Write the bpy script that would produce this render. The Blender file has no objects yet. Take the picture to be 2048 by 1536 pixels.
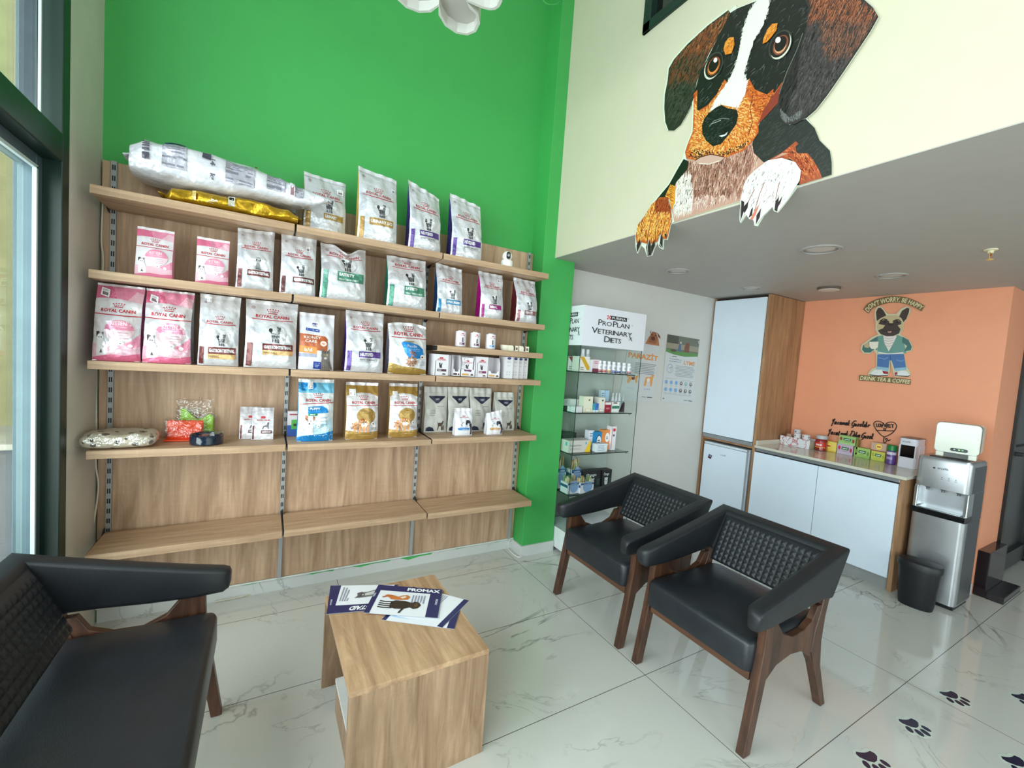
import bpy, bmesh, math, random
from math import sin, cos, pi, radians
from mathutils import Vector, Matrix, noise
from mathutils.geometry import tessellate_polygon

S = bpy.context.scene
COL = S.collection
random.seed(7)

# ------------------------------------------------------------------ camera
F = 852.25
AX = ((0.8662004, -0.49454652, 0.07155846),      # rows: camera right, down, forward
      (0.03289872, -0.0864525, -0.99571263),     # columns: world x, y, z
      (0.49861262, 0.86484086, -0.05861524))
CAMZ = 1.47
cd = bpy.data.cameras.new('camera')
cam = bpy.data.objects.new('camera', cd)
COL.objects.link(cam)
cd.sensor_width = 36.0
cd.lens = F * 36.0 / 2048.0
cd.clip_start = 0.05
cd.clip_end = 200
r, d, f = (Vector(v) for v in AX)
cam.matrix_world = Matrix(((r.x, -d.x, -f.x, 0), (r.y, -d.y, -f.y, 0), (r.z, -d.z, -f.z, CAMZ), (0, 0, 0, 1)))
S.camera = cam

# ------------------------------------------------------------------ light, exposure
S.view_settings.view_transform = 'Standard'
S.view_settings.look = 'None'
S.view_settings.gamma = 1.0
S.view_settings.use_curve_mapping = False
S.view_settings.exposure = 0.33
S.cycles.use_denoising = True
S.cycles.max_bounces = 10
S.cycles.diffuse_bounces = 5
S.cycles.sample_clamp_indirect = 6.0
w = bpy.data.worlds.new('sky')
S.world = w
w.use_nodes = True
wn = w.node_tree
bg = wn.nodes['Background']
bg.inputs['Color'].default_value = (0.83, 0.92, 1.0, 1)
bg.inputs['Strength'].default_value = 1.35


def area(name, loc, rot, sx, sy, power, col):
    l = bpy.data.lights.new(name, 'AREA')
    l.shape = 'RECTANGLE'
    l.size, l.size_y, l.energy, l.color = sx, sy, power, col
    o = bpy.data.objects.new(name, l)
    o.location = loc
    o.rotation_euler = rot
    COL.objects.link(o)
    return o


# daylight falling through the side shop window and the entrance front behind the camera
area('daylight_side_window', (-1.5, -0.4, 1.5), (0, radians(-88), 0), 2.5, 5.0, 205, (0.93, 0.96, 1.0))
area('daylight_entrance', (2.2, -4.4, 1.6), (radians(84), 0, 0), 5.5, 2.4, 105, (1.0, 0.97, 0.95))


# ------------------------------------------------------------------ picture to place
def ray(px, py):
    a, b, c = px - 1024, py - 768, F
    return Vector(tuple(a * AX[0][i] + b * AX[1][i] + c * AX[2][i] for i in range(3)))


def at_x(px, py, x):
    v = ray(px, py)
    return v * (x / v.x) + Vector((0, 0, CAMZ))


def at_y(px, py, y):
    v = ray(px, py)
    return v * (y / v.y) + Vector((0, 0, CAMZ))


def at_z(px, py, z):
    v = ray(px, py)
    return v * ((z - CAMZ) / v.z) + Vector((0, 0, CAMZ))


# ------------------------------------------------------------------ materials
def lin(c):
    out = []
    for v in c[:3]:
        v = v / 255.0
        out.append(v / 12.92 if v <= 0.04045 else ((v + 0.055) / 1.055) ** 2.4)
    return (out[0], out[1], out[2], 1.0)


MATS = {}


def new_mat(name):
    m = bpy.data.materials.new(name)
    m.use_nodes = True
    nt = m.node_tree
    return m, nt, nt.nodes['Principled BSDF']


def N(nt, t, **kw):
    n = nt.nodes.new(t)
    for k, v in kw.items():
        if k.startswith('_'):
            setattr(n, k[1:], v)
        else:
            n.inputs[k.replace('__', ' ')].default_value = v
    return n


def bump(nt, b, scale, strength, dist=0.01, detail=3, vec=None):
    n = N(nt, 'ShaderNodeTexNoise', Scale=scale, Detail=detail)
    if vec:
        nt.links.new(vec, n.inputs['Vector'])
    bp = N(nt, 'ShaderNodeBump', Strength=strength, Distance=dist)
    nt.links.new(n.outputs['Fac'], bp.inputs['Height'])
    nt.links.new(bp.outputs['Normal'], b.inputs['Normal'])


def mat(name, rgb, rough=0.5, metal=0.0, bs=0, bst=0.1, var=0.06, spec=0.5, coat=0.0, emit=None):
    """plain procedural material with a little noise in its colour"""
    if name in MATS:
        return MATS[name]
    m, nt, b = new_mat(name)
    tc = N(nt, 'ShaderNodeTexCoord')
    c = lin(rgb)
    n = N(nt, 'ShaderNodeTexNoise', Scale=9.0, Detail=4)
    nt.links.new(tc.outputs['Object'], n.inputs['Vector'])
    cr = N(nt, 'ShaderNodeValToRGB')
    cr.color_ramp.elements[0].color = tuple(v * (1 - var) for v in c[:3]) + (1,)
    cr.color_ramp.elements[1].color = tuple(min(1, v * (1 + var)) for v in c[:3]) + (1,)
    cr.color_ramp.elements[0].position = 0.35
    cr.color_ramp.elements[1].position = 0.65
    nt.links.new(n.outputs['Fac'], cr.inputs['Fac'])
    nt.links.new(cr.outputs['Color'], b.inputs['Base Color'])
    b.inputs['Roughness'].default_value = rough
    b.inputs['Metallic'].default_value = metal
    b.inputs['Specular IOR Level'].default_value = spec
    b.inputs['Coat Weight'].default_value = coat
    b.inputs['Coat Roughness'].default_value = 0.08
    if bs:
        bump(nt, b, bs, bst, vec=tc.outputs['Object'])
    if emit:
        b.inputs['Emission Color'].default_value = c
        b.inputs['Emission Strength'].default_value = emit
    MATS[name] = m
    return m


def vc(name, rough=0.4, metal=0.0, bs=0, bst=0.2, dist=0.004, coat=0.0, detail=2):
    """material that takes its colour from the print painted on the mesh"""
    if name in MATS:
        return MATS[name]
    m, nt, b = new_mat(name)
    a = N(nt, 'ShaderNodeVertexColor')
    a.layer_name = 'Col'
    nt.links.new(a.outputs['Color'], b.inputs['Base Color'])
    b.inputs['Roughness'].default_value = rough
    b.inputs['Metallic'].default_value = metal
    b.inputs['Coat Weight'].default_value = coat
    b.inputs['Coat Roughness'].default_value = 0.15
    if bs:
        tc = N(nt, 'ShaderNodeTexCoord')
        bump(nt, b, bs, bst, dist, detail, tc.outputs['Object'])
    MATS[name] = m
    return m


def wood(name, axis, light=(210, 176, 146), dark=(165, 130, 101), rough=0.5, scale=1.0):
    if name in MATS:
        return MATS[name]
    m, nt, b = new_mat(name)
    tc = N(nt, 'ShaderNodeTexCoord')
    mp = N(nt, 'ShaderNodeMapping')
    sc = [9.0 * scale, 9.0 * scale, 9.0 * scale]
    sc['xyz'.index(axis)] = 0.9 * scale
    mp.inputs['Scale'].default_value = sc
    nt.links.new(tc.outputs['Object'], mp.inputs['Vector'])
    n1 = N(nt, 'ShaderNodeTexNoise', Scale=1.6, Detail=5, Roughness=0.62, Distortion=1.0)
    nt.links.new(mp.outputs['Vector'], n1.inputs['Vector'])
    mp2 = N(nt, 'ShaderNodeMapping')
    sc2 = [70.0, 70.0, 70.0]
    sc2['xyz'.index(axis)] = 5.0
    mp2.inputs['Scale'].default_value = sc2
    nt.links.new(tc.outputs['Object'], mp2.inputs['Vector'])
    n2 = N(nt, 'ShaderNodeTexNoise', Scale=1.0, Detail=3)
    nt.links.new(mp2.outputs['Vector'], n2.inputs['Vector'])
    # saw marks running across the grain
    mp3 = N(nt, 'ShaderNodeMapping')
    sc3 = [7.0, 7.0, 7.0]
    sc3['xyz'.index(axis)] = 110.0
    mp3.inputs['Scale'].default_value = sc3
    nt.links.new(tc.outputs['Object'], mp3.inputs['Vector'])
    n3 = N(nt, 'ShaderNodeTexNoise', Scale=1.0, Detail=2)
    nt.links.new(mp3.outputs['Vector'], n3.inputs['Vector'])
    cr = N(nt, 'ShaderNodeValToRGB')
    cr.color_ramp.elements[0].color = lin(dark)
    cr.color_ramp.elements[1].color = lin(light)
    cr.color_ramp.elements[0].position = 0.30
    cr.color_ramp.elements[1].position = 0.68
    nt.links.new(n1.outputs['Fac'], cr.inputs['Fac'])

    def over(prev, n, lo, hi, amt):
        r2 = N(nt, 'ShaderNodeMapRange')
        r2.inputs['From Min'].default_value = lo
        r2.inputs['From Max'].default_value = hi
        r2.inputs['To Min'].default_value = 1 - amt
        r2.inputs['To Max'].default_value = 1 + amt * 0.5
        nt.links.new(n.outputs['Fac'], r2.inputs['Value'])
        mx = N(nt, 'ShaderNodeVectorMath', _operation='SCALE')
        nt.links.new(prev, mx.inputs[0])
        nt.links.new(r2.outputs['Result'], mx.inputs['Scale'])
        return mx.outputs['Vector']
    c = over(cr.outputs['Color'], n2, 0.35, 0.65, 0.12)
    c = over(c, n3, 0.5, 0.8, 0.04)
    nt.links.new(c, b.inputs['Base Color'])
    b.inputs['Roughness'].default_value = rough
    MATS[name] = m
    return m


def glass(name, tint=(0.93, 0.98, 0.96), refl=0.08, k=0.8):
    if name in MATS:
        return MATS[name]
    m = bpy.data.materials.new(name)
    m.use_nodes = True
    nt = m.node_tree
    nt.nodes.clear()
    out = nt.nodes.new('ShaderNodeOutputMaterial')
    tr = nt.nodes.new('ShaderNodeBsdfTransparent')
    tr.inputs['Color'].default_value = tint + (1,)
    gl = nt.nodes.new('ShaderNodeBsdfGlossy')
    gl.inputs['Roughness'].default_value = 0.02
    fr = nt.nodes.new('ShaderNodeLayerWeight')
    fr.inputs['Blend'].default_value = 0.12
    ad = N(nt, 'ShaderNodeMath', _operation='MULTIPLY_ADD')
    ad.inputs[1].default_value = k
    ad.inputs[2].default_value = refl
    nt.links.new(fr.outputs['Fresnel'], ad.inputs[0])
    mx = nt.nodes.new('ShaderNodeMixShader')
    nt.links.new(ad.outputs[0], mx.inputs[0])
    nt.links.new(tr.outputs[0], mx.inputs[1])
    nt.links.new(gl.outputs[0], mx.inputs[2])
    nt.links.new(mx.outputs[0], out.inputs['Surface'])
    MATS[name] = m
    return m


def film(name, amount=0.25, rough=0.18):
    """clear crinkled plastic wrap"""
    if name in MATS:
        return MATS[name]
    m = bpy.data.materials.new(name)
    m.use_nodes = True
    nt = m.node_tree
    nt.nodes.clear()
    out = nt.nodes.new('ShaderNodeOutputMaterial')
    tr = nt.nodes.new('ShaderNodeBsdfTransparent')
    gl = nt.nodes.new('ShaderNodeBsdfGlossy')
    gl.inputs['Roughness'].default_value = rough
    n = N(nt, 'ShaderNodeTexNoise', Scale=26.0, Detail=3)
    tc = nt.nodes.new('ShaderNodeTexCoord')
    nt.links.new(tc.outputs['Object'], n.inputs['Vector'])
    bp = N(nt, 'ShaderNodeBump', Strength=1.0, Distance=0.03)
    nt.links.new(n.outputs['Fac'], bp.inputs['Height'])
    nt.links.new(bp.outputs['Normal'], gl.inputs['Normal'])
    mx = nt.nodes.new('ShaderNodeMixShader')
    mx.inputs[0].default_value = amount
    nt.links.new(tr.outputs[0], mx.inputs[1])
    nt.links.new(gl.outputs[0], mx.inputs[2])
    nt.links.new(mx.outputs[0], out.inputs['Surface'])
    MATS[name] = m
    return m


def marble(name, tiles=True, rough=0.07, base=(214, 214, 208)):
    if name in MATS:
        return MATS[name]
    m, nt, b = new_mat(name)
    L = nt.links
    g = N(nt, 'ShaderNodeNewGeometry')
    src = g.outputs['Position']

    def veins(scale, seed, width, dist):
        mp = N(nt, 'ShaderNodeMapping')
        mp.inputs['Location'].default_value = seed
        mp.inputs['Rotation'].default_value = (0.3, 0.2, 0.6)
        mp.inputs['Scale'].default_value = (1, 1.7, 1)
        L.new(src, mp.inputs['Vector'])
        n = N(nt, 'ShaderNodeTexNoise', Scale=scale, Detail=6, Roughness=0.58, Distortion=dist)
        L.new(mp.outputs['Vector'], n.inputs['Vector'])
        s = N(nt, 'ShaderNodeMath', _operation='SUBTRACT')
        s.inputs[1].default_value = 0.5
        L.new(n.outputs['Fac'], s.inputs[0])
        a = N(nt, 'ShaderNodeMath', _operation='ABSOLUTE')
        L.new(s.outputs[0], a.inputs[0])
        mr = N(nt, 'ShaderNodeMapRange')
        mr.inputs['From Max'].default_value = width
        mr.inputs['To Min'].default_value = 1
        mr.inputs['To Max'].default_value = 0
        L.new(a.outputs[0], mr.inputs['Value'])
        msk = N(nt, 'ShaderNodeTexNoise', Scale=scale * 1.3, Detail=2)
        L.new(mp.outputs['Vector'], msk.inputs['Vector'])
        mr2 = N(nt, 'ShaderNodeMapRange')
        mr2.inputs['From Min'].default_value = 0.50
        mr2.inputs['From Max'].default_value = 0.66
        L.new(msk.outputs['Fac'], mr2.inputs['Value'])
        mu = N(nt, 'ShaderNodeMath', _operation='MULTIPLY')
        L.new(mr.outputs[0], mu.inputs[0])
        L.new(mr2.outputs[0], mu.inputs[1])
        return mu.outputs[0]
    v1 = veins(0.75, (3.1, 1.7, 0.4), 0.010, 0.7)
    v2 = veins(1.5, (8.3, 4.2, 2.4), 0.012, 1.1)
    ad = N(nt, 'ShaderNodeMath', _operation='MULTIPLY_ADD')
    ad.inputs[1].default_value = 0.55
    L.new(v2, ad.inputs[0])
    L.new(v1, ad.inputs[2])
    cl = N(nt, 'ShaderNodeMath', _operation='MINIMUM')
    cl.inputs[1].default_value = 1
    L.new(ad.outputs[0], cl.inputs[0])
    cloud = N(nt, 'ShaderNodeTexNoise', Scale=1.4, Detail=4)
    L.new(src, cloud.inputs['Vector'])
    cr = N(nt, 'ShaderNodeValToRGB')
    cr.color_ramp.elements[0].color = lin(tuple(v * 0.94 for v in base))
    cr.color_ramp.elements[1].color = lin(base)
    L.new(cloud.outputs['Fac'], cr.inputs['Fac'])
    mx = N(nt, 'ShaderNodeMix', _data_type='RGBA')
    mx.inputs['B'].default_value = lin((112, 110, 106))
    L.new(cr.outputs['Color'], mx.inputs['A'])
    sc = N(nt, 'ShaderNodeMath', _operation='MULTIPLY')
    sc.inputs[1].default_value = 0.75
    L.new(cl.outputs[0], sc.inputs[0])
    L.new(sc.outputs[0], mx.inputs['Factor'])
    col = mx.outputs['Result']
    if tiles:
        sx = N(nt, 'ShaderNodeSeparateXYZ')
        L.new(src, sx.inputs[0])

        def joint(o, off, per):
            a = N(nt, 'ShaderNodeMath', _operation='ADD')
            a.inputs[1].default_value = off + per * 20 + per * 0.5
            L.new(o, a.inputs[0])
            md = N(nt, 'ShaderNodeMath', _operation='MODULO')
            md.inputs[1].default_value = per
            L.new(a.outputs[0], md.inputs[0])
            s = N(nt, 'ShaderNodeMath', _operation='SUBTRACT')
            s.inputs[1].default_value = per * 0.5
            L.new(md.outputs[0], s.inputs[0])
            ab = N(nt, 'ShaderNodeMath', _operation='ABSOLUTE')
            L.new(s.outputs[0], ab.inputs[0])
            lt = N(nt, 'ShaderNodeMath', _operation='LESS_THAN')
            lt.inputs[1].default_value = 0.0016
            L.new(ab.outputs[0], lt.inputs[0])
            return lt.outputs[0]
        jx = joint(sx.outputs['X'], -1.625, 1.2)
        jy = joint(sx.outputs['Y'], -1.935, 0.598)
        mxx = N(nt, 'ShaderNodeMath', _operation='MAXIMUM')
        L.new(jx, mxx.inputs[0])
        L.new(jy, mxx.inputs[1])
        m2 = N(nt, 'ShaderNodeMix', _data_type='RGBA')
        m2.inputs['B'].default_value = lin((96, 90, 84))
        L.new(col, m2.inputs['A'])
        L.new(mxx.outputs[0], m2.inputs['Factor'])
        col = m2.outputs['Result']
    L.new(col, b.inputs['Base Color'])
    b.inputs['Roughness'].default_value = rough
    b.inputs['Specular IOR Level'].default_value = 0.6
    MATS[name] = m
    return m


# ------------------------------------------------------------------ mesh builder
class MB:
    def __init__(self):
        self.v, self.f, self.c, self.m = [], [], [], []
        self.col = (0.8, 0.8, 0.8, 1)
        self.mi = 0

    def add(self, vs, fs, col=None):
        o = len(self.v)
        self.v += [tuple(p) for p in vs]
        c = lin(col) if col is not None else self.col
        for q in fs:
            self.f.append(tuple(i + o for i in q))
            self.c.append(c)
            self.m.append(self.mi)
        return self

    def box(self, x0, x1, y0, y1, z0, z1, col=None, M=None):
        vs = [Vector((x, y, z)) for x in (x0, x1) for y in (y0, y1) for z in (z0, z1)]
        if M is not None:
            vs = [M @ p for p in vs]
        fs = [(0, 1, 3, 2), (4, 6, 7, 5), (0, 4, 5, 1), (2, 3, 7, 6), (0, 2, 6, 4), (1, 5, 7, 3)]
        return self.add(vs, fs, col)

    def loft(self, rings, closed=True, caps=True, col=None):
        n = len(rings[0])
        vs = [p for rg in rings for p in rg]
        fs = []
        for i in range(len(rings) - 1):
            for j in range(n if closed else n - 1):
                k = (j + 1) % n
                fs.append((i * n + j, i * n + k, (i + 1) * n + k, (i + 1) * n + j))
        if caps and closed:
            fs.append(tuple(range(n))[::-1])
            fs.append(tuple(range((len(rings) - 1) * n, len(rings) * n)))
        return self.add(vs, fs, col)

    def lathe(self, prof, c=(0, 0, 0), n=24, col=None, axis='z', sx=1, sy=1):
        rings = []
        for r_, z in prof:
            rg = []
            for i in range(n):
                a = 2 * pi * i / n
                p = Vector((r_ * cos(a) * sx, r_ * sin(a) * sy, z))
                if axis == 'x':
                    p = Vector((p.z, p.x, p.y))
                elif axis == 'y':
                    p = Vector((p.x, p.z, p.y))
                rg.append(p + Vector(c))
            rings.append(rg)
        return self.loft(rings, True, True, col)

    def tube(self, pts, rad, n=8, col=None):
        pts = [Vector(p) for p in pts]
        rings = []
        for i, p in enumerate(pts):
            t = (pts[min(i + 1, len(pts) - 1)] - pts[max(i - 1, 0)]).normalized()
            u = t.cross(Vector((0, 0, 1)) if abs(t.z) < 0.9 else Vector((1, 0, 0))).normalized()
            v = t.cross(u)
            rr = rad[i] if isinstance(rad, (list, tuple)) else rad
            rings.append([p + (u * cos(2 * pi * k / n) + v * sin(2 * pi * k / n)) * rr for k in range(n)])
        return self.loft(rings, True, True, col)

    def prism(self, poly, fn, d0, d1, col=None, bevel=None):
        """poly in 2D, fn(a, b, depth) -> point"""
        n = len(poly)
        vs = [fn(a, b, d0) for a, b in poly] + [fn(a, b, d1) for a, b in poly]
        tris = tessellate_polygon([[Vector((a, b, 0)) for a, b in poly]])
        fs = [tuple(t) for t in tris] + [tuple(i + n for i in reversed(t)) for t in tris]
        fs += [(i, (i + 1) % n, (i + 1) % n + n, i + n) for i in range(n)]
        return self.add(vs, fs, col)

    def grid(self, fn, nu, nv, col=None, colfn=None):
        vs = [fn(i / nu, j / nv) for j in range(nv + 1) for i in range(nu + 1)]
        fs = [(j * (nu + 1) + i, j * (nu + 1) + i + 1, (j + 1) * (nu + 1) + i + 1, (j + 1) * (nu + 1) + i)
              for j in range(nv) for i in range(nu)]
        o = len(self.c)
        self.add(vs, fs, col)
        if colfn:
            k = o
            for j in range(nv):
                for i in range(nu):
                    self.c[k] = lin(colfn((i + .5) / nu, (j + .5) / nv))
                    k += 1
        return self

    def build(self, name, mats, parent=None, smooth=False, bevel=0, seg=2, sub=0, loc=None, rot=None, kind=None,
              angle=None, solid=0):
        me = bpy.data.meshes.new(name)
        me.from_pydata(self.v, [], self.f)
        ca = me.color_attributes.new('Col', 'BYTE_COLOR', 'CORNER')
        buf = []
        for c, q in zip(self.c, self.f):
            buf += list(c) * len(q)
        ca.data.foreach_set('color', buf)
        if not isinstance(mats, (list, tuple)):
            mats = [mats]
        for m in mats:
            me.materials.append(m)
        if len(mats) > 1:
            me.polygons.foreach_set('material_index', self.m)
        if smooth:
            me.polygons.foreach_set('use_smooth', [True] * len(me.polygons))
        bm = bmesh.new()
        bm.from_mesh(me)
        if not getattr(self, 'raw', False):
            bmesh.ops.recalc_face_normals(bm, faces=bm.faces)
        bm.to_mesh(me)
        bm.free()
        if smooth and angle:
            try:
                me.set_sharp_from_angle(angle=radians(angle))
            except Exception:
                pass
        o = bpy.data.objects.new(name, me)
        COL.objects.link(o)
        if bevel:
            b = o.modifiers.new('bevel', 'BEVEL')
            b.width = bevel
            b.segments = seg
            b.limit_method = 'ANGLE'
        if sub:
            s = o.modifiers.new('sub', 'SUBSURF')
            s.levels = s.render_levels = sub
        if solid:
            s = o.modifiers.new('solid', 'SOLIDIFY')
            s.thickness = solid
        if loc is not None:
            o.location = loc
        if rot is not None:
            o.rotation_euler = rot
        if parent is not None:
            o.parent = parent
        if kind:
            o['kind'] = kind
        return o


def tag(o, label, cat, group=None):
    o['label'] = label
    o['category'] = cat
    if group:
        o['group'] = group
    return o


def thing(name, label, cat, loc=(0, 0, 0), rz=0.0, group=None, rot=None):
    o = bpy.data.objects.new(name, None)
    o.empty_display_size = 0.05
    COL.objects.link(o)
    o.location = loc
    o.rotation_euler = rot if rot else (0, 0, rz)
    return tag(o, label, cat, group)


def struct(name, mb, m, **kw):
    o = mb.build(name, m, **kw)
    o['kind'] = 'structure'
    return o


def copy_thing(o, loc, rz=None, label=None):
    c = o.copy()
    COL.objects.link(c)
    c.location = loc
    if rz is not None:
        c.rotation_euler = (0, 0, rz)
    if label:
        c['label'] = label
    for ch in list(o.children):
        d_ = ch.copy()
        COL.objects.link(d_)
        d_.parent = c
        for g_ in list(ch.children):
            e_ = g_.copy()
            COL.objects.link(e_)
            e_.parent = d_
    return c


# ------------------------------------------------------------------ printing on surfaces
TXT = {}


def text_mesh(s, bold=0.0, res=2):
    k = (s, bold, res)
    if k in TXT:
        return TXT[k]
    cu = bpy.data.curves.new('t', 'FONT')
    cu.body = s
    cu.size = 1.0
    cu.resolution_u = res
    cu.offset = bold
    ob = bpy.data.objects.new('t', cu)
    me = bpy.data.meshes.new_from_object(ob)
    vs = [(v.co.x, v.co.y) for v in me.vertices]
    fs = [tuple(p.vertices) for p in me.polygons]
    bpy.data.objects.remove(ob)
    bpy.data.curves.remove(cu)
    bpy.data.meshes.remove(me)
    if vs:
        x0 = min(v[0] for v in vs)
        x1 = max(v[0] for v in vs)
        y0 = min(v[1] for v in vs)
        y1 = max(v[1] for v in vs)
    else:
        x0 = x1 = y0 = y1 = 0
    TXT[k] = (vs, fs, x0, x1, y0, y1)
    return TXT[k]


class Print:
    """paints flat patches, strokes and lettering on a surface S(a, b, lift) -> point"""

    def __init__(self, mb, surf, maxedge=0.0, lift=0.0004, step=0.00012, ky=1.0):
        self.mb, self.S, self.me, self.l, self.st, self.ky = mb, surf, maxedge, lift, step, ky
        self.tl = 0.0

    def _emit(self, pts, tris, col):
        self.l += self.st
        out = []
        if self.me:
            stack = [tuple(pts[i] for i in t) for t in tris]
            n = 0
            ky2 = self.ky ** 2
            while stack and n < 9000:
                n += 1
                t = stack.pop()
                e = [((t[i][0] - t[(i + 1) % 3][0]) ** 2 + ky2 * (t[i][1] - t[(i + 1) % 3][1]) ** 2) for i in range(3)]
                k = e.index(max(e))
                if e[k] > self.me ** 2:
                    a, b, c = t[k], t[(k + 1) % 3], t[(k + 2) % 3]
                    mid = ((a[0] + b[0]) / 2, (a[1] + b[1]) / 2)
                    stack += [(a, mid, c), (mid, b, c)]
                else:
                    out.append(t)
        else:
            out = [tuple(pts[i] for i in t) for t in tris]
        vs, fs = [], []
        for t in out:
            o = len(vs)
            vs += [self.S(p[0], p[1], self.l) for p in t]
            fs.append((o, o + 1, o + 2))
        self.mb.add(vs, fs, col)

    def poly(self, pts, col):
        tris = tessellate_polygon([[Vector((a, b, 0)) for a, b in pts]])
        self._emit(pts, tris, col)

    def rect(self, a0, a1, b0, b1, col):
        self._emit([(a0, b0), (a1, b0), (a1, b1), (a0, b1)], [(0, 1, 2), (0, 2, 3)], col)

    def ell(self, a, b, ra, rb, col, n=20, rot=0.0, t0=0.0, t1=2 * pi):
        full = abs(t1 - t0 - 2 * pi) < 1e-6
        pts = []
        for i in range(n + (0 if full else 1)):
            t = t0 + (t1 - t0) * i / n
            x, y = ra * cos(t), rb * sin(t)
            pts.append((a + x * cos(rot) - y * sin(rot), b + x * sin(rot) + y * cos(rot)))
        self.poly(pts, col)

    def line(self, pts, wd, col):
        for (a0, b0), (a1, b1) in zip(pts[:-1], pts[1:]):
            dx, dy = a1 - a0, b1 - b0
            L = math.hypot(dx, dy) or 1e-9
            nx, ny = -dy / L * wd / 2, dx / L * wd / 2
            self.l -= self.st * 0.98
            self._emit([(a0 + nx, b0 + ny), (a0 - nx, b0 - ny), (a1 - nx, b1 - ny), (a1 + nx, b1 + ny)],
                       [(0, 1, 2), (0, 2, 3)], col)

    def text(self, s, a, b, width=None, height=None, col=(0, 0, 0), bold=0.0, rot=0.0, align=0.5, sy=1.0, skew=0.0,
             arc=None):
        vs, fs, x0, x1, y0, y1 = text_mesh(s, bold)
        if not vs:
            return
        if width:
            k = width / (x1 - x0)
            ky = k * sy if not height else height / (y1 - y0)
        else:
            ky = height / (y1 - y0)
            k = ky / sy
        pts = []
        for x, y in vs:
            X = (x - x0 - (x1 - x0) * align) * k + skew * (y - y0) * ky
            Y = (y - y0) * ky
            if arc:
                th = X / arc
                X, Y = (arc + Y) * sin(th), (arc + Y) * cos(th) - arc
            pts.append((a + X * cos(rot) - Y * sin(rot), b + X * sin(rot) + Y * cos(rot)))
        tris = []
        for q in fs:
            for i in range(1, len(q) - 1):
                tris.append((q[0], q[i], q[i + 1]))
        self.l += self.tl
        self._emit(pts, tris, col)
        self.l -= self.tl

    def lines(self, a0, a1, b, n, gap, th, col, ragged=0.15):
        rnd = random.Random(int(a0 * 1e5) + n)
        for i in range(n):
            e = a1 - (a1 - a0) * ragged * rnd.random()
            self.l -= self.st * 0.98
            self.rect(a0, e, b - i * gap - th, b - i * gap, col)

    def strokes(self, region, n, length, wd, ang, cols, jitter=0.35, seed=1, pick=None):
        """short hairs scattered in a polygon"""
        rnd = random.Random(seed)
        xs = [p[0] for p in region]
        ys = [p[1] for p in region]

        def inside(x, y):
            c = False
            j = len(region) - 1
            for i in range(len(region)):
                xi, yi = region[i]
                xj, yj = region[j]
                if (yi > y) != (yj > y) and x < (xj - xi) * (y - yi) / (yj - yi + 1e-12) + xi:
                    c = not c
                j = i
            return c
        base = self.l
        groups = {}
        k = 0
        tries = 0
        while k < n and tries < n * 12:
            tries += 1
            x = rnd.uniform(min(xs), max(xs))
            y = rnd.uniform(min(ys), max(ys))
            if not inside(x, y):
                continue
            c = pick(x, y, rnd) if pick else rnd.choice(cols)
            if c is None:
                continue
            th = (ang(x, y) if callable(ang) else ang) + rnd.uniform(-jitter, jitter)
            L = length * rnd.uniform(0.5, 1.3)
            ex, ey = x + cos(th) * L, y + sin(th) * L
            if not inside(ex, ey):
                continue
            nx, ny = -sin(th) * wd / 2, cos(th) * wd / 2
            groups.setdefault(c, []).append(((x + nx, y + ny), (x - nx, y - ny), (ex, ey)))
            k += 1
        me, self.me = self.me, 0.0
        for c, L in groups.items():
            pts = [p for t in L for p in t]
            self._emit(pts, [(3 * i, 3 * i + 1, 3 * i + 2) for i in range(len(L))], c)
        self.me = me


# ================================================================== ROOM
ZC = 2.227
GREEN = mat('green wall paint', (62, 164, 80), 0.55, bs=60, bst=0.03, var=0.012)
WHITE = mat('white wall paint', (208, 206, 202), 0.6, bs=60, bst=0.03, var=0.01)
CREAM = mat('cream wall paint', (206, 200, 176), 0.6, bs=60, bst=0.03, var=0.01)
LWALL = mat('grey white side wall paint', (205, 200, 190), 0.6, bs=50, bst=0.05, var=0.03)
PEACH = mat('peach wall paint', (238, 160, 124), 0.55, bs=60, bst=0.03, var=0.012)
CEIL = mat('grey ceiling paint', (180, 174, 168), 0.6, var=0.02)
FLOORM = marble('polished marble floor tile')
SKIRT = marble('marble skirting', tiles=False, rough=0.12, base=(214, 216, 214))
FRAME = mat('dark green window frame', (20, 44, 36), 0.35)
OAKV = wood('sonoma oak vertical', 'z')
OAKX = wood('sonoma oak along', 'x', (210, 178, 146), (166, 132, 102))
OAKY = wood('sonoma oak table top', 'y', (206, 170, 134), (158, 120, 88))
GREY = mat('satin grey metal', (150, 152, 154), 0.35, 0.6)
BLACK = mat('black plastic', (16, 17, 20), 0.4)

struct('floor', MB().box(-6, 9, -4.6, 2.95, -0.1, 0), FLOORM)
b = MB().box(-0.707, 1.985, 2.79, 2.95, 0, 4.4)
struct('wall_back', b, GREEN)
struct('wall_alcove', MB().box(1.985, 4.62, 2.80, 2.95, 0, ZC), WHITE)
# pillar standing proud of the green wall
b = MB().box(1.70, 1.985, 2.625, 2.80, 0, 4.4)
struct('wall_pillar', b, GREEN, bevel=0.003)
struct('wall_left', MB().box(-0.785, -0.707, 2.41, 2.95, 0, 4.4), LWALL)
struct('wall_peach', MB().box(4.505, 4.66, 0.90, 2.95, 0, ZC), PEACH)
struct('wall_corridor', MB().box(4.66, 4.98, 0.90, 1.02, 0, ZC), PEACH)
struct('wall_far', MB().box(7.4, 7.5, -4.6, 2.9, 0, ZC), mat('pale grey wall', (166, 168, 170), 0.6, var=.01))
struct('wall_far_side', MB().box(4.98, 7.5, 1.35, 1.45, 0, ZC), mat('pale grey wall', (166, 168, 170), 0.6, var=.01))
struct('ceiling', MB().box(1.80, 7.5, -4.6, 2.95, ZC, ZC + 0.004).box(1.901, 7.5, -4.6, 2.95, ZC + .004, ZC + 0.1), CEIL)
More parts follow.
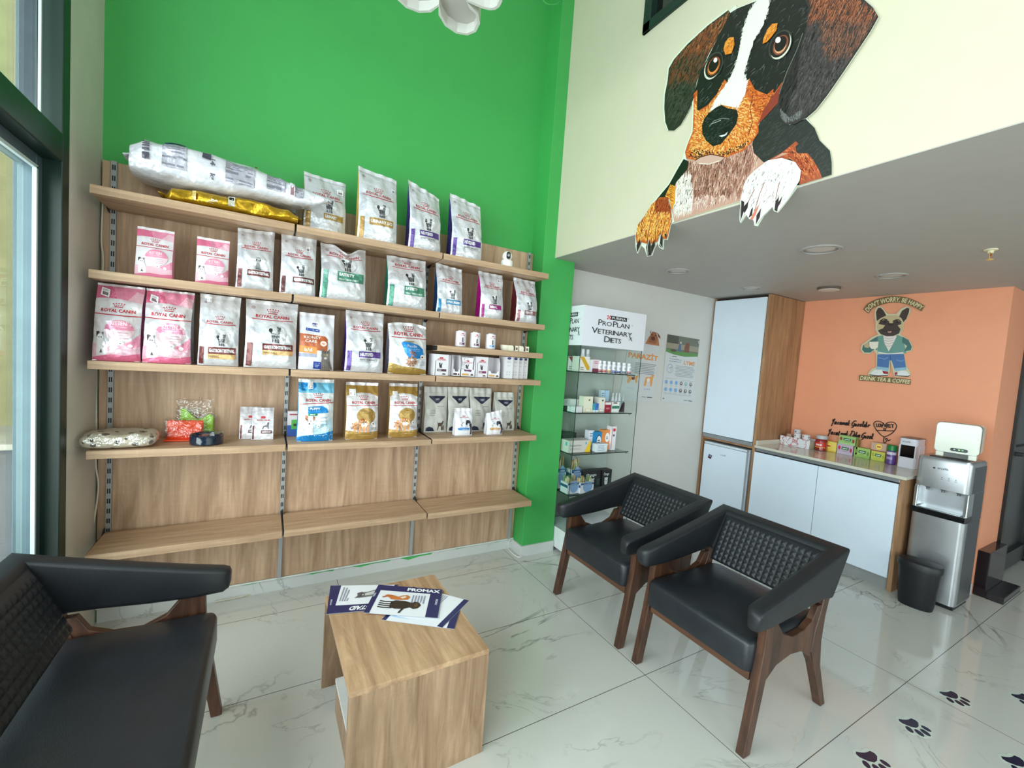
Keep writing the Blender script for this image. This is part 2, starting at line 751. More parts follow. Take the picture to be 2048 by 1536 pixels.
struct('ceiling_high', MB().box(-1.0, 1.99, -4.6, 2.95, 4.4, 4.5), WHITE)
# balcony front with a window opening (y 1.05..1.905, z above 3.35)
WY0, WY1, WZ = 0.95, 1.905, 3.36
b = MB()
b.box(1.80, 1.90, WY1, 2.80, ZC + .004, 4.4)
b.box(1.80, 1.90, WY0, WY1, ZC + .004, WZ)
b.box(1.80, 1.90, -4.6, WY0, ZC + .004, 4.4)
b.box(1.80, 1.90, WY0, WY1, 4.25, 4.4)
struct('wall_mezzanine', b, CREAM)
b = MB()
for z0, z1, y0, y1 in ((WZ, WZ + 0.055, WY0, WY1), (4.2, 4.25, WY0, WY1), (WZ, 4.25, WY0, WY0 + .055),
                       (WZ, 4.25, WY1 - .055, WY1), (WZ, 4.25, 1.40, 1.445)):
    b.box(1.785, 1.86, y0, y1, z0, z1)
fr = b.build('window_1', FRAME, bevel=0.004)
fr['kind'] = 'structure'
b = MB().box(1.83, 1.836, WY0 + .05, WY1 - .05, WZ + .05, 4.2)
b.build('pane', mat('dark mezzanine glass', (14, 18, 16), 0.05, coat=1), fr)
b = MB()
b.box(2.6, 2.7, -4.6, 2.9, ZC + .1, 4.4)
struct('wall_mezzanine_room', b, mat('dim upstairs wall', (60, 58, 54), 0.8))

# entrance front behind the camera: piers, lintel
b = MB()
for x0, x1 in ((-0.95, -0.6), (1.55, 1.75), (4.2, 4.5), (7.2, 7.5)):
    b.box(x0, x1, -4.0, -3.85, 0, 4.4)
b.box(-0.95, 7.5, -4.0, -3.85, 0, 0.12)
b.box(-0.95, 7.5, -4.0, -3.85, 2.55, 2.7)
b.box(1.8, 7.5, -4.0, -3.85, ZC, 4.4)
struct('wall_front', b, FRAME)
b = MB().box(-0.95, 7.5, -3.93, -3.925, 0.12, 4.4)
struct('window_3', b, glass('shop glass', (.93, .98, .96), .02, .42))

# side shop window on the left
b = MB()
XF = -0.707
b.box(XF - .075, XF, 2.345, 2.41, 0, 4.4)
b.box(XF - .075, XF, -3.85, 2.345, 2.10, 2.205)
for y in (0.35, -1.75, -3.85):
    b.box(XF - .075, XF, y, y + .07, 0, 4.4)
b.box(XF - .075, XF, -3.85, 2.345, 0, 0.14)
b.box(XF - .075, XF, -3.85, 2.345, 4.3, 4.4)
w2 = struct('window_2', b, FRAME, bevel=0.004)
b = MB()
for y0, y1 in ((0.42, 2.345), (-1.68, .35)):
    b.box(XF - .115, XF - .055, y1 - .05, y1, .14, 2.10)
    b.box(XF - .115, XF - .055, y0, y0 + .05, .14, 2.10)
    b.box(XF - .115, XF - .055, y0 + .05, y1 - .05, 2.055, 2.10)
    b.box(XF - .115, XF - .055, y0 + .05, y1 - .05, .14, .2)
b.build('sash_frame', mat('blue grey aluminium sash', (84, 104, 112), 0.35, 0.3), w2, bevel=.003)
b = MB()
for y0, y1 in ((0.42, 2.345), (-1.68, .35)):
    b.box(XF - .062, XF - .05, y1 - .062, y1 - .05, .2, 2.05)
    b.box(XF - .062, XF - .05, y0 + .05, y1 - .05, 2.043, 2.055)
    b.box(XF - .05, XF - .042, y1 - .058, y1 - .05, 2.205, 4.3)
b.build('glazing_bead', mat('pale glazing seal', (190, 205, 205), 0.4), w2)
b = MB().box(XF - .075, XF - .069, -3.85, 2.345, .14, 4.3)
b.build('pane', glass('shop glass', (.93, .98, .96), .02, .42), w2)

# what stands outside the side window
ROUGH = mat('yellow rendered facade', (246, 230, 172), 0.9, bs=14, bst=0.3, var=0.05)
PIER = mat('grey outside pier', (98, 108, 120), 0.4, var=0.08)
struct('wall_street_house', MB().box(-7.5, -1.2, 5.2, 5.4, -0.2, 9.5), ROUGH)
struct('wall_street_pier', MB().box(-1.06, -0.80, 2.98, 3.2, -0.2, 7.5), PIER)
struct('wall_street_plinth', MB().box(-1.45, -0.90, 2.60, 2.97, -0.2, 0.95), mat('grey outside plinth', (118, 122, 126), 0.6, var=.05))
struct('trim_1', MB().box(-1.50, -0.84, 2.50, 2.97, 0.95, 0.975), mat('pale stone sill', (196, 190, 172), 0.5, bs=20), bevel=.004)
struct('floor_street', MB().box(-14, 14, -14, 8, -0.32, -0.2), mat('street paving', (170, 166, 158), 0.9, var=.1))

# skirting
def skirt(name, x0, x1, y0, y1, h=0.078, smear=False):
    b = MB().box(x0, x1, y0, y1, 0, h)
    m = [SKIRT]
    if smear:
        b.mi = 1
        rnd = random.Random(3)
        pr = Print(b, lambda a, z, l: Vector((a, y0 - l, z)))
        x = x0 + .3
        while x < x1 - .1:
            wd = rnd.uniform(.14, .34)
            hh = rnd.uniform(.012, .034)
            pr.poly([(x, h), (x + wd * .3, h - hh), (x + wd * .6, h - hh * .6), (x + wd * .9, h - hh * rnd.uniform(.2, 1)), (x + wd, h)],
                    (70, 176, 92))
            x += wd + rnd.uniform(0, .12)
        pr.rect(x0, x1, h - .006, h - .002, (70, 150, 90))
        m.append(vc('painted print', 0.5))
    return struct(name, b, m)


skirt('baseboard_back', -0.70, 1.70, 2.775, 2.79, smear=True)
skirt('baseboard_pillar_side', 1.688, 1.70, 2.613, 2.775)
skirt('baseboard_pillar_front', 1.70, 1.985, 2.613, 2.625)
skirt('baseboard_alcove', 2.64, 3.91, 2.788, 2.80)
skirt('baseboard_peach', 4.492, 4.505, 0.90, 1.15)
struct('trim_2', MB().box(-0.70, 1.70, 2.758, 2.79, 0.078, 0.086), mat('white plastic edge strip', (220, 224, 218), .4))
b = MB()
b.box(2.03, 2.05, 2.70, 2.715, .02, .03)

# dark glazed door at the far right with its frame
dr = MB()
dr.box(4.98, 5.03, 0.88, 0.99, 0, ZC - .05)
dr.box(5.9, 5.95, 0.88, 0.99, 0, ZC - .05)
dr.box(4.98, 5.95, 0.88, 0.99, ZC - .13, ZC - .05)
dr.box(5.03, 5.9, 0.90, 0.96, 0.02, .16)
dr.box(5.03, 5.12, 0.90, 0.96, 0.16, 2.1)
dr.box(5.03, 5.9, 0.90, 0.96, .98, 1.06)
door = struct('door_1', dr, mat('black door frame', (18, 22, 22), .3))
MB().box(5.12, 5.9, 0.925, 0.935, .16, 2.1).build('pane', mat('dark door glass', (14, 18, 18), .2), door)
MB().box(5.06, 5.075, 0.84, 0.90, 1.0, 1.03).build('door_handle', BLACK, door, bevel=.004)

# recessed ceiling lights and the bare bulb socket
def downlight(x, y, rad, label, surface=False, drop=.006):
    t = thing('downlight', label, 'ceiling light', (x, y, ZC), 0, 'round spots in the grey ceiling')
    b = MB().lathe([(rad, 0), (rad, -drop), (rad * .97, -drop - .002), (rad * .80, -drop - .001), (rad * .79, 0)], n=40)
    b.build('trim_ring', mat('grey ceiling spot ring', (168, 164, 162), .45), t, smooth=True, angle=35)
    b = MB().lathe([(rad * .80, -.001), (rad * .5, -.0015), (.001, -.002)], n=40)
    b.build('diffuser', mat('unlit frosted diffuser', (205, 196, 190), .5), t, smooth=True)
    return t


downlight(2.745, 1.313, .105, 'large round recessed spot nearest the dog picture in the grey ceiling')
downlight(2.685, 2.253, .092, 'round recessed spot above the white glass cabinet sign')
downlight(3.603, 2.238, .082, 'small round recessed spot just in front of the tall cupboard top')
downlight(3.693, 1.307, .090, 'round recessed spot above the bulldog picture')
t = thing('smoke_detector', 'thin white disc with a dark rim on the ceiling beside the tall cupboard', 'ceiling disc', (3.905, 1.776, ZC))
MB().lathe([(.078, 0), (.078, -.014), (.072, -.02)], n=36).build('rim', mat('dark brown disc rim', (96, 80, 72), .5), t, smooth=True, angle=35)
MB().lathe([(.073, -.012), (.071, -.023), (.006, -.026), (.001, -.026)], n=36).build('cover', mat('ceiling disc white', (212, 206, 196), .5), t, smooth=True, angle=40)
t = thing('sprinkler_head', 'small brass and white sprinkler head with red bulb in the grey ceiling', 'sprinkler', (3.293, .757, ZC))
MB().lathe([(.028, 0), (.026, -.005), (.012, -.007), (.012, -.02)], n=20).build('flange', mat('cream sprinkler flange', (222, 214, 180), .4), t, smooth=True, angle=40)
b = MB()
b.tube([(-.011, 0, -.015), (-.014, 0, -.035), (0, 0, -.052)], .0025, 6)
b.tube([(.011, 0, -.015), (.014, 0, -.035), (0, 0, -.052)], .0025, 6)
b.lathe([(.016, -.052), (.016, -.055)], n=12)
b.build('yoke', mat('brass yoke', (214, 196, 120), .3, .6), t)
MB().lathe([(.004, -.018), (.005, -.035), (.003, -.050)], n=8).build('glass_bulb', mat('red glass bulb', (170, 30, 30), .15), t, smooth=True)

# cloud shaped pendant lamp hanging over the room
ZL = 3.0
cx, cy = at_z(905, 20, ZL).x, at_z(905, 20, ZL).y
lobes_px = [((795, 0), (812, 16), (838, 26), (862, 25), (877, 13)), ((877, 13), (877, 30), (890, 52), (912, 67), (935, 71), (952, 64), (960, 48), (957, 28), (943, 14), (934, 4))]
out = []
for L in lobes_px:
    for p in L:
        q = at_z(p[0], p[1], ZL)
        if not out or (Vector((q.x, q.y)) - Vector(out[-1])).length > .004:
            out.append((q.x, q.y))
# the rest of the outline lies above the picture: three more lobes close the cloud
def arc_lobe(p, q, bulge, n=8):
    r_ = []
    mx, my = (p[0] + q[0]) / 2, (p[1] + q[1]) / 2
    dx, dy = q[0] - p[0], q[1] - p[1]
    for i in range(1, n + 1):
        t_ = i / n
        s_ = sin(pi * t_) * bulge
        r_.append((p[0] + dx * t_ + dy * s_, p[1] + dy * t_ - dx * s_))
    return r_


p_end, p_start = out[-1], out[0]
k1 = (p_end[0] + .10, p_end[1] - .16)
k2 = (p_end[0] - .12, p_end[1] - .36)
k3 = (p_start[0] - .10, p_start[1] - .14)
out = out + arc_lobe(p_end, k1, -.45) + arc_lobe(k1, k2, -.5) + arc_lobe(k2, k3, -.5) + arc_lobe(k3, p_start, -.5)[:-1]
ccx = sum(p[0] for p in out) / len(out)
ccy = sum(p[1] for p in out) / len(out)
lamp = thing('pendant_lamp', 'grey white cloud shaped hanging lamp against the green wall top', 'lamp', (ccx, ccy, ZL))
loc_out = [(x - ccx, y - ccy) for x, y in out]


def inset(poly, d):
    n = len(poly)
    area2 = sum(poly[i][0] * poly[(i + 1) % n][1] - poly[(i + 1) % n][0] * poly[i][1] for i in range(n))
    sg = 1 if area2 > 0 else -1
    res = []
    for i in range(n):
        a, b_, c = Vector(poly[i - 1]), Vector(poly[i]), Vector(poly[(i + 1) % n])
        t_ = (c - a).normalized()
        res.append((b_.x - t_.y * d * sg, b_.y + t_.x * d * sg))
    return res


inn = inset(loc_out, .013)
H = .085
rings = [[Vector((x, y, H)) for x, y in loc_out], [Vector((x, y, 0)) for x, y in loc_out],
         [Vector((x, y, 0)) for x, y in inn], [Vector((x, y, H * .75)) for x, y in inn]]
MB().loft(rings, True, False).build('rim', mat('lamp rim white', (206, 206, 200), .4), lamp)
MB().prism(inset(loc_out, .010), lambda a, b_, d_: Vector((a, b_, d_)), H * .5, H * .55).build('diffuser', mat('grey lamp diffuser', (178, 174, 168), .6), lamp)
MB().prism(loc_out, lambda a, b_, d_: Vector((a, b_, d_)), H, H + .004).build('back_plate', mat('lamp rim white', (206, 206, 200), .4), lamp)
b = MB()
for x, y in ((-.1, -.1), (.12, .06)):
    b.tube([(x, y, H), (x, y, 4.4 - ZL)], .002, 5)
b.build('suspension_wire', GREY, lamp)
# wire loop by the pillar at the top edge
b = MB()
b.tube([at_y(1104 + 18 * cos(a), 0 + 12 * sin(a) - 2, 2.61) for a in [i * pi / 6 for i in range(13)]], .004, 6)
tag(b.build('cable_loop', mat('green painted cable', (74, 180, 96), .5), smooth=True), 'green painted cable loop at the top of the green pillar', 'cable')

# ================================================================== SHELVING
BAYS = ((-0.665, 0.096), (0.106, 0.884), (0.893, 1.653))
TIERS = [('top', 2.07), ('second', 1.72), ('third', 1.334), ('fourth', .942), ('bottom', .478)]
bayname = ('left', 'middle', 'right')
YF, YB = 2.47, 2.742
for i, (x0, x1) in enumerate(((-0.700, 0.099), (0.101, 0.887), (0.889, 1.697))):
    b = MB().box(x0, x1, 2.762, 2.788, .088, 2.262)
    tag(b.build('back_panel', OAKV, bevel=.001), 'pale oak back panel of the %s shelf bay' % bayname[i], 'wall panel', 'oak panels behind the shelves')
rails = []
for i, x in enumerate((-0.655, 0.1, 0.885, 1.655)):
    b = MB().box(x - .0100, x + .0100, 2.744, 2.761, .09, 2.262, (165, 168, 170))
    pr = Print(b, lambda a, z, l: Vector((a, 2.744 - l, z)))
    z = 0.42
    while z < 2.24:
        for sx in (-.0038, .0038):
            pr.l = .0004
            pr.rect(x + sx - .0024, x + sx + .0024, z, z + .024, (22, 22, 24))
        z += .05
    o = b.build('slotted_rail', vc('slotted rail steel', .35, .3))
    tag(o, 'slotted steel rail %s' % ('at the left end of the shelves', 'between the left and middle shelf bays', 'between the middle and right shelf bays', 'at the right end of the shelves beside the pillar')[i], 'rail', 'slotted rails of the shelving')
proto = None


def shelf(x0, x1, z, label):
    wd = x1 - x0
    t = thing('shelf', label, 'shelf', (x0, 0, z), 0, 'oak shelf boards')
    MB().box(0, wd, YF, YB, -.036, 0).build('board', OAKX, t, bevel=.0012)
    for sx in (-.0035, wd + .0005):
        b = MB().prism([(YB + .0015, .022), (YB + .0015, -.052), (YB - .02, -.05), (YB - .05, -.034), (YF + .02, -.032), (YF + .02, -.004), (YB - .04, -.001), (YB - .02, .022)],
                       lambda a, b_, d_: Vector((sx + d_, a, b_)), 0, .003)
        b.build('bracket', mat('dark steel bracket', (60, 58, 58), .4, .5), t)
    return t


for tn, z in TIERS:
    for i, (x0, x1) in enumerate(BAYS):
        zz = z + (.006 if (tn == 'fourth' and i == 2) else 0) + (.004 if tn == 'bottom' and i == 1 else 0)
        shelf(x0, x1, zz, 'oak shelf board, %s one in the %s bay of the shelving' % (tn, bayname[i]))
shelf(BAYS[2][0], BAYS[2][1], 1.522, 'short extra oak shelf carrying the tins, between second and third boards of the right bay')

# cables
def cable(pts, rad, label, m=None, n=6):
    P = [Vector(p) for p in pts]
    out_ = []
    for i in range(len(P) - 1):
        p0, p1, p2, p3 = P[max(i - 1, 0)], P[i], P[i + 1], P[min(i + 2, len(P) - 1)]
        for k in range(n):
            t_ = k / n
            out_.append(0.5 * ((2 * p1) + (p2 - p0) * t_ + (2 * p0 - 5 * p1 + 4 * p2 - p3) * t_ ** 2 + (3 * p1 - p0 - 3 * p2 + p3) * t_ ** 3))
    out_.append(P[-1])
    o = MB().tube(out_, rad, 7).build('cable', m or mat('white cable', (206, 198, 180), .5), smooth=True)
    return tag(o, label, 'cable')


cable([at_y(206, 400, 2.752), at_y(203, 480, 2.752), at_y(206, 540, 2.752), at_y(192, 735, 2.752), at_y(193, 860, 2.752), at_y(192, 930, 2.752), at_y(197, 972, 2.752),
       at_y(190, 1030, 2.75), at_y(183, 1065, 2.745), at_y(181, 1095, 2.74)], .004, 'white cable hanging down at the left end of the shelving')
zz = .006
cable([at_z(430, 1203, zz), at_z(495, 1190, zz), at_z(560, 1166, zz) , at_z(600, 1158, zz) + Vector((0, -.02, 0)), at_z(660, 1150, zz) + Vector((0, -.02, 0))], .004, 'white cable lying on the floor along the skirting near the black armchair')
cable([at_y(1020, 1078, 2.76), at_z(1014, 1092, .01) + Vector((0, -.015, 0)), at_z(1022, 1104, zz), at_z(1036, 1114, zz), at_z(1046, 1112, zz)], .0045, 'white cable running down the corner and around the green pillar foot', mat('bright white cable', (225, 225, 220), .4))
# ================================================================== ARMCHAIRS
LEATHER = mat('black grained leatherette', (30, 33, 38), 0.42, bs=420, bst=0.12, var=0.12)
LEATHER2 = mat('black smooth leatherette seat', (30, 34, 40), 0.36, bs=300, bst=0.10, var=0.15)
WALNUT = wood('dark walnut stain', 'z', (96, 62, 44), (52, 32, 24), 0.38, 1.6)


def rrect(hx, hz, r_, n=3):
    """rounded rectangle ring in 2D"""
    pts = []
    for cx_, cz_, a0 in ((hx - r_, hz - r_, 0), (-hx + r_, hz - r_, pi / 2), (-hx + r_, -hz + r_, pi), (hx - r_, -hz + r_, 3 * pi / 2)):
        for i in range(n + 1):
            a = a0 + (pi / 2) * i / n
            pts.append((cx_ + r_ * cos(a), cz_ + r_ * sin(a)))
    return pts


def make_chair(name, label, cat, hw=.31, group=None):
    t = thing(name, label, cat, (0, 0, 0), 0, group)
    e = hw - .31
    # cushion
    b = MB()
    sw = .262 + e
    rings = []
    prof = [(.312, -.19, .0), (.300, -.20, .012), (.300, -.20, .0)]
    zs = [(.308, .012), (.312, .004), (.330, 0), (.415, 0), (.430, .006), (.438, .022)]
    for z, ins in zs:
        fx = .332 - (z - .31) * .02 - ins
        bx = -.20 - ins * -1
        y = sw - ins
        ring = []
        rr = .03
        for cx_, cy_, a0 in ((fx - rr, y - rr, 0), (bx + rr, y - rr, pi / 2), (bx + rr, -y + rr, pi), (fx - rr, -y + rr, 3 * pi / 2)):
            for i in range(5):
                a = a0 + (pi / 2) * i / 4
                ring.append(Vector((cx_ + rr * cos(a), cy_ + rr * sin(a), z)))
        rings.append(ring)
    b.loft(rings, True, True)
    nn = len(rings[0])
    b.f.pop()
    b.c.pop()
    b.m.pop()
    # crowned top
    prev = rings[-1]
    base = len(b.v) - nn
    cvec = Vector((.06, 0, .446))
    for k, s_ in enumerate((.8, .55, .25)):
        ring = [Vector((cvec.x + (p.x - cvec.x) * s_, p.y * s_, .438 + .010 * (1 - s_ ** 2))) for p in prev]
        o = len(b.v)
        b.v += [tuple(p) for p in ring]
        for j in range(nn):
            b.f.append((base + j, base + (j + 1) % nn, o + (j + 1) % nn, o + j))
            b.c.append(b.col)
            b.m.append(0)
        base = o
    b.f.append(tuple(range(base, base + nn)))
    b.c.append(b.col)
    b.m.append(0)
    b.build('seat', LEATHER2, t, smooth=True, angle=50)
    # wooden rails under the seat
    b = MB()
    b.box(.265, .300, -.25 - e, .25 + e, .268, .309)
    b.build('seat_rail', wood('dark walnut rail', 'y', (112, 74, 52), (66, 42, 30), .4, 1.6), t, bevel=.003)
    # legs and side braces
    for s_ in (-1, 1):
        def fn(y0):
            return lambda a, z, d_: Vector((a, s_ * (y0 + e + d_), z))
        yo = .258
        fl = [(.352, 0), (.318, 0), (.262, .25), (.232, .36), (.228, .50), (.285, .515), (.290, .42), (.312, .28)]
        MB().prism([(.356, 0), (.316, 0), (.262, .27), (.236, .40), (.232, .505), (.284, .512), (.288, .42), (.310, .27)], fn(yo), 0, .036).build('leg', WALNUT, t, bevel=.004)
        bl = [(-.272, 0), (-.232, 0), (-.122, .225), (-.085, .30), (-.105, .40), (-.135, .47), (-.150, .53), (-.205, .54), (-.178, .44), (-.168, .33), (-.185, .21)]
        MB().prism(bl, fn(yo + .001), 0, .034).build('leg', WALNUT, t, bevel=.004)
        br = [(.262, .275), (.19, .322), (.08, .338), (-.01, .325), (-.075, .285), (-.10, .25), (-.125, .26), (-.125, .42), (-.145, .50), (-.110, .50),
              (-.075, .445), (-.01, .418), (.08, .414), (.155, .445), (.205, .505), (.262, .508)]
        MB().prism(br, fn(yo + .004), 0, .028).build('side_brace', WALNUT, t, bevel=.003)
    # upholstered shell: arm, back, arm in one band
    th = .030
    oy = hw
    stations = []   # centre x, y, half thickness dir, ztop, zbot, lean
    # each station: inner-top, outer-top, outer-bottom, inner-bottom
    def arm(s_, x, zt, zb, tk=.032):
        return (Vector((x, s_ * (oy - 2 * tk), zt)), Vector((x, s_ * oy, zt - .004)), Vector((x + .0, s_ * (oy - .012), zb)), Vector((x, s_ * (oy - 2 * tk + .004), zb)))
    st = []
    seq = [(.372, .568, .530, .020), (.366, .585, .510, .028), (.345, .594, .500, .033), (.25, .612, .498, .034), (.10, .645, .505, .034), (-.05, .679, .518, .034), (-.13, .698, .522, .034)]
    for x, zt, zb, tk in seq:
        st.append(arm(-1, x, zt, zb, tk))
    ci = (Vector((-.238, -(oy - .066), .722)), Vector((-.300, -oy, .735)), Vector((-.192, -(oy - .006), .520)), Vector((-.135, -(oy - .062), .520)))
    st.append(ci)
    mir = lambda q: tuple(Vector((p.x, -p.y, p.z)) for p in q)
    st2 = [mir(q) for q in reversed(st)]
    # back straight section between corners
    rings = []
    allst = st + st2
    for q in allst:
        it, ot, ob, ib = q
        cen = (it + ot + ob + ib) / 4
        ring = []
        for (A, B, C_) in ((ib, it, ot), (it, ot, ob), (ot, ob, ib), (ob, ib, it)):
            r1 = min(.018, (A - B).length * .4)
            r2 = min(.018, (C_ - B).length * .4)
            p0 = B + (A - B).normalized() * r1
            p2 = B + (C_ - B).normalized() * r2
            for k in range(4):
                t_ = k / 3
                ring.append(p0 * (1 - t_) ** 2 + B * 2 * t_ * (1 - t_) + p2 * t_ ** 2)
        rings.append(ring)
    MB().loft(rings, True, True).build('arm_and_back_shell', LEATHER, t, smooth=True, angle=48)
    # quilted pad
    W2 = oy - .072
    zt, zb = .702, .478

    def pad(u, v):
        tap = 1.0 - .03 * (1 - v)
        z = zb + (zt - zb) * v
        x = -.112 - (z - zb) * .535
        n_u, n_v = (17 if hw < .4 else 34), 8
        iu, iv = u * (n_u + 1) - .5, v * (n_v + 1) - .5
        q = 0
        if 0 < iu < n_u and 0 < iv < n_v:
            fu, fv = iu % 1, iv % 1
            q = min(min(fu, 1 - fu), min(fv, 1 - fv)) * 2
            q = .0065 * q ** .8
        edge = min(min(u, 1 - u) * 40, min(v, 1 - v) * 18, 1)
        return Vector((x + .030 * math.sqrt(max(edge, 0)) * .6 + q, (2 * u - 1) * W2 * tap, z))
    b = MB().grid(pad, 144 if hw < .4 else 288, 72)
    b.build('backrest_pad', LEATHER, t, smooth=True)
    b = MB().box(-.012, .012, -W2, W2, 0, .232)
    o = b.build('backrest_core', LEATHER, t, bevel=.01)
    o.location = (-.125, 0, .481)
    o.rotation_euler = (0, -math.atan(.535), 0)
    return t


c1 = make_chair('armchair', 'black quilted armchair with walnut legs, in front of the white counter doors', 'armchair', group='pair of black armchairs')
c1.location = (1.99, 1.145, 0)
c1.rotation_euler = (0, 0, pi)
c2 = copy_thing(c1, (1.985, 1.822, 0), pi + .005, 'black quilted armchair with walnut legs, beside the glass cabinet and green pillar')
lv = make_chair('armchair', 'wide black armchair cut off at the lower left, beside the shop window', 'armchair', .60)
lv.location = (-.430, 1.345, 0)
lv.scale = (.90, 1, 1)


# ================================================================== COFFEE TABLE AND BROCHURES
TX0, TX1, TY0, TY1, TH = .250, .738, 1.310, 1.895, .402
t = thing('coffee_table', 'small pale oak cube table with brochures on top', 'coffee table', ((TX0 + TX1) / 2, (TY0 + TY1) / 2, 0), .012)
hx, hy = (TX1 - TX0) / 2, (TY1 - TY0) / 2
MB().box(-hx, hx, -hy, hy, TH - .018, TH).build('table_top', OAKY, t, bevel=.001)
OAKT = wood('sonoma oak table side', 'z', (184, 152, 122), (132, 100, 74), .5, 1.3)
MB().box(-hx, hx, -hy, -hy + .018, 0, TH - .018).build('side_panel', OAKT, t, bevel=.001)
MB().box(-hx, hx, hy - .018, hy, 0, TH - .018).build('side_panel', OAKT, t, bevel=.001)
MB().box(-hx + .030, hx - .03, -hy + .018, .13, .125, .140).build('shelf', mat('white melamine', (220, 220, 216), .4), t)
MB().box(hx - .03, hx - .012, -hy + .018, hy - .018, 0, TH - .018).build('back_board', OAKT, t)

MB().box(-hx + .034, -hx + .048, -hy + .018, .128, 0, .125).build('apron_board', OAKT, t)

NAVY = (34, 40, 92)
PAPER = vc('printed coated paper', .28, coat=.25)


def sheet(pts, z, name, label, paint, curl=0.0, group='brochures on the coffee table'):
    """brochure from four picture corners on the table; local a 0..1 across, b 0..1 up"""
    P = [at_z(px, py, z) for px, py in pts]   # a0b0, a1b0, a1b1, a0b1
    c = sum(P, Vector()) / 4

    def Sf(a, b_, l):
        p = P[0] * (1 - a) * (1 - b_) + P[1] * a * (1 - b_) + P[2] * a * b_ + P[3] * (1 - a) * b_
        p = p - c
        return Vector((p.x, p.y, l + (curl * (max(0, b_ - .6) / .4) ** 2 if curl > 0 else 0)))
    mb = MB()
    mb.grid(lambda u, v: Sf(u, v, 0), 4, 12, (236, 238, 244))
    n = len(mb.v)
    mb.grid(lambda u, v: Sf(u, v, -.0012), 4, 12, (236, 238, 244))
    pr = Print(mb, Sf, maxedge=.12 if curl else 0, lift=.0004, step=.0001)
    paint(pr)
    return tag(mb.build(name, PAPER, loc=(c.x, c.y, z + .0014)), label, 'brochure', group)


def paint_cat(p):      # a: along long edge left->right seen upside down, b: toward the window
    p.rect(0, .155, 0, 1, NAVY)
    p.rect(.95, 1, 0, 1, NAVY)
    p.rect(0, 1, 0, .26, NAVY)
    p.text('RYSTAID', .80, .205, width=.62, height=.15, col=(245, 245, 250), bold=.04, rot=pi, align=.5)
    p.text('CRYSTAID', .07, .38, width=.20, height=.030, col=(225, 228, 240), rot=pi / 2, bold=.02)
    for i in range(4):
        p.rect(.20 + i * .045, .222 + i * .045, .40 - (0.0 if i < 3 else -.0), (.92, .9, .82, .5)[i], (150, 152, 170))
    g = (120, 118, 116)
    p.poly([(.46, .66), (.52, .70), (.62, .72), (.72, .80), (.93, .86), (.93, .62), (.80, .56), (.66, .52), (.56, .50), (.47, .50), (.50, .56)], g)
    p.poly([(.46, .68), (.50, .62), (.49, .56), (.46, .50), (.53, .50), (.60, .54), (.60, .66), (.53, .72)], (92, 90, 92))
    p.poly([(.60, .66), (.70, .74), (.90, .80), (.90, .68), (.72, .60), (.62, .58)], (205, 203, 200))
    p.ell(.545, .64, .012, .022, (40, 60, 40))
    p.ell(.545, .57, .012, .022, (40, 60, 40))
    p.ell(.575, .605, .014, .02, (230, 225, 222))


def paint_promax(p):
    p.rect(0, 1, .80, 1, NAVY)
    p.rect(0, .075, 0, 1, NAVY)
    p.rect(.805, 1, .28, 1, NAVY) if False else p.rect(.83, 1, .0, 1, NAVY)
    p.text('PROMAX', .72, .845, width=.50, height=.115, col=(245, 246, 252), bold=.045)
    p.text('PROMAX', .925, .52, width=.20, height=.035, col=(225, 228, 240), rot=-pi / 2, bold=.02)
    p.text('PROMAX', .035, .62, width=.14, height=.03, col=(225, 228, 240), rot=pi / 2, bold=.02)
    for i in range(5):
        p.rect(.58 + i * .042, .60 + i * .042, .42 + .04 * (i % 2), .70, (150, 152, 175))
    dk = (48, 42, 34)
    # dog standing sideways: body, legs, head
    p.poly([(.30, .42), (.36, .47), (.50, .47), (.60, .42), (.60, .28), (.50, .20), (.38, .19), (.30, .24)], dk)
    p.poly([(.58, .40), (.64, .47), (.70, .45), (.735, .36), (.70, .26), (.64, .22), (.58, .27)], (62, 48, 36))
    p.ell(.665, .35, .028, .06, (92, 70, 52))
    for b0, b1 in ((.40, .44), (.33, .36), (.27, .29), (.20, .23)):
        p.line([(.14, b0 + .02), (.22, b0), (.34, b1 - .02)], .032, (34, 28, 24))
    p.line([(.50, .22), (.47, .12), (.46, .06)], .028, (36, 30, 26))
    oc = (205, 120, 56)
    p.poly([(.17, .62), (.22, .66), (.30, .64), (.38, .60), (.44, .66), (.50, .68), (.55, .62), (.52, .52), (.44, .50), (.36, .49), (.28, .50), (.24, .56)], oc)
    p.poly([(.40, .58), (.47, .64), (.50, .60), (.45, .54)], (238, 222, 200))
    p.line([(.15, .55), (.22, .60), (.30, .62)], .03, (180, 90, 40))


def paint_info(p):
    p.rect(.90, 1, 0, 1, NAVY)
    for i in range(9):
        p.rect(.30 + i * .035, .318 + i * .035, .74 - (i % 3) * .03, .96, (176, 180, 196))
    p.rect(.34, .36, .5, .51, (120, 120, 140))


def paint_blue(p):
    p.rect(0, .06, 0, 1, NAVY)
    p.rect(.90, 1, 0, 1, NAVY)
    p.poly([(.1, .1), (.45, .1), (.42, .3), (.1, .35)], (186, 214, 236))


sheet([(763, 1240), (908, 1259), (925, 1205), (826, 1174)], TH + .001, 'brochure', 'folded leaflet lowest in the pile on the oak table, navy end strips', paint_blue)
sheet([(783, 1229), (884, 1256), (938, 1202), (840, 1176)], TH + .003, 'brochure', 'white information leaflet with a navy end strip, under the navy dog brochure', paint_info)
sheet([(653, 1229), (735, 1222), (797, 1170), (661, 1172)], TH + .002, 'brochure', 'white and navy leaflet showing a grey cat, at the left table edge', paint_cat)
sheet([(727, 1226), (875, 1237), (885, 1180), (757, 1170)], TH + .008, 'brochure', 'navy leaflet with a black dog and orange cat, topmost on the table', paint_promax)
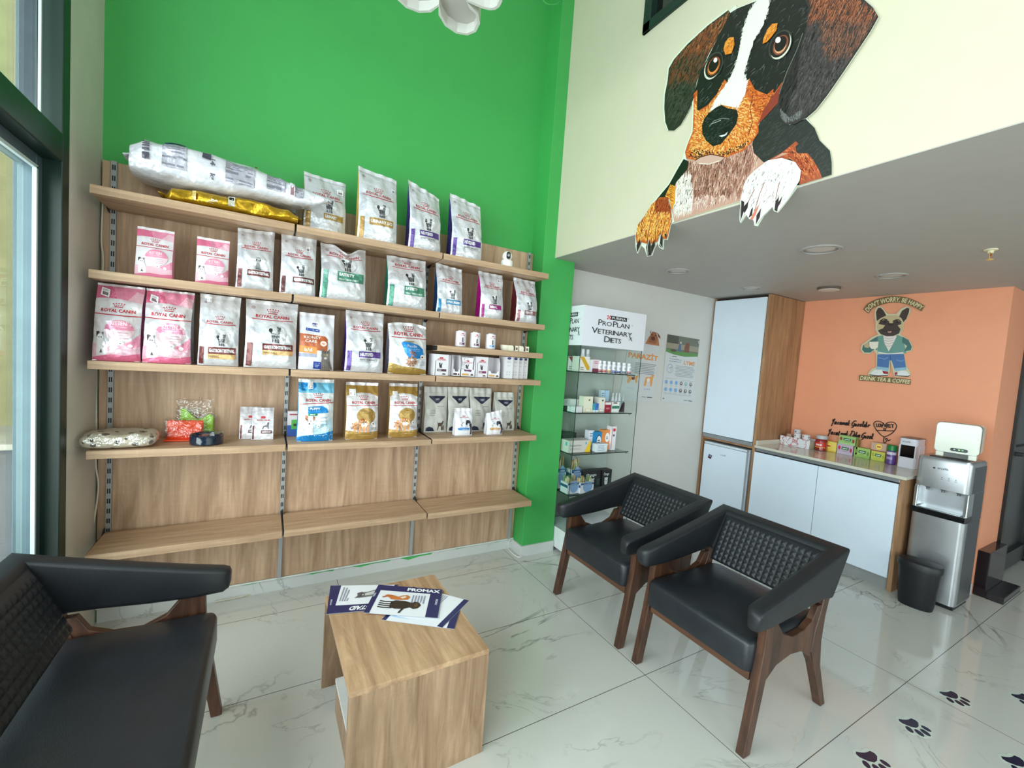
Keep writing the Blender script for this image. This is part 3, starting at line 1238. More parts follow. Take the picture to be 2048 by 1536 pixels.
# ================================================================== FOOD BAGS
FOIL = vc('printed foil bag', .27, .28, bs=22, bst=.75, dist=.012, coat=.2, detail=2)
FOILM = vc('printed metallic foil', .27, .75, bs=20, bst=.8, dist=.014, coat=.1, detail=2)
MATTE = vc('printed matte pouch', .42, bs=30, bst=.5, dist=.005)
CARD = vc('printed carton', .45)
RED = (190, 24, 50)
SILVER = (212, 212, 218)


def crown(p, a, b, w_, col=RED):
    h = w_ * .42
    p.poly([(a - w_ * .36, b), (a + w_ * .36, b), (a + w_ * .39, b + h * .13), (a + w_ * .18, b + h * .20), (a - w_ * .18, b + h * .20), (a - w_ * .39, b + h * .13)], col)
    for i in range(5):
        s_ = (i - 2) / 2
        p.ell(a + s_ * w_ * .36, b + h * (.42 - .07 * s_ * s_), w_ * .048, w_ * .042, col, 8, rot=-s_ * .5)
        p.ell(a + s_ * w_ * .46, b + h * (.82 - .12 * s_ * s_), w_ * .052, w_ * .052, col, 8)


def brand(p, a, b, w_, col=RED, line=True, k=1.0, lw=None):
    """crown, wordmark and rule; w_ wordmark width, b baseline"""
    p.text('ROYAL CANIN', a, b, width=w_, height=w_ * .118 * k, col=col, bold=.012)
    crown(p, a, b + w_ * .155 * k, w_ * .34, col)
    if line:
        lw = lw or w_ * .62
        p.line([(a - lw, b - w_ * .055), (a, b - w_ * .065), (a + lw, b - w_ * .055)], w_ * .016, col)


def cat(p, a, b, h, k=(42, 42, 46), dog=False):
    """small engraved animal standing, height h, feet at b"""
    w_ = h * .9
    P = lambda pts: [(a + x * w_, b + y * h) for x, y in pts]
    if dog:
        p.poly(P([(-.18, 0), (-.24, .14), (-.16, .45), (-.10, .62), (-.16, .55), (-.2, .78), (-.06, .98), (.08, .98), (.2, .80), (.16, .52), (.10, .60), (.16, .4), (.2, .1), (.24, 0)]), (150, 150, 154))
        p.poly(P([(-.17, .60), (-.23, .80), (-.12, .96), (-.08, .80)]), k)
        p.poly(P([(.17, .60), (.21, .80), (.12, .96), (.07, .80)]), k)
        p.ell(a, b + .70 * h, .035 * w_, .03 * h, k, 8)
        for x in (-.1, .0, .1):
            p.line(P([(x, .04), (x * 1.1, .40)]), h * .018, k)
        p.line(P([(-.24, .02), (.26, .02)]), h * .03, k)
        p.line(P([(-.16, .5), (0, .42), (.14, .5)]), h * .02, k)
        return
    g = (118, 118, 122)
    body = [(-.22, .50), (-.10, .62), (.02, .60), (.08, .74), (.05, .88), (.09, .98), (.15, .90), (.24, .90), (.30, .97), (.30, .82), (.27, .70), (.24, .50), (.20, .22), (.25, .02), (.13, 0), (.12, .20), (.06, .28), (.04, .02), (-.07, 0), (-.05, .24), (-.12, .26), (-.10, .04), (-.2, .02), (-.20, .24), (-.26, .36)]
    p.poly(P(body), g)
    p.ell(a - .30 * w_, b + .72 * h, .115 * w_, .12 * h, k, 12)
    p.line(P([(-.30, .66), (-.22, .46)]), h * .07, k)
    for x0, x1 in ((-.20, -.14), (-.10, -.05), (.0, .05), (.10, .14), (.18, .20)):
        p.line(P([(x0, .56), (x1, .30)]), h * .042, k)
    for y in (.94, .84, .74):
        p.line(P([(.09, y - .06), (.19, y - .03), (.28, y - .06)]), h * .03, k)
    for x in (-.16, -.02, .09, .19):
        p.line(P([(x, .20), (x - .005, .03)]), h * .04, k)


def sticker(t, Sf, a, b, w_, h, rot=0, col=(196, 184, 186)):
    mb = MB()
    base = lambda u, v, l=0: Sf(a + (u * cos(rot) - v * sin(rot)), b + (u * sin(rot) + v * cos(rot)), .0052 + l)
    mb.grid(lambda u, v: base((u - .5) * w_, (v - .5) * h), 3, 3, (240, 240, 242))
    pr = Print(mb, base, lift=.0003)
    pr.rect(-w_ * .34, w_ * .34, -h * .36, h * .04, (128, 108, 116))
    pr.lines(-w_ * .36, w_ * .36, h * .34, 2, h * .12, h * .05, (120, 120, 125))
    return mb.build('price_sticker', vc('printed label paper', .5), t)


def bag(x0, x1, z, H, D, label, paint, y=2.505, side=SILVER, side2=None, m=None, rz=0.0, lean=.035, top=(0, 0), crush=0.0, seed=1,
        seal=.055, group='pet food bags on the shelves', name='pet_food_bag', stk=None, base=SILVER, cr=1.0, flop=0.0, stripe=None, puff=1.0, rnd_top=False):
    W = x1 - x0
    t = thing(name, label, 'pet food bag', ((x0 + x1) / 2, y + D / 2, z + .0015), rz, group)
    m = m or FOIL
    off = Vector((seed * 3.7, seed * 1.3, seed * 7.1))

    def prof(v):
        if v < .10:
            return .90 + v
        if v < .50:
            return 1.0 - .10 * (v - .1) / .4
        if v < 1 - seal:
            q = (v - .50) / (.5 - seal)
            return .90 * (1 - q) ** .85 * (1 - .0) + .035
        return .03

    def Sf(a, b_, l=0.0, back=False):
        v = min(max(b_, 0), 1.0)
        u = max(-1, min(1, a))
        dd = D / 2 * prof(v)
        rise = top[0] * (1 - u) / 2 + top[1] * (1 + u) / 2
        zz = v * H + rise * max(0, v - .45) / .55
        if rnd_top:
            zz -= .05 * H * abs(u) ** 3 * max(0, (v - .75) / .25)
        x = u * W / 2 * (1 - .035 * sin(pi * v) * cr) + (0 if abs(u) < 1 else 0)
        bulge = (1 - u * u) * .10 * D * sin(pi * min(1, v * 1.1)) * puff
        yy = -dd - bulge + dd * .30 * abs(u) ** 4
        if back:
            yy = dd + bulge * .5
        nz = noise.noise(Vector((x * 15, v * H * 12, .3)) + off) * .0095 + abs(noise.noise(Vector((x * 24 + v * H * 9, v * H * 16, 1.3)) + off)) * -.0075
        dia = sin((x * 40 + v * H * 30) + seed * 2.1) * .0012
        env = min(1, (v + .06) * 3) * cr
        yy += (nz + dia) * env * (1 if not back else .5)
        # folds gathered under the seal
        yy += sin(u * 11 + seed) * .0035 * cr * max(0, (v - .7) / .3)
        yy += lean * v * v
        if crush and v > .68:
            q = (v - .68) / .32
            zz -= crush * q * (math.exp(-((u - .15) / .38) ** 2))
            yy -= crush * .6 * q * math.exp(-((u - .1) / .4) ** 2)
        if flop and v > .8:
            yy -= flop * ((v - .8) / .2) ** 2
        return Vector((x, yy - l, zz))

    mb = MB()
    nu, nv = 30, 40
    G = [[Sf(2 * i / nu - 1, j / nv) for i in range(nu + 1)] for j in range(nv + 1)]

    def Sg(a, b_, l=0.0):
        fi = min(max((a + 1) / 2, 0), 1) * nu
        fj = min(max(b_, 0), 1) * nv
        i, j = min(int(fi), nu - 1), min(int(fj), nv - 1)
        fi -= i
        fj -= j
        p = (G[j][i] * (1 - fi) + G[j][i + 1] * fi) * (1 - fj) + (G[j + 1][i] * (1 - fi) + G[j + 1][i + 1] * fi) * fj
        return Vector((p.x, p.y - l, p.z))
    mb.grid(lambda i, j: G[round(j * nv)][round(i * nu)], nu, nv, base)
    mb.grid(lambda i, j: Sf(1 - 2 * i, j, 0, True), 10, 20, base)
    mb.box(-W / 2 + .002, W / 2 - .002, -D * .43, D * .43, .0, .002, base)
    pr = Print(mb, Sg, maxedge=.10, lift=.0014, step=.00009, ky=H / (W / 2) * .8)
    pr.tl = .0008
    pr.W, pr.H = W, H
    pr.asp = W / 2 / H
    paint(pr)
    mb.raw = True
    body = mb.build('bag_body', m, t, smooth=True, angle=40)
    # gussets
    for s_ in (-1, 1):
        g = MB()

        def Gf(i, j):
            v = j
            A, B = Sf(s_, v), Sf(s_, v, 0, True)
            p = A.lerp(B, i)
            dpt = (1 - abs(2 * i - 1)) * (A - B).length * (.10 + .30 * v)
            p.x -= s_ * dpt
            p.x += s_ * .0
            return p
        c0 = side

        def cf(i, j):
            if side2 and i < .42 and j < .42:
                return side2
            if side2 and i < .42:
                return base
            return c0
        g.grid(Gf, 6, 24, None, cf)
        g.build('side_gusset', m, t, smooth=True)
    # crimped seal at the top
    g = MB()
    g.grid(lambda i, j: Sg(2 * i - 1, 1 - seal * (1 - j), .0032), nu, 3, tuple(min(255, c * 1.03) for c in base) if base != SILVER else (222, 222, 226))
    g.build('top_seal', m, t, smooth=True) if paint not in SEALLESS else None
    if stk:
        sticker(t, Sg, *stk)
    return t


SEALLESS = []


def vet(word, col, word2=None, col2=None, dog=False, b=.40, logo=.64, a0=-.30, a1=.86, stripe=True, fs=1.0, lx=.02, big=True):
    def paint(p):
        k = p.W / 2 / p.H     # t units per s unit
        # wordmark
        wtx = 1.30
        p.text('ROYAL CANIN', lx, logo, width=wtx, height=wtx * k * .105, col=RED, bold=.015)
        w2 = .46
        h = w2 * k * .5
        cx_, cy_ = lx, logo + wtx * k * .15
        p.poly([(cx_ - w2 * .36, cy_), (cx_ + w2 * .36, cy_), (cx_ + w2 * .40, cy_ + h * .14), (cx_ - w2 * .40, cy_ + h * .14)], RED)
        for i in range(5):
            s_ = (i - 2) / 2
            p.ell(cx_ + s_ * w2 * .36, cy_ + h * .42, w2 * .05, w2 * .045 * k * 1.1, RED, 8)
            p.ell(cx_ + s_ * w2 * .46, cy_ + h * (.86 - .12 * s_ * s_), w2 * .055, w2 * .055 * k * 1.1, RED, 8)
        yb = logo - wtx * k * .055
        p.line([(lx - .80, yb + .006), (lx - .3, yb - .004), (lx + .3, yb - .004), (lx + .82, yb + .006)], .0095, RED)
        # grey ring and animal
        q = ScaleP(p, k)
        q.ell(.14, (b + .15) / k, .44, .40, (190, 190, 197), 24)
        q.ell(.14, (b + .15) / k, .425, .385, (213, 213, 218), 24)
        cat(q, .16, (b + .015) / k, .74, dog=dog)
        p.rect(a0, a1, b - .098, b, col)
        p.text(word, a0 + .06, b - (.072 if len(word) > 9 else .076), width=(a1 - a0) * (.90 if len(word) > 9 else .60) * fs, height=.048 if len(word) > 9 else .054, col=(240, 240, 244), bold=.04, align=0)
        if word2:
            if col2:
                p.rect(a0, a1, b - .165, b - .098, col2)
                dk_ = (120, 84, 50) if col2[0] > 180 else (214, 228, 222)
                p.text(word2, a0 + .06, b - .150, width=.52 if len(word2) < 10 else .9, height=.034, col=dk_, bold=.015, align=0)
            else:
                p.text(word2, a0 + .06, b - .150, width=.95, height=.032, col=(86, 86, 92), bold=.01, align=0)
                p.line([(a0, b - .165), (a1, b - .165)], .003, (120, 120, 125))
        if stripe:
            p.rect(-.92, -.72, .02, b, col)
            p.lines(-.93, -.62, .64, 14, .017, .004, (168, 168, 176))
        p.ell(-.74, .885, .07, .07 * k, (178, 160, 166), 10)
    return paint


class ScaleP:
    """same painter with isotropic units across the bag"""

    def __init__(self, p, k):
        self.p, self.k = p, k

    def poly(self, pts, c):
        self.p.poly([(a, b * self.k) for a, b in pts], c)

    def line(self, pts, w_, c):
        for (a0, b0), (a1, b1) in zip(pts[:-1], pts[1:]):
            dx, dy = a1 - a0, b1 - b0
            L = math.hypot(dx, dy) or 1e-9
            nx, ny = -dy / L * w_ / 2, dx / L * w_ / 2
            self.poly([(a0 + nx, b0 + ny), (a0 - nx, b0 - ny), (a1 - nx, b1 - ny), (a1 + nx, b1 + ny)], c)

    def ell(self, a, b, ra, rb, c, n=20, rot=0.0, t0=0.0, t1=2 * pi):
        pts = []
        full = abs(t1 - t0 - 2 * pi) < 1e-6
        for i in range(n + (0 if full else 1)):
            t_ = t0 + (t1 - t0) * i / n
            x, y = ra * cos(t_), rb * sin(t_)
            pts.append((a + x * cos(rot) - y * sin(rot), b + x * sin(rot) + y * cos(rot)))
        self.poly(pts, c)

    def rect(self, a0, a1, b0, b1, c):
        self.poly([(a0, b0), (a1, b0), (a1, b1), (a0, b1)], c)

    def text(self, s, a, b, width=None, height=None, **kw):
        self.p.text(s, a, b * self.k, width=width, height=height * self.k, **kw)


def blob(q, a, b, s, cols, seed=1, n=70):
    """fluffy pet: dabs of colour around a centre"""
    rnd = random.Random(seed)
    for i in range(n):
        an, r_ = rnd.uniform(0, 2 * pi), math.sqrt(rnd.random()) * s
        q.ell(a + r_ * cos(an), b + r_ * sin(an) * .9, s * .16, s * .11, rnd.choice(cols), 7, rot=an)


def kitten(big=True, crease=False):
    def paint(p):
        k = p.W / 2 / p.H
        q = ScaleP(p, k)
        hk = 1 / k
        pk, pk2, pk3 = (224, 112, 148), (234, 146, 176), (238, 190, 206)
        p.poly([(-1, .80), (-.5, .815), (0, .81), (.5, .79), (1, .77), (1, 1), (-1, 1)], pk2)
        p.poly([(-1, .80), (-.5, .815), (-.1, .81), (-.35, 1), (-1, 1)], pk)
        p.poly([(.35, .795), (1, .77), (1, .90), (.7, .93)], pk3)
        # brand
        p.text('ROYAL CANIN', .02, .63, width=1.46, height=1.46 * k * .125, col=RED, bold=.02)
        w2 = .52
        h = w2 * k * .5
        cy_ = .63 + 1.46 * k * .19
        p.poly([(-w2 * .34 + .02, cy_), (w2 * .38, cy_), (w2 * .43, cy_ + h * .16), (-w2 * .38 + .02, cy_ + h * .16)], RED)
        for i in range(5):
            s_ = (i - 2) / 2
            p.ell(.02 + s_ * w2 * .36, cy_ + h * .44, w2 * .05, w2 * .045 * k * 1.1, RED, 8)
            p.ell(.02 + s_ * w2 * .46, cy_ + h * (.86 - .12 * s_ * s_), w2 * .055, w2 * .055 * k * 1.1, RED, 8)
        p.line([(-1, .602), (-.3, .594), (.3, .590), (1, .596)], .011, RED)
        # pink waves at the foot
        p.poly([(-1, .22), (-.3, .21), (.35, .235), (.7, .28), (1, .36), (1, 0), (-1, 0)], (236, 190, 206))
        p.poly([(.35, .22), (.65, .27), (1, .36), (1, .20), (.6, .17)], pk2)
        p.poly([(-1, .04), (-.2, .085), (.4, .075), (1, .105), (1, 0), (-1, 0)], pk)
        # oval
        q.ell(.15, .40 * hk, .62, .56, (240, 206, 218), 28)
        q.ell(.15, .40 * hk, .62, .56, pk2, 20, t0=.02, t1=pi - .02)
        p.text('KITTEN', .12, .462, width=.66, height=.054, col=(250, 240, 244), bold=.01)
        p.line([(-.2, .442), (.45, .438)], .006, (246, 214, 226))
        for i in range(3):
            p.line([(.12, .37 - i * .035), (.55, .368 - i * .035)], .006, (170, 150, 160))
        # white kitten with dark ears
        q.poly([(-.80, .06 * hk), (-.80, .26 * hk), (-.60, .31 * hk), (-.42, .24 * hk), (-.36, .08 * hk)], (234, 230, 234))
        q.ell(-.66, .30 * hk, .17, .17, (240, 237, 240), 16)
        q.poly([(-.82, .29 * hk), (-.84, .37 * hk), (-.74, .375 * hk), (-.68, .36 * hk), (-.76, .33 * hk)], (62, 48, 46))
        q.poly([(-.60, .36 * hk), (-.50, .37 * hk), (-.53, .32 * hk)], (120, 110, 114))
        q.ell(-.70, .30 * hk, .028, .035, (50, 60, 80), 8)
        q.ell(-.60, .30 * hk, .028, .035, (50, 60, 80), 8)
        q.poly([(-.66, .10 * hk), (-.60, .15 * hk), (-.52, .10 * hk)], (74, 66, 66))
        q.ell(.22, .235 * hk, .16, .10, (246, 240, 244), 16)
        q.ell(.22, .235 * hk, .05, .05, (90, 76, 86), 8, t0=pi, t1=2 * pi)
        q.ell(.62, .205 * hk, .10, .10, (246, 232, 238), 14)
    return paint


def golden(small=False):
    def paint(p):
        k = p.W / 2 / p.H
        q = ScaleP(p, k)
        hk = 1 / k
        gold = (176, 140, 72)
        p.poly([(-1, .76), (-.6, .80), (-.1, .825), (.5, .81), (1, .76), (1, 1), (-1, 1)], gold)
        p.poly([(-1, 0), (1, 0), (1, .14), (.4, .125), (-.3, .135), (-1, .16)], gold)
        p.text('ROYAL CANIN', .06, .625, width=1.48, height=1.48 * k * .12, col=RED, bold=.02)
        crown2(p, .06, .625 + 1.48 * k * .18, .56, k)
        p.line([(-1, .592), (0, .600), (1, .606)], .010, RED)
        q.ell(.22, .42 * hk, .60, .50, gold, 26)
        p.line([(.0, .47), (.50, .475)], .010, (120, 92, 40))
        p.line([(-.12, .50), (.42, .505)], .012, (120, 92, 40))
        ol = [(205, 128, 66), (226, 158, 98), (238, 196, 150), (190, 106, 50)]
        blob(q, -.42, .24 * hk, .30, ol, 4, 60)
        blob(q, .05, .285 * hk, .34, ol, 5, 90)
        q.ell(.05, .265 * hk, .20, .16, (244, 228, 210), 14)
        q.ell(.05, .285 * hk, .035, .03, (40, 26, 22), 8)
        q.ell(-.04, .315 * hk, .03, .03, (50, 30, 24), 8)
        q.ell(.15, .315 * hk, .03, .03, (50, 30, 24), 8)
        for x in (-.5, -.2, .05, .28):
            q.poly([(x - .07, .14 * hk), (x + .07, .14 * hk), (x + .06, .24 * hk), (x - .06, .24 * hk)], ol[1])
        q.ell(.62, .285 * hk, .12, .12, (240, 238, 236), 14)
        q.ell(.62, .285 * hk, .05, .05, (70, 50, 40), 8)
        p.lines(.50, .90, .22, 3, .018, .006, (120, 110, 110))
        p.lines(-.3, .6, .085, 1, .02, .006, (214, 190, 130))
    return paint


def crown2(p, cx_, cy_, w2, k):
    h = w2 * k * .5
    p.poly([(cx_ - w2 * .36, cy_), (cx_ + w2 * .36, cy_), (cx_ + w2 * .40, cy_ + h * .14), (cx_ - w2 * .40, cy_ + h * .14)], RED)
    for i in range(5):
        s_ = (i - 2) / 2
        p.ell(cx_ + s_ * w2 * .36, cy_ + h * .42, w2 * .05, w2 * .045 * k * 1.1, RED, 8)
        p.ell(cx_ + s_ * w2 * .46, cy_ + h * (.86 - .12 * s_ * s_), w2 * .055, w2 * .055 * k * 1.1, RED, 8)


def puppy(p):
    k = p.W / 2 / p.H
    q = ScaleP(p, k)
    hk = 1 / k
    bl, bl2, lb = (24, 132, 204), (120, 196, 230), (196, 226, 238)
    p.rect(-1, 1, .78, 1, bl2)
    q.ell(-.62, .90 * hk, .62, .34, bl, 20)
    p.poly([(-1, .0), (1, 0), (1, .40), (.5, .30), (-.2, .26), (-1, .30)], lb)
    p.poly([(-1, 0), (1, 0), (1, .165), (.3, .12), (-.4, .105), (-1, .07)], bl)
    p.text('ROYAL CANIN', .12, .64, width=1.42, height=1.42 * k * .12, col=RED, bold=.02)
    crown2(p, .10, .64 + 1.42 * k * .17, .54, k)
    p.line([(-.95, .60), (-.2, .615), (1, .628)], .010, RED)
    p.poly([(-.48, .45), (.70, .47), (.62, .53), (.35, .575), (-.46, .56)], bl)
    p.text('PUPPY', -.38, .51, width=.60, height=.040, col=(240, 246, 250), bold=.035, align=0)
    p.poly([(-.46, .42), (.02, .42), (.08, .44), (.04, .46), (-.46, .455)], (24, 132, 84))
    p.text('MINI', -.36, .428, width=.28, height=.022, col=(240, 246, 250), bold=.03, align=0)
    for i in range(3):
        p.line([(.25, .385 - i * .055), (.62, .385 - i * .055)], .010, (130, 176, 200))
    q.poly([(-.62, .11 * hk), (-.66, .28 * hk), (-.20, .30 * hk), (-.15, .11 * hk)], (242, 242, 244))
    q.ell(-.40, .33 * hk, .24, .22, (246, 246, 248), 16)
    q.poly([(-.62, .34 * hk), (-.64, .43 * hk), (-.48, .42 * hk), (-.46, .34 * hk)], (150, 90, 56))
    q.poly([(-.22, .42 * hk), (-.06, .40 * hk), (-.14, .33 * hk)], (150, 90, 56))
    q.ell(-.39, .295 * hk, .05, .045, (30, 26, 26), 8)
    q.ell(-.48, .34 * hk, .03, .03, (30, 26, 26), 8)
    q.ell(-.31, .34 * hk, .03, .03, (30, 26, 26), 8)
    q.ell(.12, .25 * hk, .12, .12, (246, 246, 248), 12)
    q.ell(.12, .25 * hk, .04, .025, (60, 60, 60), 8)


def poodle(p):
    k = p.W / 2 / p.H
    q = ScaleP(p, k)
    hk = 1 / k
    gold = (170, 138, 70)
    bl = (36, 132, 206)
    p.poly([(-1, 0), (1, 0), (1, .09), (.4, .13), (-.3, .15), (-1, .21)], gold)
    p.text('ROYAL CANIN', .02, .74, width=1.52, height=1.52 * k * .125, col=RED, bold=.02)
    crown2(p, .04, .74 + 1.52 * k * .16, .56, k)
    p.line([(-.9, .70), (.2, .70), (1, .705)], .012, RED)
    p.poly([(-.42, .60), (-.30, .63), (.05, .62), (.50, .58), (.78, .50), (.82, .40), (.70, .33), (.30, .30), (-.05, .33), (-.25, .42)], bl)
    p.poly([(-.30, .625), (.30, .625), (.25, .645), (-.22, .645)], gold)
    p.text('Poodle', .14, .52, width=.52, height=.055, col=(226, 236, 246), bold=.0)
    p.lines(-.1, .6, .49, 2, .028, .006, (190, 214, 236))
    cs = [(176, 120, 86), (196, 142, 106), (158, 100, 70)]
    blob(q, .16, .40 * hk, .17, cs, 3, 40)
    blob(q, .12, .25 * hk, .27, cs, 6, 70)
    q.ell(.14, .39 * hk, .02, .02, (30, 20, 20), 8)
    q.ell(.70, .345 * hk, .12, .11, (244, 240, 236), 12)
    q.ell(.70, .345 * hk, .06, .05, (150, 80, 60), 8)
    p.lines(.55, .9, .26, 4, .022, .006, (120, 116, 120))


def kidney(p):
    k = p.W / 2 / p.H
    q = ScaleP(p, k)
    hk = 1 / k
    rust, org = (178, 92, 52), (232, 132, 50)
    p.rect(-1, .62, .965, 1, rust)
    q.rect(-.36, .05, .77 * hk, .85 * hk, (232, 232, 240))
    q.rect(-.30, -.08, .795 * hk, .825 * hk, (40, 60, 150))
    q.rect(-.06, .0, .795 * hk, .825 * hk, (196, 40, 50))
    p.text("Hill's", -.16, .765, width=.26, height=.024, col=(50, 60, 130), bold=.01)
    p.poly([(-.66, .685), (.12, .665), (.12, .715), (-.66, .735)], (34, 66, 150))
    p.line([(-.6, .708), (.06, .692)], .010, (214, 222, 240))
    p.poly([(-1, .63), (.45, .60), (.60, .56), (.60, .34), (-1, .36)], rust)
    p.text('KIDNEY', -.28, .545, width=.98, height=.046, col=(240, 230, 224), bold=.01)
    p.text('CARE', -.36, .480, width=.68, height=.046, col=(240, 230, 224), bold=.01)
    p.poly([(-1, .42), (-.02, .40), (-.02, .285), (-1, .30)], org)
    p.text('k/d', -.50, .32, width=.42, height=.065, col=(250, 236, 220), bold=.02)
    p.rect(-1, -.02, .225, .285, (150, 152, 172))
    q.ell(.36, .47 * hk, .20, .16, (240, 220, 208), 16)
    q.ell(.36, .47 * hk, .10, .07, (214, 120, 90), 12)
    # grey tabby
    q.poly([(.20, 0), (.28, .20 * hk), (.26, .40 * hk), (.42, .34 * hk), (.60, .335 * hk), (.76, .385 * hk), (.76, .20 * hk), (.95, .0)], (120, 112, 108))
    q.ell(.50, .27 * hk, .26, .24, (134, 126, 120), 16)
    for x in (-.14, -.06, .02, .10, .18):
        q.line([(.50 + x, .345 * hk), (.50 + x * 1.2, .30 * hk)], .03, (60, 54, 52))
        q.line([(.50 + x, .16 * hk), (.56 + x * 1.5, .03 * hk)], .03, (84, 78, 74))
    q.ell(.42, .275 * hk, .045, .035, (206, 190, 120), 8)
    q.ell(.60, .275 * hk, .045, .035, (206, 190, 120), 8)
    q.ell(.50, .215 * hk, .10, .07, (226, 218, 212), 10)
    p.poly([(-.18, .02), (.26, .02), (.26, .145), (-.18, .15)], (34, 56, 140))
    p.lines(-.14, .2, .12, 3, .03, .008, (190, 200, 230))


GASB, GASC = (110, 52, 50), (216, 178, 122)
PUR = (82, 52, 130)
TEAL = (66, 130, 108)
Z1, Z2, Z3, Z4 = 2.07, 1.72, 1.334, .942
# top board
bag(.139, .355, Z1, .325, .10, 'silver cat food bag with gold band, half hidden behind the big lying bag', vet('URINARY', (170, 136, 70), a0=-.10, b=0.36), y=2.60, side=(170, 140, 80), side2=(170, 140, 80), rz=.04, seed=2, top=(.012, 0), stk=(.72, .80, .30, .09))
bag(.405, .620, Z1, .385, .115, 'tallest upright cat food bag on the top board, gold band', vet('URINARY S/O', (172, 134, 66), b=0.32, a0=-.46, a1=.78, logo=0.64, lx=0), side=(196, 164, 84), side2=(206, 170, 76), rz=-.03, seed=3, top=(.035, .005), stk=(.80, .80, .18, .06), lean=.05)
bag(.690, .886, Z1, .345, .11, 'purple banded cat food bag with a peaked top, next to the tall gold one', vet('NEUTERED', PUR, 'SATIETY BALANCE', b=0.33, a0=-.42, a1=.88, logo=0.66), side=(60, 40, 120), side2=PUR, rz=-.03, seed=4, top=(.075, .005), lean=.05, cr=1.3)
bag(.955, 1.160, Z1, .365, .11, 'purple banded cat food bag standing last before the white camera', vet('NEUTERED', PUR, 'SATIETY BALANCE', b=0.32, a0=-.30, a1=.90, logo=0.66), side=(56, 38, 116), side2=PUR, rz=-.05, seed=5, top=(.045, 0), lean=.05, cr=1.3)
# second board
bag(-.531, -.397, Z2, .228, .055, 'small pink kitten food pouch on the second board, nearest the side wall', kitten(), y=2.53, m=MATTE, side=(226, 150, 178), rz=.0, seed=6, seal=.05, lean=.02, cr=.7, base=(232, 226, 232), group='small pink kitten pouches')
bag(-.311, -.180, Z2, .226, .055, 'small pink kitten food pouch on the second board, beside the brown banded puppy bag', kitten(), y=2.53, m=MATTE, side=(226, 150, 178), rz=.02, seed=7, seal=.05, lean=.02, cr=.7, base=(232, 226, 232), group='small pink kitten pouches')
bag(-.150, .012, Z2, .302, .10, 'silver bag with an engraved sitting puppy and brown band on the second board', vet('GASTROINTESTINAL', GASB, b=0.32, a0=-.42, a1=.82, dog=True, logo=0.68), side=(150, 84, 60), side2=(214, 130, 90), rz=.02, seed=8, top=(.0, .01), cr=1.3)
bag(.040, .208, Z2, .302, .10, 'silver kitten food bag with a dark brown band beside the puppy bag, second board', vet('GASTROINTESTINAL', (92, 44, 44), b=0.3, a0=-.30, a1=.92, logo=0.65), y=2.50, side=(92, 20, 44), side2=(200, 110, 70), rz=-.02, seed=9, top=(.01, .01), cr=1.3, stk=(.52, .80, .24, .08))
bag(.228, .466, Z2, .308, .12, 'green banded cat food bag with a crumpled caved in top', vet('SATIETY', TEAL, 'WEIGHT MANAGEMENT', (66, 130, 108), b=0.5, a0=-.30, a1=.90, logo=0.8), side=(34, 110, 90), side2=(30, 150, 110), rz=-.02, seed=10, crush=.045, cr=1.4)
bag(.585, .818, Z2, .305, .12, 'green banded cat food bag with a green ribbed side, right of the crumpled one', vet('SATIETY', TEAL, 'WEIGHT MANAGEMENT', (66, 130, 108), b=0.42, a0=-.20, a1=.88, logo=0.8), side=(28, 120, 96), side2=(40, 170, 130), rz=-.06, seed=11, cr=1.3)
bag(.885, 1.052, Z2, .292, .10, 'blue banded cat food bag on the second board', vet('HYPOALLERGENIC', (46, 128, 174), b=0.29, a0=-.34, a1=.84, logo=0.66), side=(26, 76, 128), side2=(50, 140, 200), rz=-.08, seed=12, top=(.02, 0), cr=1.4)
bag(1.180, 1.345, Z2, .300, .10, 'magenta banded cat food bag on the second board', vet('RENAL', (150, 32, 116), b=0.3, a0=-.36, a1=.70, logo=0.68), side=(176, 22, 130), side2=(200, 40, 150), rz=-.06, seed=13, top=(.01, 0), cr=1.3, stk=(.62, .86, .26, .06))
bag(1.445, 1.612, Z2, .298, .10, 'brownish pink banded cat food bag, last on the second board', vet('HEPATIC', (150, 100, 104), b=0.28, a0=-.36, a1=.84, logo=0.66), side=(96, 34, 40), side2=(150, 60, 60), rz=-.05, seed=14, top=(.01, 0), cr=1.3, stk=(.62, .86, .22, .06))
# third board
bag(-.662, -.500, Z3, .340, .12, 'big pink kitten food bag against the side wall on the third board', kitten(), y=2.50, side=(206, 110, 150), seed=15, cr=.9, base=(226, 220, 226), lean=.02, stk=(-.62, .885, .38, .105, -.08), seal=.03, group='big pink kitten food bags')
bag(-.495, -.315, Z3, .340, .12, 'big pink kitten food bag with a dented front, second from the side wall', kitten(crease=True), y=2.50, side=(200, 200, 206), seed=16, cr=1.7, base=(228, 224, 230), lean=.02, stk=(-.66, .86, .36, .10, -.1), seal=.03, group='big pink kitten food bags')
bag(-.292, -.125, Z3, .343, .11, 'narrow hairball cat food bag beside the pink kitten bags', vet('GASTROINTESTINAL', GASB, 'HAIRBALL', GASC, b=0.26, a0=-.50, a1=.88, logo=0.6), y=2.50, side=(150, 150, 156), side2=GASB, seed=17, cr=1.3, lean=.02, stk=(-.56, .93, .24, .08))
bag(-.105, .132, Z3, .342, .12, 'wide hairball cat food bag at the end of the left bay, third board', vet('GASTROINTESTINAL', GASB, 'HAIRBALL', GASC, b=0.36, a0=-.34, a1=.86, logo=0.74, big=True), y=2.50, side=(150, 150, 156), side2=(214, 130, 80), seed=18, cr=1.3, lean=.02)
bag(.140, .315, Z3, .304, .10, 'white and orange cat food bag with a grey tabby', kidney, y=2.51, side=(206, 206, 214), seed=19, cr=1.2, base=(216, 214, 222), m=MATTE, lean=.02)
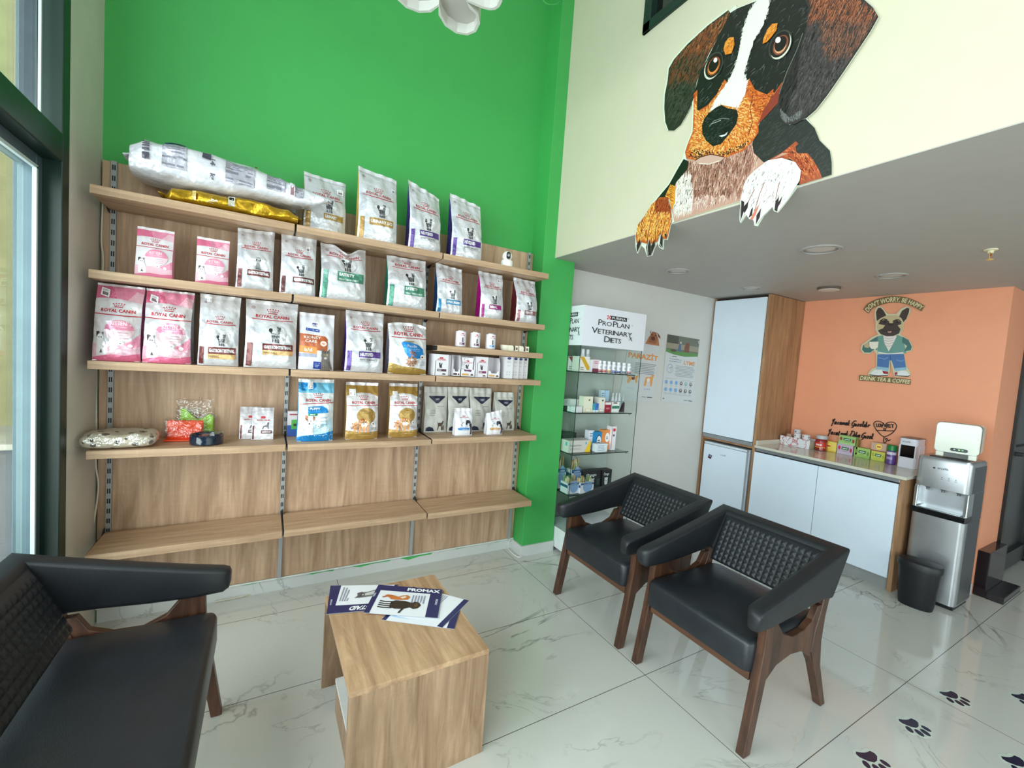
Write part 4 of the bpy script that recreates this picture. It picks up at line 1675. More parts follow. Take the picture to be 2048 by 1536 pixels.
bag(.372, .582, Z3, .343, .12, 'purple banded cat food bag on the third board with a bright purple side', vet('NEUTERED', PUR, 'SATIETY BALANCE', b=0.34, a0=-.34, a1=.84, logo=0.71), side=(84, 50, 150), side2=(150, 90, 200), seed=20, cr=1.3, rz=-.02, lean=.02)
bag(.610, .843, Z3, .306, .11, 'white poodle food bag with a blue patch and rounded top', poodle, y=2.51, side=(196, 196, 204), seed=21, cr=1.2, base=(226, 226, 230), rnd_top=True, puff=1.8, lean=.02)
# fourth board
bag(.150, .332, Z4, .335, .10, 'light blue puppy food bag with a white terrier', puppy, y=2.53, side=(60, 150, 210), seed=22, cr=1.1, base=(226, 232, 236), m=FOIL, lean=.03, stk=(-.34, .90, .30, .12, .05))
bag(.398, .580, Z4, .325, .09, 'gold and white pomeranian food bag next to the light blue puppy bag', golden(), y=2.545, side=(180, 146, 84), seed=23, cr=1.1, base=(226, 222, 226), lean=.03, stk=(-.62, .82, .40, .12))
bag(.650, .826, Z4, .325, .09, 'gold and white pomeranian food bag, the one nearer the grey pouches', golden(), y=2.565, side=(176, 142, 80), seed=24, cr=1.3, base=(226, 222, 226), rz=-.05, lean=.03, stk=(-.62, .80, .38, .11))
# ================================================================== OTHER GOODS ON THE SHELVES
def lying_bag(ends, w_top, rx, rz_, label, paint, m, base, seed, parts=True, squash=1.0):
    """bag lying along a centre line; ends: list of (centre, half width across y, half height)"""
    t = thing('pet_food_bag', label, 'pet food bag', tuple(ends[len(ends) // 2][0]), 0, None)
    o = Vector(ends[len(ends) // 2][0])
    n = len(ends) - 1
    off = Vector((seed * 5.1, 2.2, seed))

    def C(u):
        f_ = min(max(u, 0), 1) * n
        i = min(int(f_), n - 1)
        f_ -= i
        c = Vector(ends[i][0]).lerp(Vector(ends[i + 1][0]), f_)
        wy = ends[i][1] * (1 - f_) + ends[i + 1][1] * f_
        hz = ends[i][2] * (1 - f_) + ends[i + 1][2] * f_
        return c, wy, hz

    def Sf(u, v, l=0.0):
        # v 0..1 around: 0 front lower edge, .25 front upper, .5 back upper...
        c, wy, hz = C(u)
        a = -pi + v * 2 * pi
        ca, sa = cos(a + pi / 2), sin(a + pi / 2)
        # superellipse section
        e = .55
        yy = -wy * (abs(ca) ** e) * (1 if ca > 0 else -1)
        zz = hz * (abs(sa) ** e) * (1 if sa > 0 else -1)
        nn = noise.noise(Vector((c.x * 9, yy * 14, zz * 14)) + off) * .016 + noise.noise(Vector((c.x * 22, yy * 22, zz * 30)) + off) * .007
        f_ = 1 + nn / max(hz, .02) * .55 + l / max(hz, .02)
        yy *= f_
        zz = zz * f_ if zz > 0 else zz * min(f_, 1.0)
        return c - o + Vector((0, yy, zz))
    mb = MB()
    nu, nv = 64, 40
    mb.grid(lambda i, j: Sf(i, j), nu, nv, base)
    pr = Print(mb, Sf, maxedge=.035, lift=.003, step=.0002)
    paint(pr)
    mb.raw = True
    mb.build('bag_body', m, t, smooth=True, angle=50)
    # flat crimped ends
    for u, s_ in ((0, -1), (1, 1)):
        g = MB()
        c, wy, hz = C(u)

        def E(i, j):
            yy = (2 * i - 1) * wy * (1.02 + .1 * j)
            return c - o + Vector((s_ * (-.004 + j * .022), yy, .006 * sin(i * 9 + seed) * j + hz * .2 * (1 - j)))
        g.grid(E, 16, 2, base)
        g.build('crimped_end', m, t, smooth=True, solid=.0015)
    return t, Sf


def bignote(p):
    g = (128, 126, 140)
    p0_ = p.S
    p.S = lambda a, b_, l: p0_(a, (b_ - .47) * .95 + .35, l)
    p.tl = .001
    for u0, u1, v1, n in ((.20, .29, .47, 7), (.42, .52, .47, 8), (.57, .66, .46, 6), (.74, .80, .45, 6)):
        p.rect(u0, u1, v1 - n * .019, v1, (176, 174, 186))
        p.lines(u0, u1, v1, n, .019, .009, g, .1)
    for i in range(5):
        p.rect(.118, .150, .355 + i * .024, .370 + i * .024, (80, 76, 90))
    p.rect(.342, .372, .40, .46, (70, 70, 82))
    p.text('14 kg', .365, .36, width=.10, height=.022, col=(96, 94, 110), bold=.03, rot=-pi / 2, align=.5)
    p.rect(.700, .740, .34, .46, (226, 224, 230))
    p.rect(.706, .734, .345, .40, (150, 110, 120))
    p.rect(.20, .28, .53, .60, (40, 96, 150))
    p.rect(.52, .53, .54, .57, (196, 30, 40))
    p.line([(.02, .49), (.3, .50), (.6, .50), (.9, .49)], .004, (150, 148, 160))


a0 = at_y(296, 330, 2.60)
pts = [(at_y(272, 330, 2.60), .115, .058), (at_y(300, 330, 2.60), .125, .078), (at_y(360, 342, 2.60), .135, .088), (at_y(430, 358, 2.60), .135, .086), (at_y(500, 376, 2.60), .13, .076),
       (at_y(560, 392, 2.60), .125, .062), (at_y(590, 397, 2.545), .085, .046), (at_y(626, 402, 2.505), .036, .034), (at_y(655, 404, 2.50), .026, .012)]
lying_bag(pts, 0, 0, 0, 'big silver white 14 kg food bag lying across the top board on a gold bag', bignote, FOIL, (222, 222, 230), 3)


def goldnote(p):
    p0_ = p.S
    p.S = lambda a, b_, l: p0_(a, (b_ - .44) + .335, l)
    p.tl = .001
    p.rect(.30, .325, .30, .44, (228, 200, 120))
    p.text('7 kg', .44, .31, width=.07, height=.05, col=(246, 240, 220), bold=.02, rot=pi / 2 * 0 + 1.35)
    p.rect(.50, .535, .30, .42, (236, 232, 222))
    p.rect(.505, .53, .36, .40, (40, 40, 44))
    p.lines(.38, .80, .475, 2, .016, .006, (150, 130, 110))


pts = [(at_y(336, 384, 2.56), .115, .012), (at_y(350, 388, 2.56), .12, .032), (at_y(400, 399, 2.56), .12, .036), (at_y(460, 411, 2.56), .12, .038), (at_y(520, 422, 2.56), .12, .039),
       (at_y(575, 432, 2.56), .12, .036), (at_y(594, 436, 2.56), .115, .020)]
zmin = 2.0725
pts2 = []
for c, wy, hz in pts:
    pts2.append((Vector((c.x, 2.585, zmin + max(hz, .014))), wy, hz))
t, Sf = lying_bag(pts2, 0, 0, 0, 'gold 7 kg food bag lying flat under the big silver bag on the top board', goldnote, FOILM, (186, 146, 30), 8)

# small white indoor camera
t = thing('security_camera', 'small round white indoor camera with a black lens on the top board', 'camera', (1.345, 2.515, 2.0712), -.25)
W_ = mat('glossy white plastic', (232, 230, 224), .25, var=.01)
MB().lathe([(.038, 0), (.040, .006), (.040, .030), (.036, .040), (.022, .046), (.001, .047)], n=28).build('base', W_, t, smooth=True, angle=40)
MB().lathe([(.001, .036)] + [(.034 * cos(a), .068 + .034 * sin(a)) for a in [(-80 + i * 16) * pi / 180 for i in range(11)]] + [(.001, .102)], n=28).build('head', W_, t, smooth=True)
b = MB()
b.loft([[Vector((x, -.0325 + abs(x) * .12 - .002, .068 + z)) for x, z in rrect(.014, .023, .012)], [Vector((x * .95, -.0352, .068 + z * .95)) for x, z in rrect(.014, .023, .012)]], True, True)
b.build('face', mat('gloss black', (8, 8, 10), .3), t)
MB().lathe([(.009, -.0350), (.009, -.0362), (.006, -.0366)], (0, 0, .070), n=18, axis='y').build('lens', mat('lens ring grey', (150, 152, 156), .2, .5), t, smooth=True, angle=30)


# tins on the small shelf
def tin(x, label, col):
    t = thing('food_tin', label, 'tin', (x, 2.535, 1.5232), 0, 'tins on the short shelf')
    r_ = .0335
    b = MB()
    b.lathe([(r_ * .97, .002), (r_, .006), (r_, .094), (r_ * .97, .098)], n=36, col=(228, 222, 230))
    S_ = lambda a, z, l: Vector((sin(a - .15) * (r_ + l), -cos(a - .15) * (r_ + l), z))
    p = Print(b, S_, maxedge=.3, lift=.0004, step=.00008)
    p.text('ROYAL CANIN', .1, .070, width=1.1, height=.006, col=RED, bold=.02)
    p.rect(-.1, .3, .080, .086, RED)
    p.poly([(-.02, .030), (-.02, .056), (.10, .062), (.24, .058), (.30, .030)], (90, 90, 96))
    p.rect(-.45, .55, .014, .027, col)
    p.text('DIET', -.3, .017, width=.35, height=.007, col=(235, 235, 240), bold=.03, align=0)
    b.build('label_wrap', vc('printed tin paper', .3), t, smooth=True, angle=50)
    MB().lathe([(r_ * .98, .0), (r_ * 1.0, .002), (r_ * .97, .003)], n=36).build('rim', GREY, t, smooth=True)
    MB().lathe([(r_ * .97, .097), (r_ * 1.0, .0985), (r_ * 1.0, .101), (r_ * .95, .101), (r_ * .94, .0985), (.001, .0985)], n=36).build('lid', mat('tin lid steel', (190, 190, 194), .25, .9), t, smooth=True, angle=30)
    return t


tin(1.062, 'white pet food tin with dark purple band, leftmost of the three tins', (92, 30, 76))
tin(1.162, 'white pet food tin with dark purple band, middle of the three tins', (92, 30, 76))
tin(1.275, 'white pet food tin with a blue band, right of the purple banded tins', (50, 140, 200))


def carton(name, label, cat_, x0, x1, y0, z0, h, dep, col, paint=None, group=None, rz=0.0, m=None, side=None, loc=None):
    t = thing(name, label, cat_, (((x0 + x1) / 2), y0 + dep / 2, z0) if loc is None else loc, rz, group)
    w_ = x1 - x0
    b = MB().box(-w_ / 2, w_ / 2, -dep / 2, dep / 2, 0, h, col)
    if side:
        b.c[0] = lin(side)
    p = Print(b, lambda a, z, l: Vector((a * w_ / 2, -dep / 2 - l, z * h)), lift=.0004, step=.00008)
    p.W, p.H = w_, h
    q = Print(b, lambda a, z, l: Vector((-w_ / 2 - l, -a * dep / 2, z * h)), lift=.0004, step=.00008)
    if paint:
        paint(p, q)
    o = b.build('box_body', m or CARD, t)
    return t


def single(o_):
    """a carton whose only part is its body becomes one mesh"""
    ch = o_.children[0]
    ch.parent = None
    ch.location = o_.location
    ch.rotation_euler = o_.rotation_euler
    for k in ('label', 'category', 'group'):
        if k in o_:
            ch[k] = o_[k]
    nm = o_.name.split('.')[0]
    bpy.data.objects.remove(o_)
    ch.name = nm
    return ch


# small cream tubs
def tubnote(p, q):
    p.rect(-.1, .25, .1, .9, (74, 48, 40))
    p.rect(.4, .85, .25, .7, (120, 100, 86))
    p.poly([(-.35, 1), (-.15, .75), (.1, .75), (.2, 1)], (96, 80, 70))


single(carton('treat_box', 'low cream treat box with a brown dog picture, left one beside the tins', 'box', 1.405, 1.470, 2.50, 1.5232, .037, .06, (232, 226, 206), tubnote, 'cream treat boxes'))
single(carton('treat_box', 'low cream treat box with a brown dog picture, right one at the shelf end', 'box', 1.480, 1.556, 2.50, 1.5232, .038, .06, (232, 226, 206), tubnote, 'cream treat boxes'))
b = MB().lathe([(.024, 0), (.034, .016), (.035, .037), (.031, .037), (.028, .012), (.001, .010)], n=28)
tag(b.build('small_bowl', mat('cream paper bowl', (226, 222, 204), .5), smooth=True, angle=45, loc=(1.392, 2.545, 1.5232)), 'small cream paper bowl left of the treat boxes', 'bowl')


# pouch cartons under the small shelf
def pouchnote(col, tall=True):
    def f_(p, q):
        p.rect(-.5, .55, .76, .79, RED)
        p.text('ROYAL CANIN', .02, .70, width=1.25, height=.045, col=RED, bold=.02)
        p.rect(-.25, .25, .80, .86, RED)
        p.rect(-.80, -.72, .02, .70, (120, 110, 120))
        p.poly([(-.22, .40), (-.30, .58), (-.15, .62), (-.05, .50), (.08, .60), (.16, .58), (.10, .46), (.14, .36), (-.12, .36)], (46, 44, 50))
        p.rect(-.5, .75, .20, .31, col)
        p.text('DIET', -.40, .225, width=.5, height=.06, col=(230, 225, 230), bold=.03, align=0)
        p.poly([(.15, .05), (.70, .05), (.60, .11), (.30, .12)], (84, 56, 48))
    return f_


def tray(x0, x1, label, pouch, col, h=.132):
    """open fronted display carton holding pouches"""
    w_ = x1 - x0
    dep = .10
    t = thing('display_carton', label, 'display carton', ((x0 + x1) / 2, 2.50 + dep / 2, 1.3362), 0, 'display cartons under the tins')
    for s_ in (-1, 1):
        b = MB()
        b.prism([(-dep / 2, 0), (dep / 2, 0), (dep / 2, h), (-dep / 2 + .02, h), (-dep / 2 + .004, h * .75), (-dep / 2, .045)],
                lambda a, z, d_: Vector((s_ * (w_ / 2 - d_), a, z)), 0, .0015, (226, 222, 228))
        b.build('side_panel', CARD, t)
    b = MB().box(-w_ / 2, w_ / 2, dep / 2 - .0015, dep / 2, 0, h, (220, 216, 222))
    b.build('back_panel', CARD, t)
    b = MB()
    b.prism([(-w_ / 2, 0), (w_ / 2, 0), (w_ / 2, .045), (w_ * .30, .045), (w_ * .22, .030), (-w_ * .22, .030), (-w_ * .30, .045), (-w_ / 2, .045)], lambda a, z, d_: Vector((a, -dep / 2 + d_, z)), 0, .0015, (230, 226, 232))
    p = Print(b, lambda a, z, l: Vector((a * w_ / 2, -dep / 2 - l, z)), lift=.0004, step=.0001)
    p.rect(-.85, .15, .008, .020, col)
    p.poly([(.35, .008), (.8, .008), (.7, .018), (.45, .019)], (84, 56, 48))
    b.build('front_lip', CARD, t)
    MB().box(-w_ / 2, w_ / 2, -dep / 2, dep / 2, 0, .0015, (220, 216, 222)).build('floor_panel', CARD, t)
    if pouch:
        b = MB()
        b.prism([(-w_ * .42, .004), (w_ * .42, .004), (w_ * .38, .09), (w_ * .44, .122), (-w_ * .44, .122), (-w_ * .38, .09)], lambda a, z, d_: Vector((a, -dep / 2 + .012 + d_, z)), 0, .012, (216, 212, 220))
        p = Print(b, lambda a, z, l: Vector((a * w_ / 2, -dep / 2 + .012 - l, z)), lift=.0005, step=.0001)
        p.text('ROYAL CANIN', 0, .086, width=1.2, height=.006, col=RED, bold=.02)
        p.rect(-.2, .2, .096, .103, RED)
        p.poly([(-.22, .055), (-.30, .074), (-.15, .078), (-.05, .066), (.08, .078), (.16, .076), (.10, .060), (.14, .050), (-.12, .050)], (46, 44, 50))
        p.rect(-.45, .55, .034, .045, (96, 40, 84))
        b.build('pouch', FOIL, t)
    return t


dark = (78, 40, 58)
single(carton('pouch_carton', 'white pouch carton with dark band, leftmost under the short shelf', 'carton', .880, .976, 2.50, 1.3362, .131, .10, (222, 218, 224), pouchnote(dark), 'white pouch cartons'))
single(carton('pouch_carton', 'narrow plain carton behind the leftmost pouch carton', 'carton', .979, 1.004, 2.53, 1.3362, .128, .09, (206, 202, 208), None, 'white pouch cartons'))
tray(1.008, 1.058, 'open white display carton, nearly empty, beside the leftmost pouch carton', False, dark)
tray(1.062, 1.160, 'open display carton with a silver pouch showing', True, (206, 160, 90))
single(carton('pouch_carton', 'white pouch carton with a magenta band between two open display cartons', 'carton', 1.166, 1.250, 2.50, 1.3362, .133, .10, (222, 218, 224), pouchnote((130, 34, 84)), 'white pouch cartons'))
tray(1.254, 1.342, 'open empty display carton with sloping side, right of the magenta banded one', False, (206, 160, 90))


def tallnote(p, q):
    p.ell(0, .93, .5, .06, (60, 66, 120))
    p.lines(-.5, .5, .80, 2, .05, .015, (150, 148, 156))
    p.lines(-.4, .4, .60, 1, .05, .015, (150, 148, 156))
    for a in (-.35, .25):
        for z in (.30, .18):
            p.ell(a, z, .16, .035, (190, 188, 196), 12)


for i, (x0, y0) in enumerate(((1.376, 2.50), (1.445, 2.525), (1.500, 2.545), (1.555, 2.565))):
    single(carton('tall_carton', ['slim white carton with a dark blue oval, frontmost at the right end under short shelf', 'slim white carton second in the row at the right end',
                  'slim white carton third in the row at the right end', 'slim white carton last in the row beside the rail'][i], 'carton', x0, x0 + .062 - i * .006, y0, 1.3362, .146, .09, (222, 218, 222), tallnote, 'slim white cartons'))


# pouches of the right bay, fourth board
def vetpouch(p):
    p.poly([(-.62, .80), (.80, .80), (.80, .775), (.12, .64), (-.05, .64), (-.62, .775)], (30, 36, 60))
    p.rect(-.15, .38, .69, .765, (60, 64, 84))
    p.text('VET', .10, .71, width=.36, height=.035, col=(206, 208, 214), bold=.02)
    p.rect(-.08, .10, .935, .95, (60, 60, 62))
    p.lines(-.62, -.1, .50, 4, .04, .007, (110, 110, 114))
    p.lines(.05, .76, .58, 1, .04, .007, (110, 110, 114))
    p.lines(.10, .74, .53, 9, .024, .002, (170, 170, 174), .05)
    p.poly([(-.86, .03), (-.86, .10), (-.6, .135), (-.30, .11), (-.12, .03)], (30, 36, 60))
    d_ = (70, 52, 42)
    p.poly([(.12, .05), (.16, .14), (.14, .20), (.24, .215), (.48, .215), (.60, .255), (.68, .25), (.62, .20), (.52, .15), (.52, .05), (.47, .05), (.44, .14), (.26, .14), (.18, .05)], d_)
    p.line([(.14, .20), (.08, .24)], .012, d_)
    p.poly([(.50, .05), (.54, .13), (.62, .17), (.70, .15), (.72, .05)], (100, 84, 70))


base_ = (196, 194, 188)
G_ = 'grey veterinary pouches'
bag(.898, 1.056, Z4 + .006, .300, .06, 'grey resealable food pouch with navy triangle, first from the middle bay', vetpouch, y=2.66, side=base_, m=MATTE, base=base_, seed=31, lean=.02, group=G_, name='food_pouch', cr=1.2, seal=.12)
bag(1.060, 1.218, Z4 + .006, .302, .06, 'grey resealable food pouch with navy triangle, behind the blue cat treat pouch', vetpouch, y=2.66, side=base_, m=MATTE, base=base_, seed=32, lean=.02, group=G_, name='food_pouch', cr=1.2, seal=.12)
bag(1.220, 1.392, Z4 + .006, .300, .06, 'grey resealable food pouch with navy triangle, third, its left side showing shine', vetpouch, y=2.66, side=base_, m=MATTE, base=base_, seed=33, lean=.02, group=G_, name='food_pouch', cr=1.2, seal=.12)
bag(1.415, 1.582, Z4 + .006, .275, .06, 'grey resealable food pouch with navy triangle, last and lowest beside the rail', vetpouch, y=2.66, side=base_, m=MATTE, base=base_, seed=34, lean=.02, group=G_, name='food_pouch', cr=1.4, seal=.12)


def treat(col):
    def f_(p):
        p.text('ROYAL CANIN', 0, .66, width=1.0, height=.028, col=RED, bold=.02)
        p.rect(-.16, .16, .71, .735, RED)
        p.rect(-.22, .22, .915, .93, (70, 66, 70))
        k_ = (44, 44, 56)
        p.poly([(.10, .50), (.20, .58), (.55, .58), (.72, .52), (.78, .40), (.70, .36), (.55, .37), (.60, .45), (.35, .46), (.25, .38), (.12, .42)], k_)
        p.poly([(.62, .40), (.86, .46), (.95, .30), (.90, .04), (.72, .03), (.74, .22)], k_)
        for a, z in ((-.42, .42), (-.28, .47), (-.36, .38), (-.15, .50)):
            p.ell(a, z, .06, .014, k_, 8)
        p.poly([(-.74, .24), (-.6, .21), (.45, .21), (.62, .24), (.62, .29), (-.74, .29)], col)
        p.text('treats', -.20, .30, width=.8, height=.035, col=tuple(min(255, c + 40) for c in col), bold=.0)
        p.text('DENTAL', .02, .225, width=.7, height=.03, col=(235, 238, 240), bold=.02)
    return f_


bag(1.063, 1.185, Z4 + .006, .175, .05, 'small white treat pouch with a blue band in front of the grey pouches', treat((50, 130, 200)), y=2.53, side=(210, 208, 214), m=MATTE, base=(230, 228, 234), seed=35, group='small white treat pouches', name='treat_pouch', seal=.10, lean=.015, cr=.8)
bag(1.292, 1.412, Z4 + .006, .160, .05, 'small white treat pouch with an orange band, bent top corner', treat((206, 150, 80)), y=2.53, side=(210, 208, 214), m=MATTE, base=(230, 228, 234), seed=36, group='small white treat pouches', name='treat_pouch', seal=.10, lean=.015, cr=1.1, top=(-.02, .004))


def dish(p):
    p.text('ROYAL CANIN', .05, .60, width=1.2, height=.04, col=RED, bold=.02)
    p.rect(-.18, .22, .67, .74, (206, 70, 80))
    p.rect(-.92, -.78, .02, .45, (110, 56, 62))
    p.rect(-.15, .86, .20, .30, (96, 60, 66))
    p.rect(-.05, .75, .225, .27, (200, 190, 196))
    k_ = (90, 90, 96)
    p.poly([(-.05, .34), (.05, .44), (.35, .47), (.46, .56), (.58, .54), (.52, .42), (.56, .34), (.48, .34), (.44, .40), (.12, .40), (.02, .34)], k_)


bag(-.118, -.022, Z4, .166, .012, 'silver sample sachet standing behind the other sachet on the fourth board', dish, y=2.640, side=(210, 206, 212), base=(220, 216, 222), seed=41, group='silver sample sachets', name='sachet', lean=.05, seal=.06, cr=.5)
bag(-.062, .040, Z4, .166, .012, 'silver sample sachet standing in front, with a small grey dog', dish, y=2.610, side=(210, 206, 212), base=(220, 216, 222), seed=42, group='silver sample sachets', name='sachet', lean=.05, seal=.06, cr=.5)


def bluegreen(p, q):
    p.rect(-1, 1, 0, .44, (44, 88, 170))
    p.rect(-.6, 1, .28, .66, (84, 176, 72))
    p.rect(-.4, .1, .40, .50, (40, 60, 40))
    p.rect(-.8, .9, .84, .90, (170, 80, 84))


single(carton('medicine_box', 'blue, green and white box half hidden behind the light blue puppy bag', 'box', .108, .210, 2.69, Z4 + .0015, .142, .04, (228, 218, 222), bluegreen))

# feeding bowl
BOWL = mat('dark teal glazed ceramic', (20, 34, 52), .12, coat=.6, var=.15)
b = MB().lathe([(.060, 0), (.069, .004), (.070, .022), (.0695, .036), (.071, .044), (.067, .048), (.063, .044), (.060, .016), (.001, .013)], n=44)
tag(b.build('feeding_bowl', BOWL, smooth=True, angle=50, loc=(-.250, 2.560, Z4 + .0005)), 'dark teal ceramic feeding bowl on the fourth board', 'bowl')
b = MB().grid(lambda u, v: Vector(((u - .5) * .10 + .02, (v - .5) * .05 - .01, .040 + .020 * u + .004 * sin(u * 14 + v * 5))), 14, 6)
tag(b.build('plastic_label', film('clear film dense', .5, .2), smooth=True, loc=(-.250, 2.560, Z4)), 'crumpled clear plastic tag lying in the dark bowl', 'plastic tag')


# folded vests in clear bags
def puffy(name, label, cat_, loc, w_, h, d_, color_fn, m, seed, group=None, lean=.0, wrap=True, round_=.8):
    t = thing(name, label, cat_, loc, 0, group)
    off = Vector((seed, seed * 2, 0))

    def Pf(u, v, k=1.0, back=False):
        a, z = 2 * u - 1, v
        e = (1 - abs(a) ** 4) ** .5 * (1 - abs(2 * z - 1) ** 4) ** .5
        n_ = noise.noise(Vector((a * 2.6, z * 3, seed)) + off) * .4 + noise.noise(Vector((a * 7, z * 8, seed)) + off) * .2
        y = -(d_ / 2) * e * (1 + n_) * (1 if not back else -1)
        edge = 1 + .10 * noise.noise(Vector((u * 5, v * 5, seed + 4)))
        return Vector((a * w_ / 2 * k * edge, y * k - lean * (1 - z), z * h * k * (1 + .08 * noise.noise(Vector((u * 4, 7, seed))))))
    return t, Pf


t, Pf = puffy('folded_vest', 'bright orange folded dog vest in a clear bag on the fourth board', 'dog clothing', (-.350, 2.668, Z4 + .002), .150, .098, .04, None, None, 3)
OR = mat('bright orange nylon', (250, 78, 24), .45, bs=40, bst=.4)
b = MB().grid(lambda u, v: Pf(u, v), 24, 18).grid(lambda u, v: Pf(u, v, 1, True), 24, 18)
b.build('vest', OR, t, smooth=True)
b = MB().box(-.080, .075, -.045, .02, 0, .006)
b.build('folded_flap', OR, t, bevel=.003)
MB().grid(lambda u, v: Pf(u, v, 1.16) + Vector((0, -.012 - .02 * (1 - v), .0)), 24, 18).build('clear_bag', film('clear crinkled film', .15, .12), t, smooth=True)
t, Pf2 = puffy('folded_vest', 'lime green folded dog vest in a clear bag, behind the orange one', 'dog clothing', (-.315, 2.718, Z4 + .002), .16, .150, .03, None, None, 9)
LG = mat('lime green nylon', (150, 212, 40), .45, bs=40, bst=.4)
b = MB()
fn = lambda a, z, d_: Vector((a, d_, z))
b.prism([(-.075, .0), (.075, .0), (.078, .110), (.060, .125), (.035, .105), (.005, .095), (-.02, .125), (-.045, .155), (-.060, .150), (-.062, .10)], fn, -.012, .014)
b.build('vest', LG, t, bevel=.005)
MB().grid(lambda u, v: Pf2(u, v, 1.0) * 1.0 + Vector((0, -.01, v * .055)), 24, 24).grid(lambda u, v: Pf2(u, v, 1.05, True), 12, 12).build('clear_bag', film('clear crinkled film', .15, .12), t, smooth=True)

# soft patterned cushion wrapped in plastic
t = thing('wrapped_cushion', 'cream patterned pet cushion wrapped in clear plastic, overhanging the fourth board', 'cushion', (-.572, 2.568, Z4 + .002), .05)
m, nt, bb = new_mat('cream fabric with animal print')
vo = N(nt, 'ShaderNodeTexVoronoi', Scale=26.0)
tc = nt.nodes.new('ShaderNodeTexCoord')
nt.links.new(tc.outputs['Object'], vo.inputs['Vector'])
cr = N(nt, 'ShaderNodeValToRGB')
cr.color_ramp.interpolation = 'CONSTANT'
cr.color_ramp.elements[0].color = lin((90, 74, 68))
cr.color_ramp.elements[1].color = lin((226, 214, 192))
cr.color_ramp.elements[1].position = .30
nt.links.new(vo.outputs['Distance'], cr.inputs['Fac'])
nt.links.new(cr.outputs['Color'], bb.inputs['Base Color'])
bb.inputs['Roughness'].default_value = .8


def cush(u, v, k=1.0, l=0.0):
    th, ph = u * 2 * pi, (v - .5) * pi
    e1 = lambda x, p_: (abs(x) ** p_) * (1 if x > 0 else -1)
    x = .132 * e1(cos(th), .5) * e1(cos(ph), .35)
    y = .092 * e1(sin(th), .5) * e1(cos(ph), .35)
    z = .034 * e1(sin(ph), .8)
    n_ = noise.noise(Vector((x * 18, y * 18, z * 10))) * .009
    return Vector((x * k, y * k, max(z * (1 + l) * k + n_ * (1 if z > 0 else 0) + .034, 0)))


MB().grid(lambda u, v: cush(u, v), 56, 20).build('cushion', m, t, smooth=True)


def wrapf(u, v):
    p = cush(u, v, 1.07)
    r_ = noise.noise(Vector((p.x * 30, p.y * 30, p.z * 40))) * .010
    p.z = max(p.z + r_ * .7, .0005) + .001
    if p.x < 0:
        p.x += r_ - .012
    return p


MB().grid(wrapf, 72, 24).build('plastic_wrap', film('clear crinkled wrap', .34, .14), t, smooth=True)
# ================================================================== GLASS CABINET
VX0, VX1, VY0, VY1 = 1.992, 2.622, 2.487, 2.782
EDGE = mat('dark green glass edge', (14, 40, 36), .2)
GL = glass('cabinet glass', (.94, .985, .97), .03)
t = thing('glass_cabinet', 'tall glass display cabinet with a white base and lettered sign box beside the pillar', 'display cabinet', (0, 0, 0))
MB().box(VX0, VX1, VY0, VY1, .03, .192).build('base', mat('white cabinet base', (226, 230, 232), .35), t, bevel=.002)
b = MB()
b.box(VX0 + .04, VX1 - .04, VY0 + .03, VY1 - .03, 0, .03)
b.build('plinth', mat('dark plinth', (70, 60, 56), .6), t)
for x in (VX0, VX1 - .005):
    b = MB().box(x, x + .005, VY0, VY1, .192, 1.608)
    b.build('side_glass', GL, t)
for x in (VX0, VX1 - .006):
    MB().box(x, x + .0055, VY0 - .001, VY0 + .0005, .192, 1.608).build('glass_edge', EDGE, t)
MB().box(VX0, VX1, VY1 - .005, VY1, .192, 1.608).build('back_glass', GL, t)
for z in (1.412, 1.102, .787, .475):
    b = MB().box(VX0 + .007, VX1 - .05, VY0 + .004, VY1 - .02, z - .006, z)
    s_ = b.build('glass_shelf', GL, t)
    b = MB().box(VX0 + .006, VX1 - .049, VY0 + .001, VY0 + .004, z - .007, z + .0005)
    b.build('shelf_front_edge', EDGE, s_)
    b = MB().box(VX0 + .0065, VX0 + .0075, VY0 + .003, VY1 - .02, z - .007, z)
    b.build('shelf_side_edge', EDGE, s_)
    for x in (VX0 + .05, VX1 - .055):
        MB().lathe([(.006, -.020), (.007, -.008)], (x, VY0 + .02, z), n=10).build('shelf_clip', GREY, s_)
b = MB().box(VX0, VX1 + .012, VY0 - .006, VY1, 1.608, 1.902, (228, 228, 236))
p = Print(b, lambda a, z, l: Vector((VX0 + .324 + a, VY0 - .006 - l, z)), lift=.0004, step=.0001)
K = (20, 22, 30)


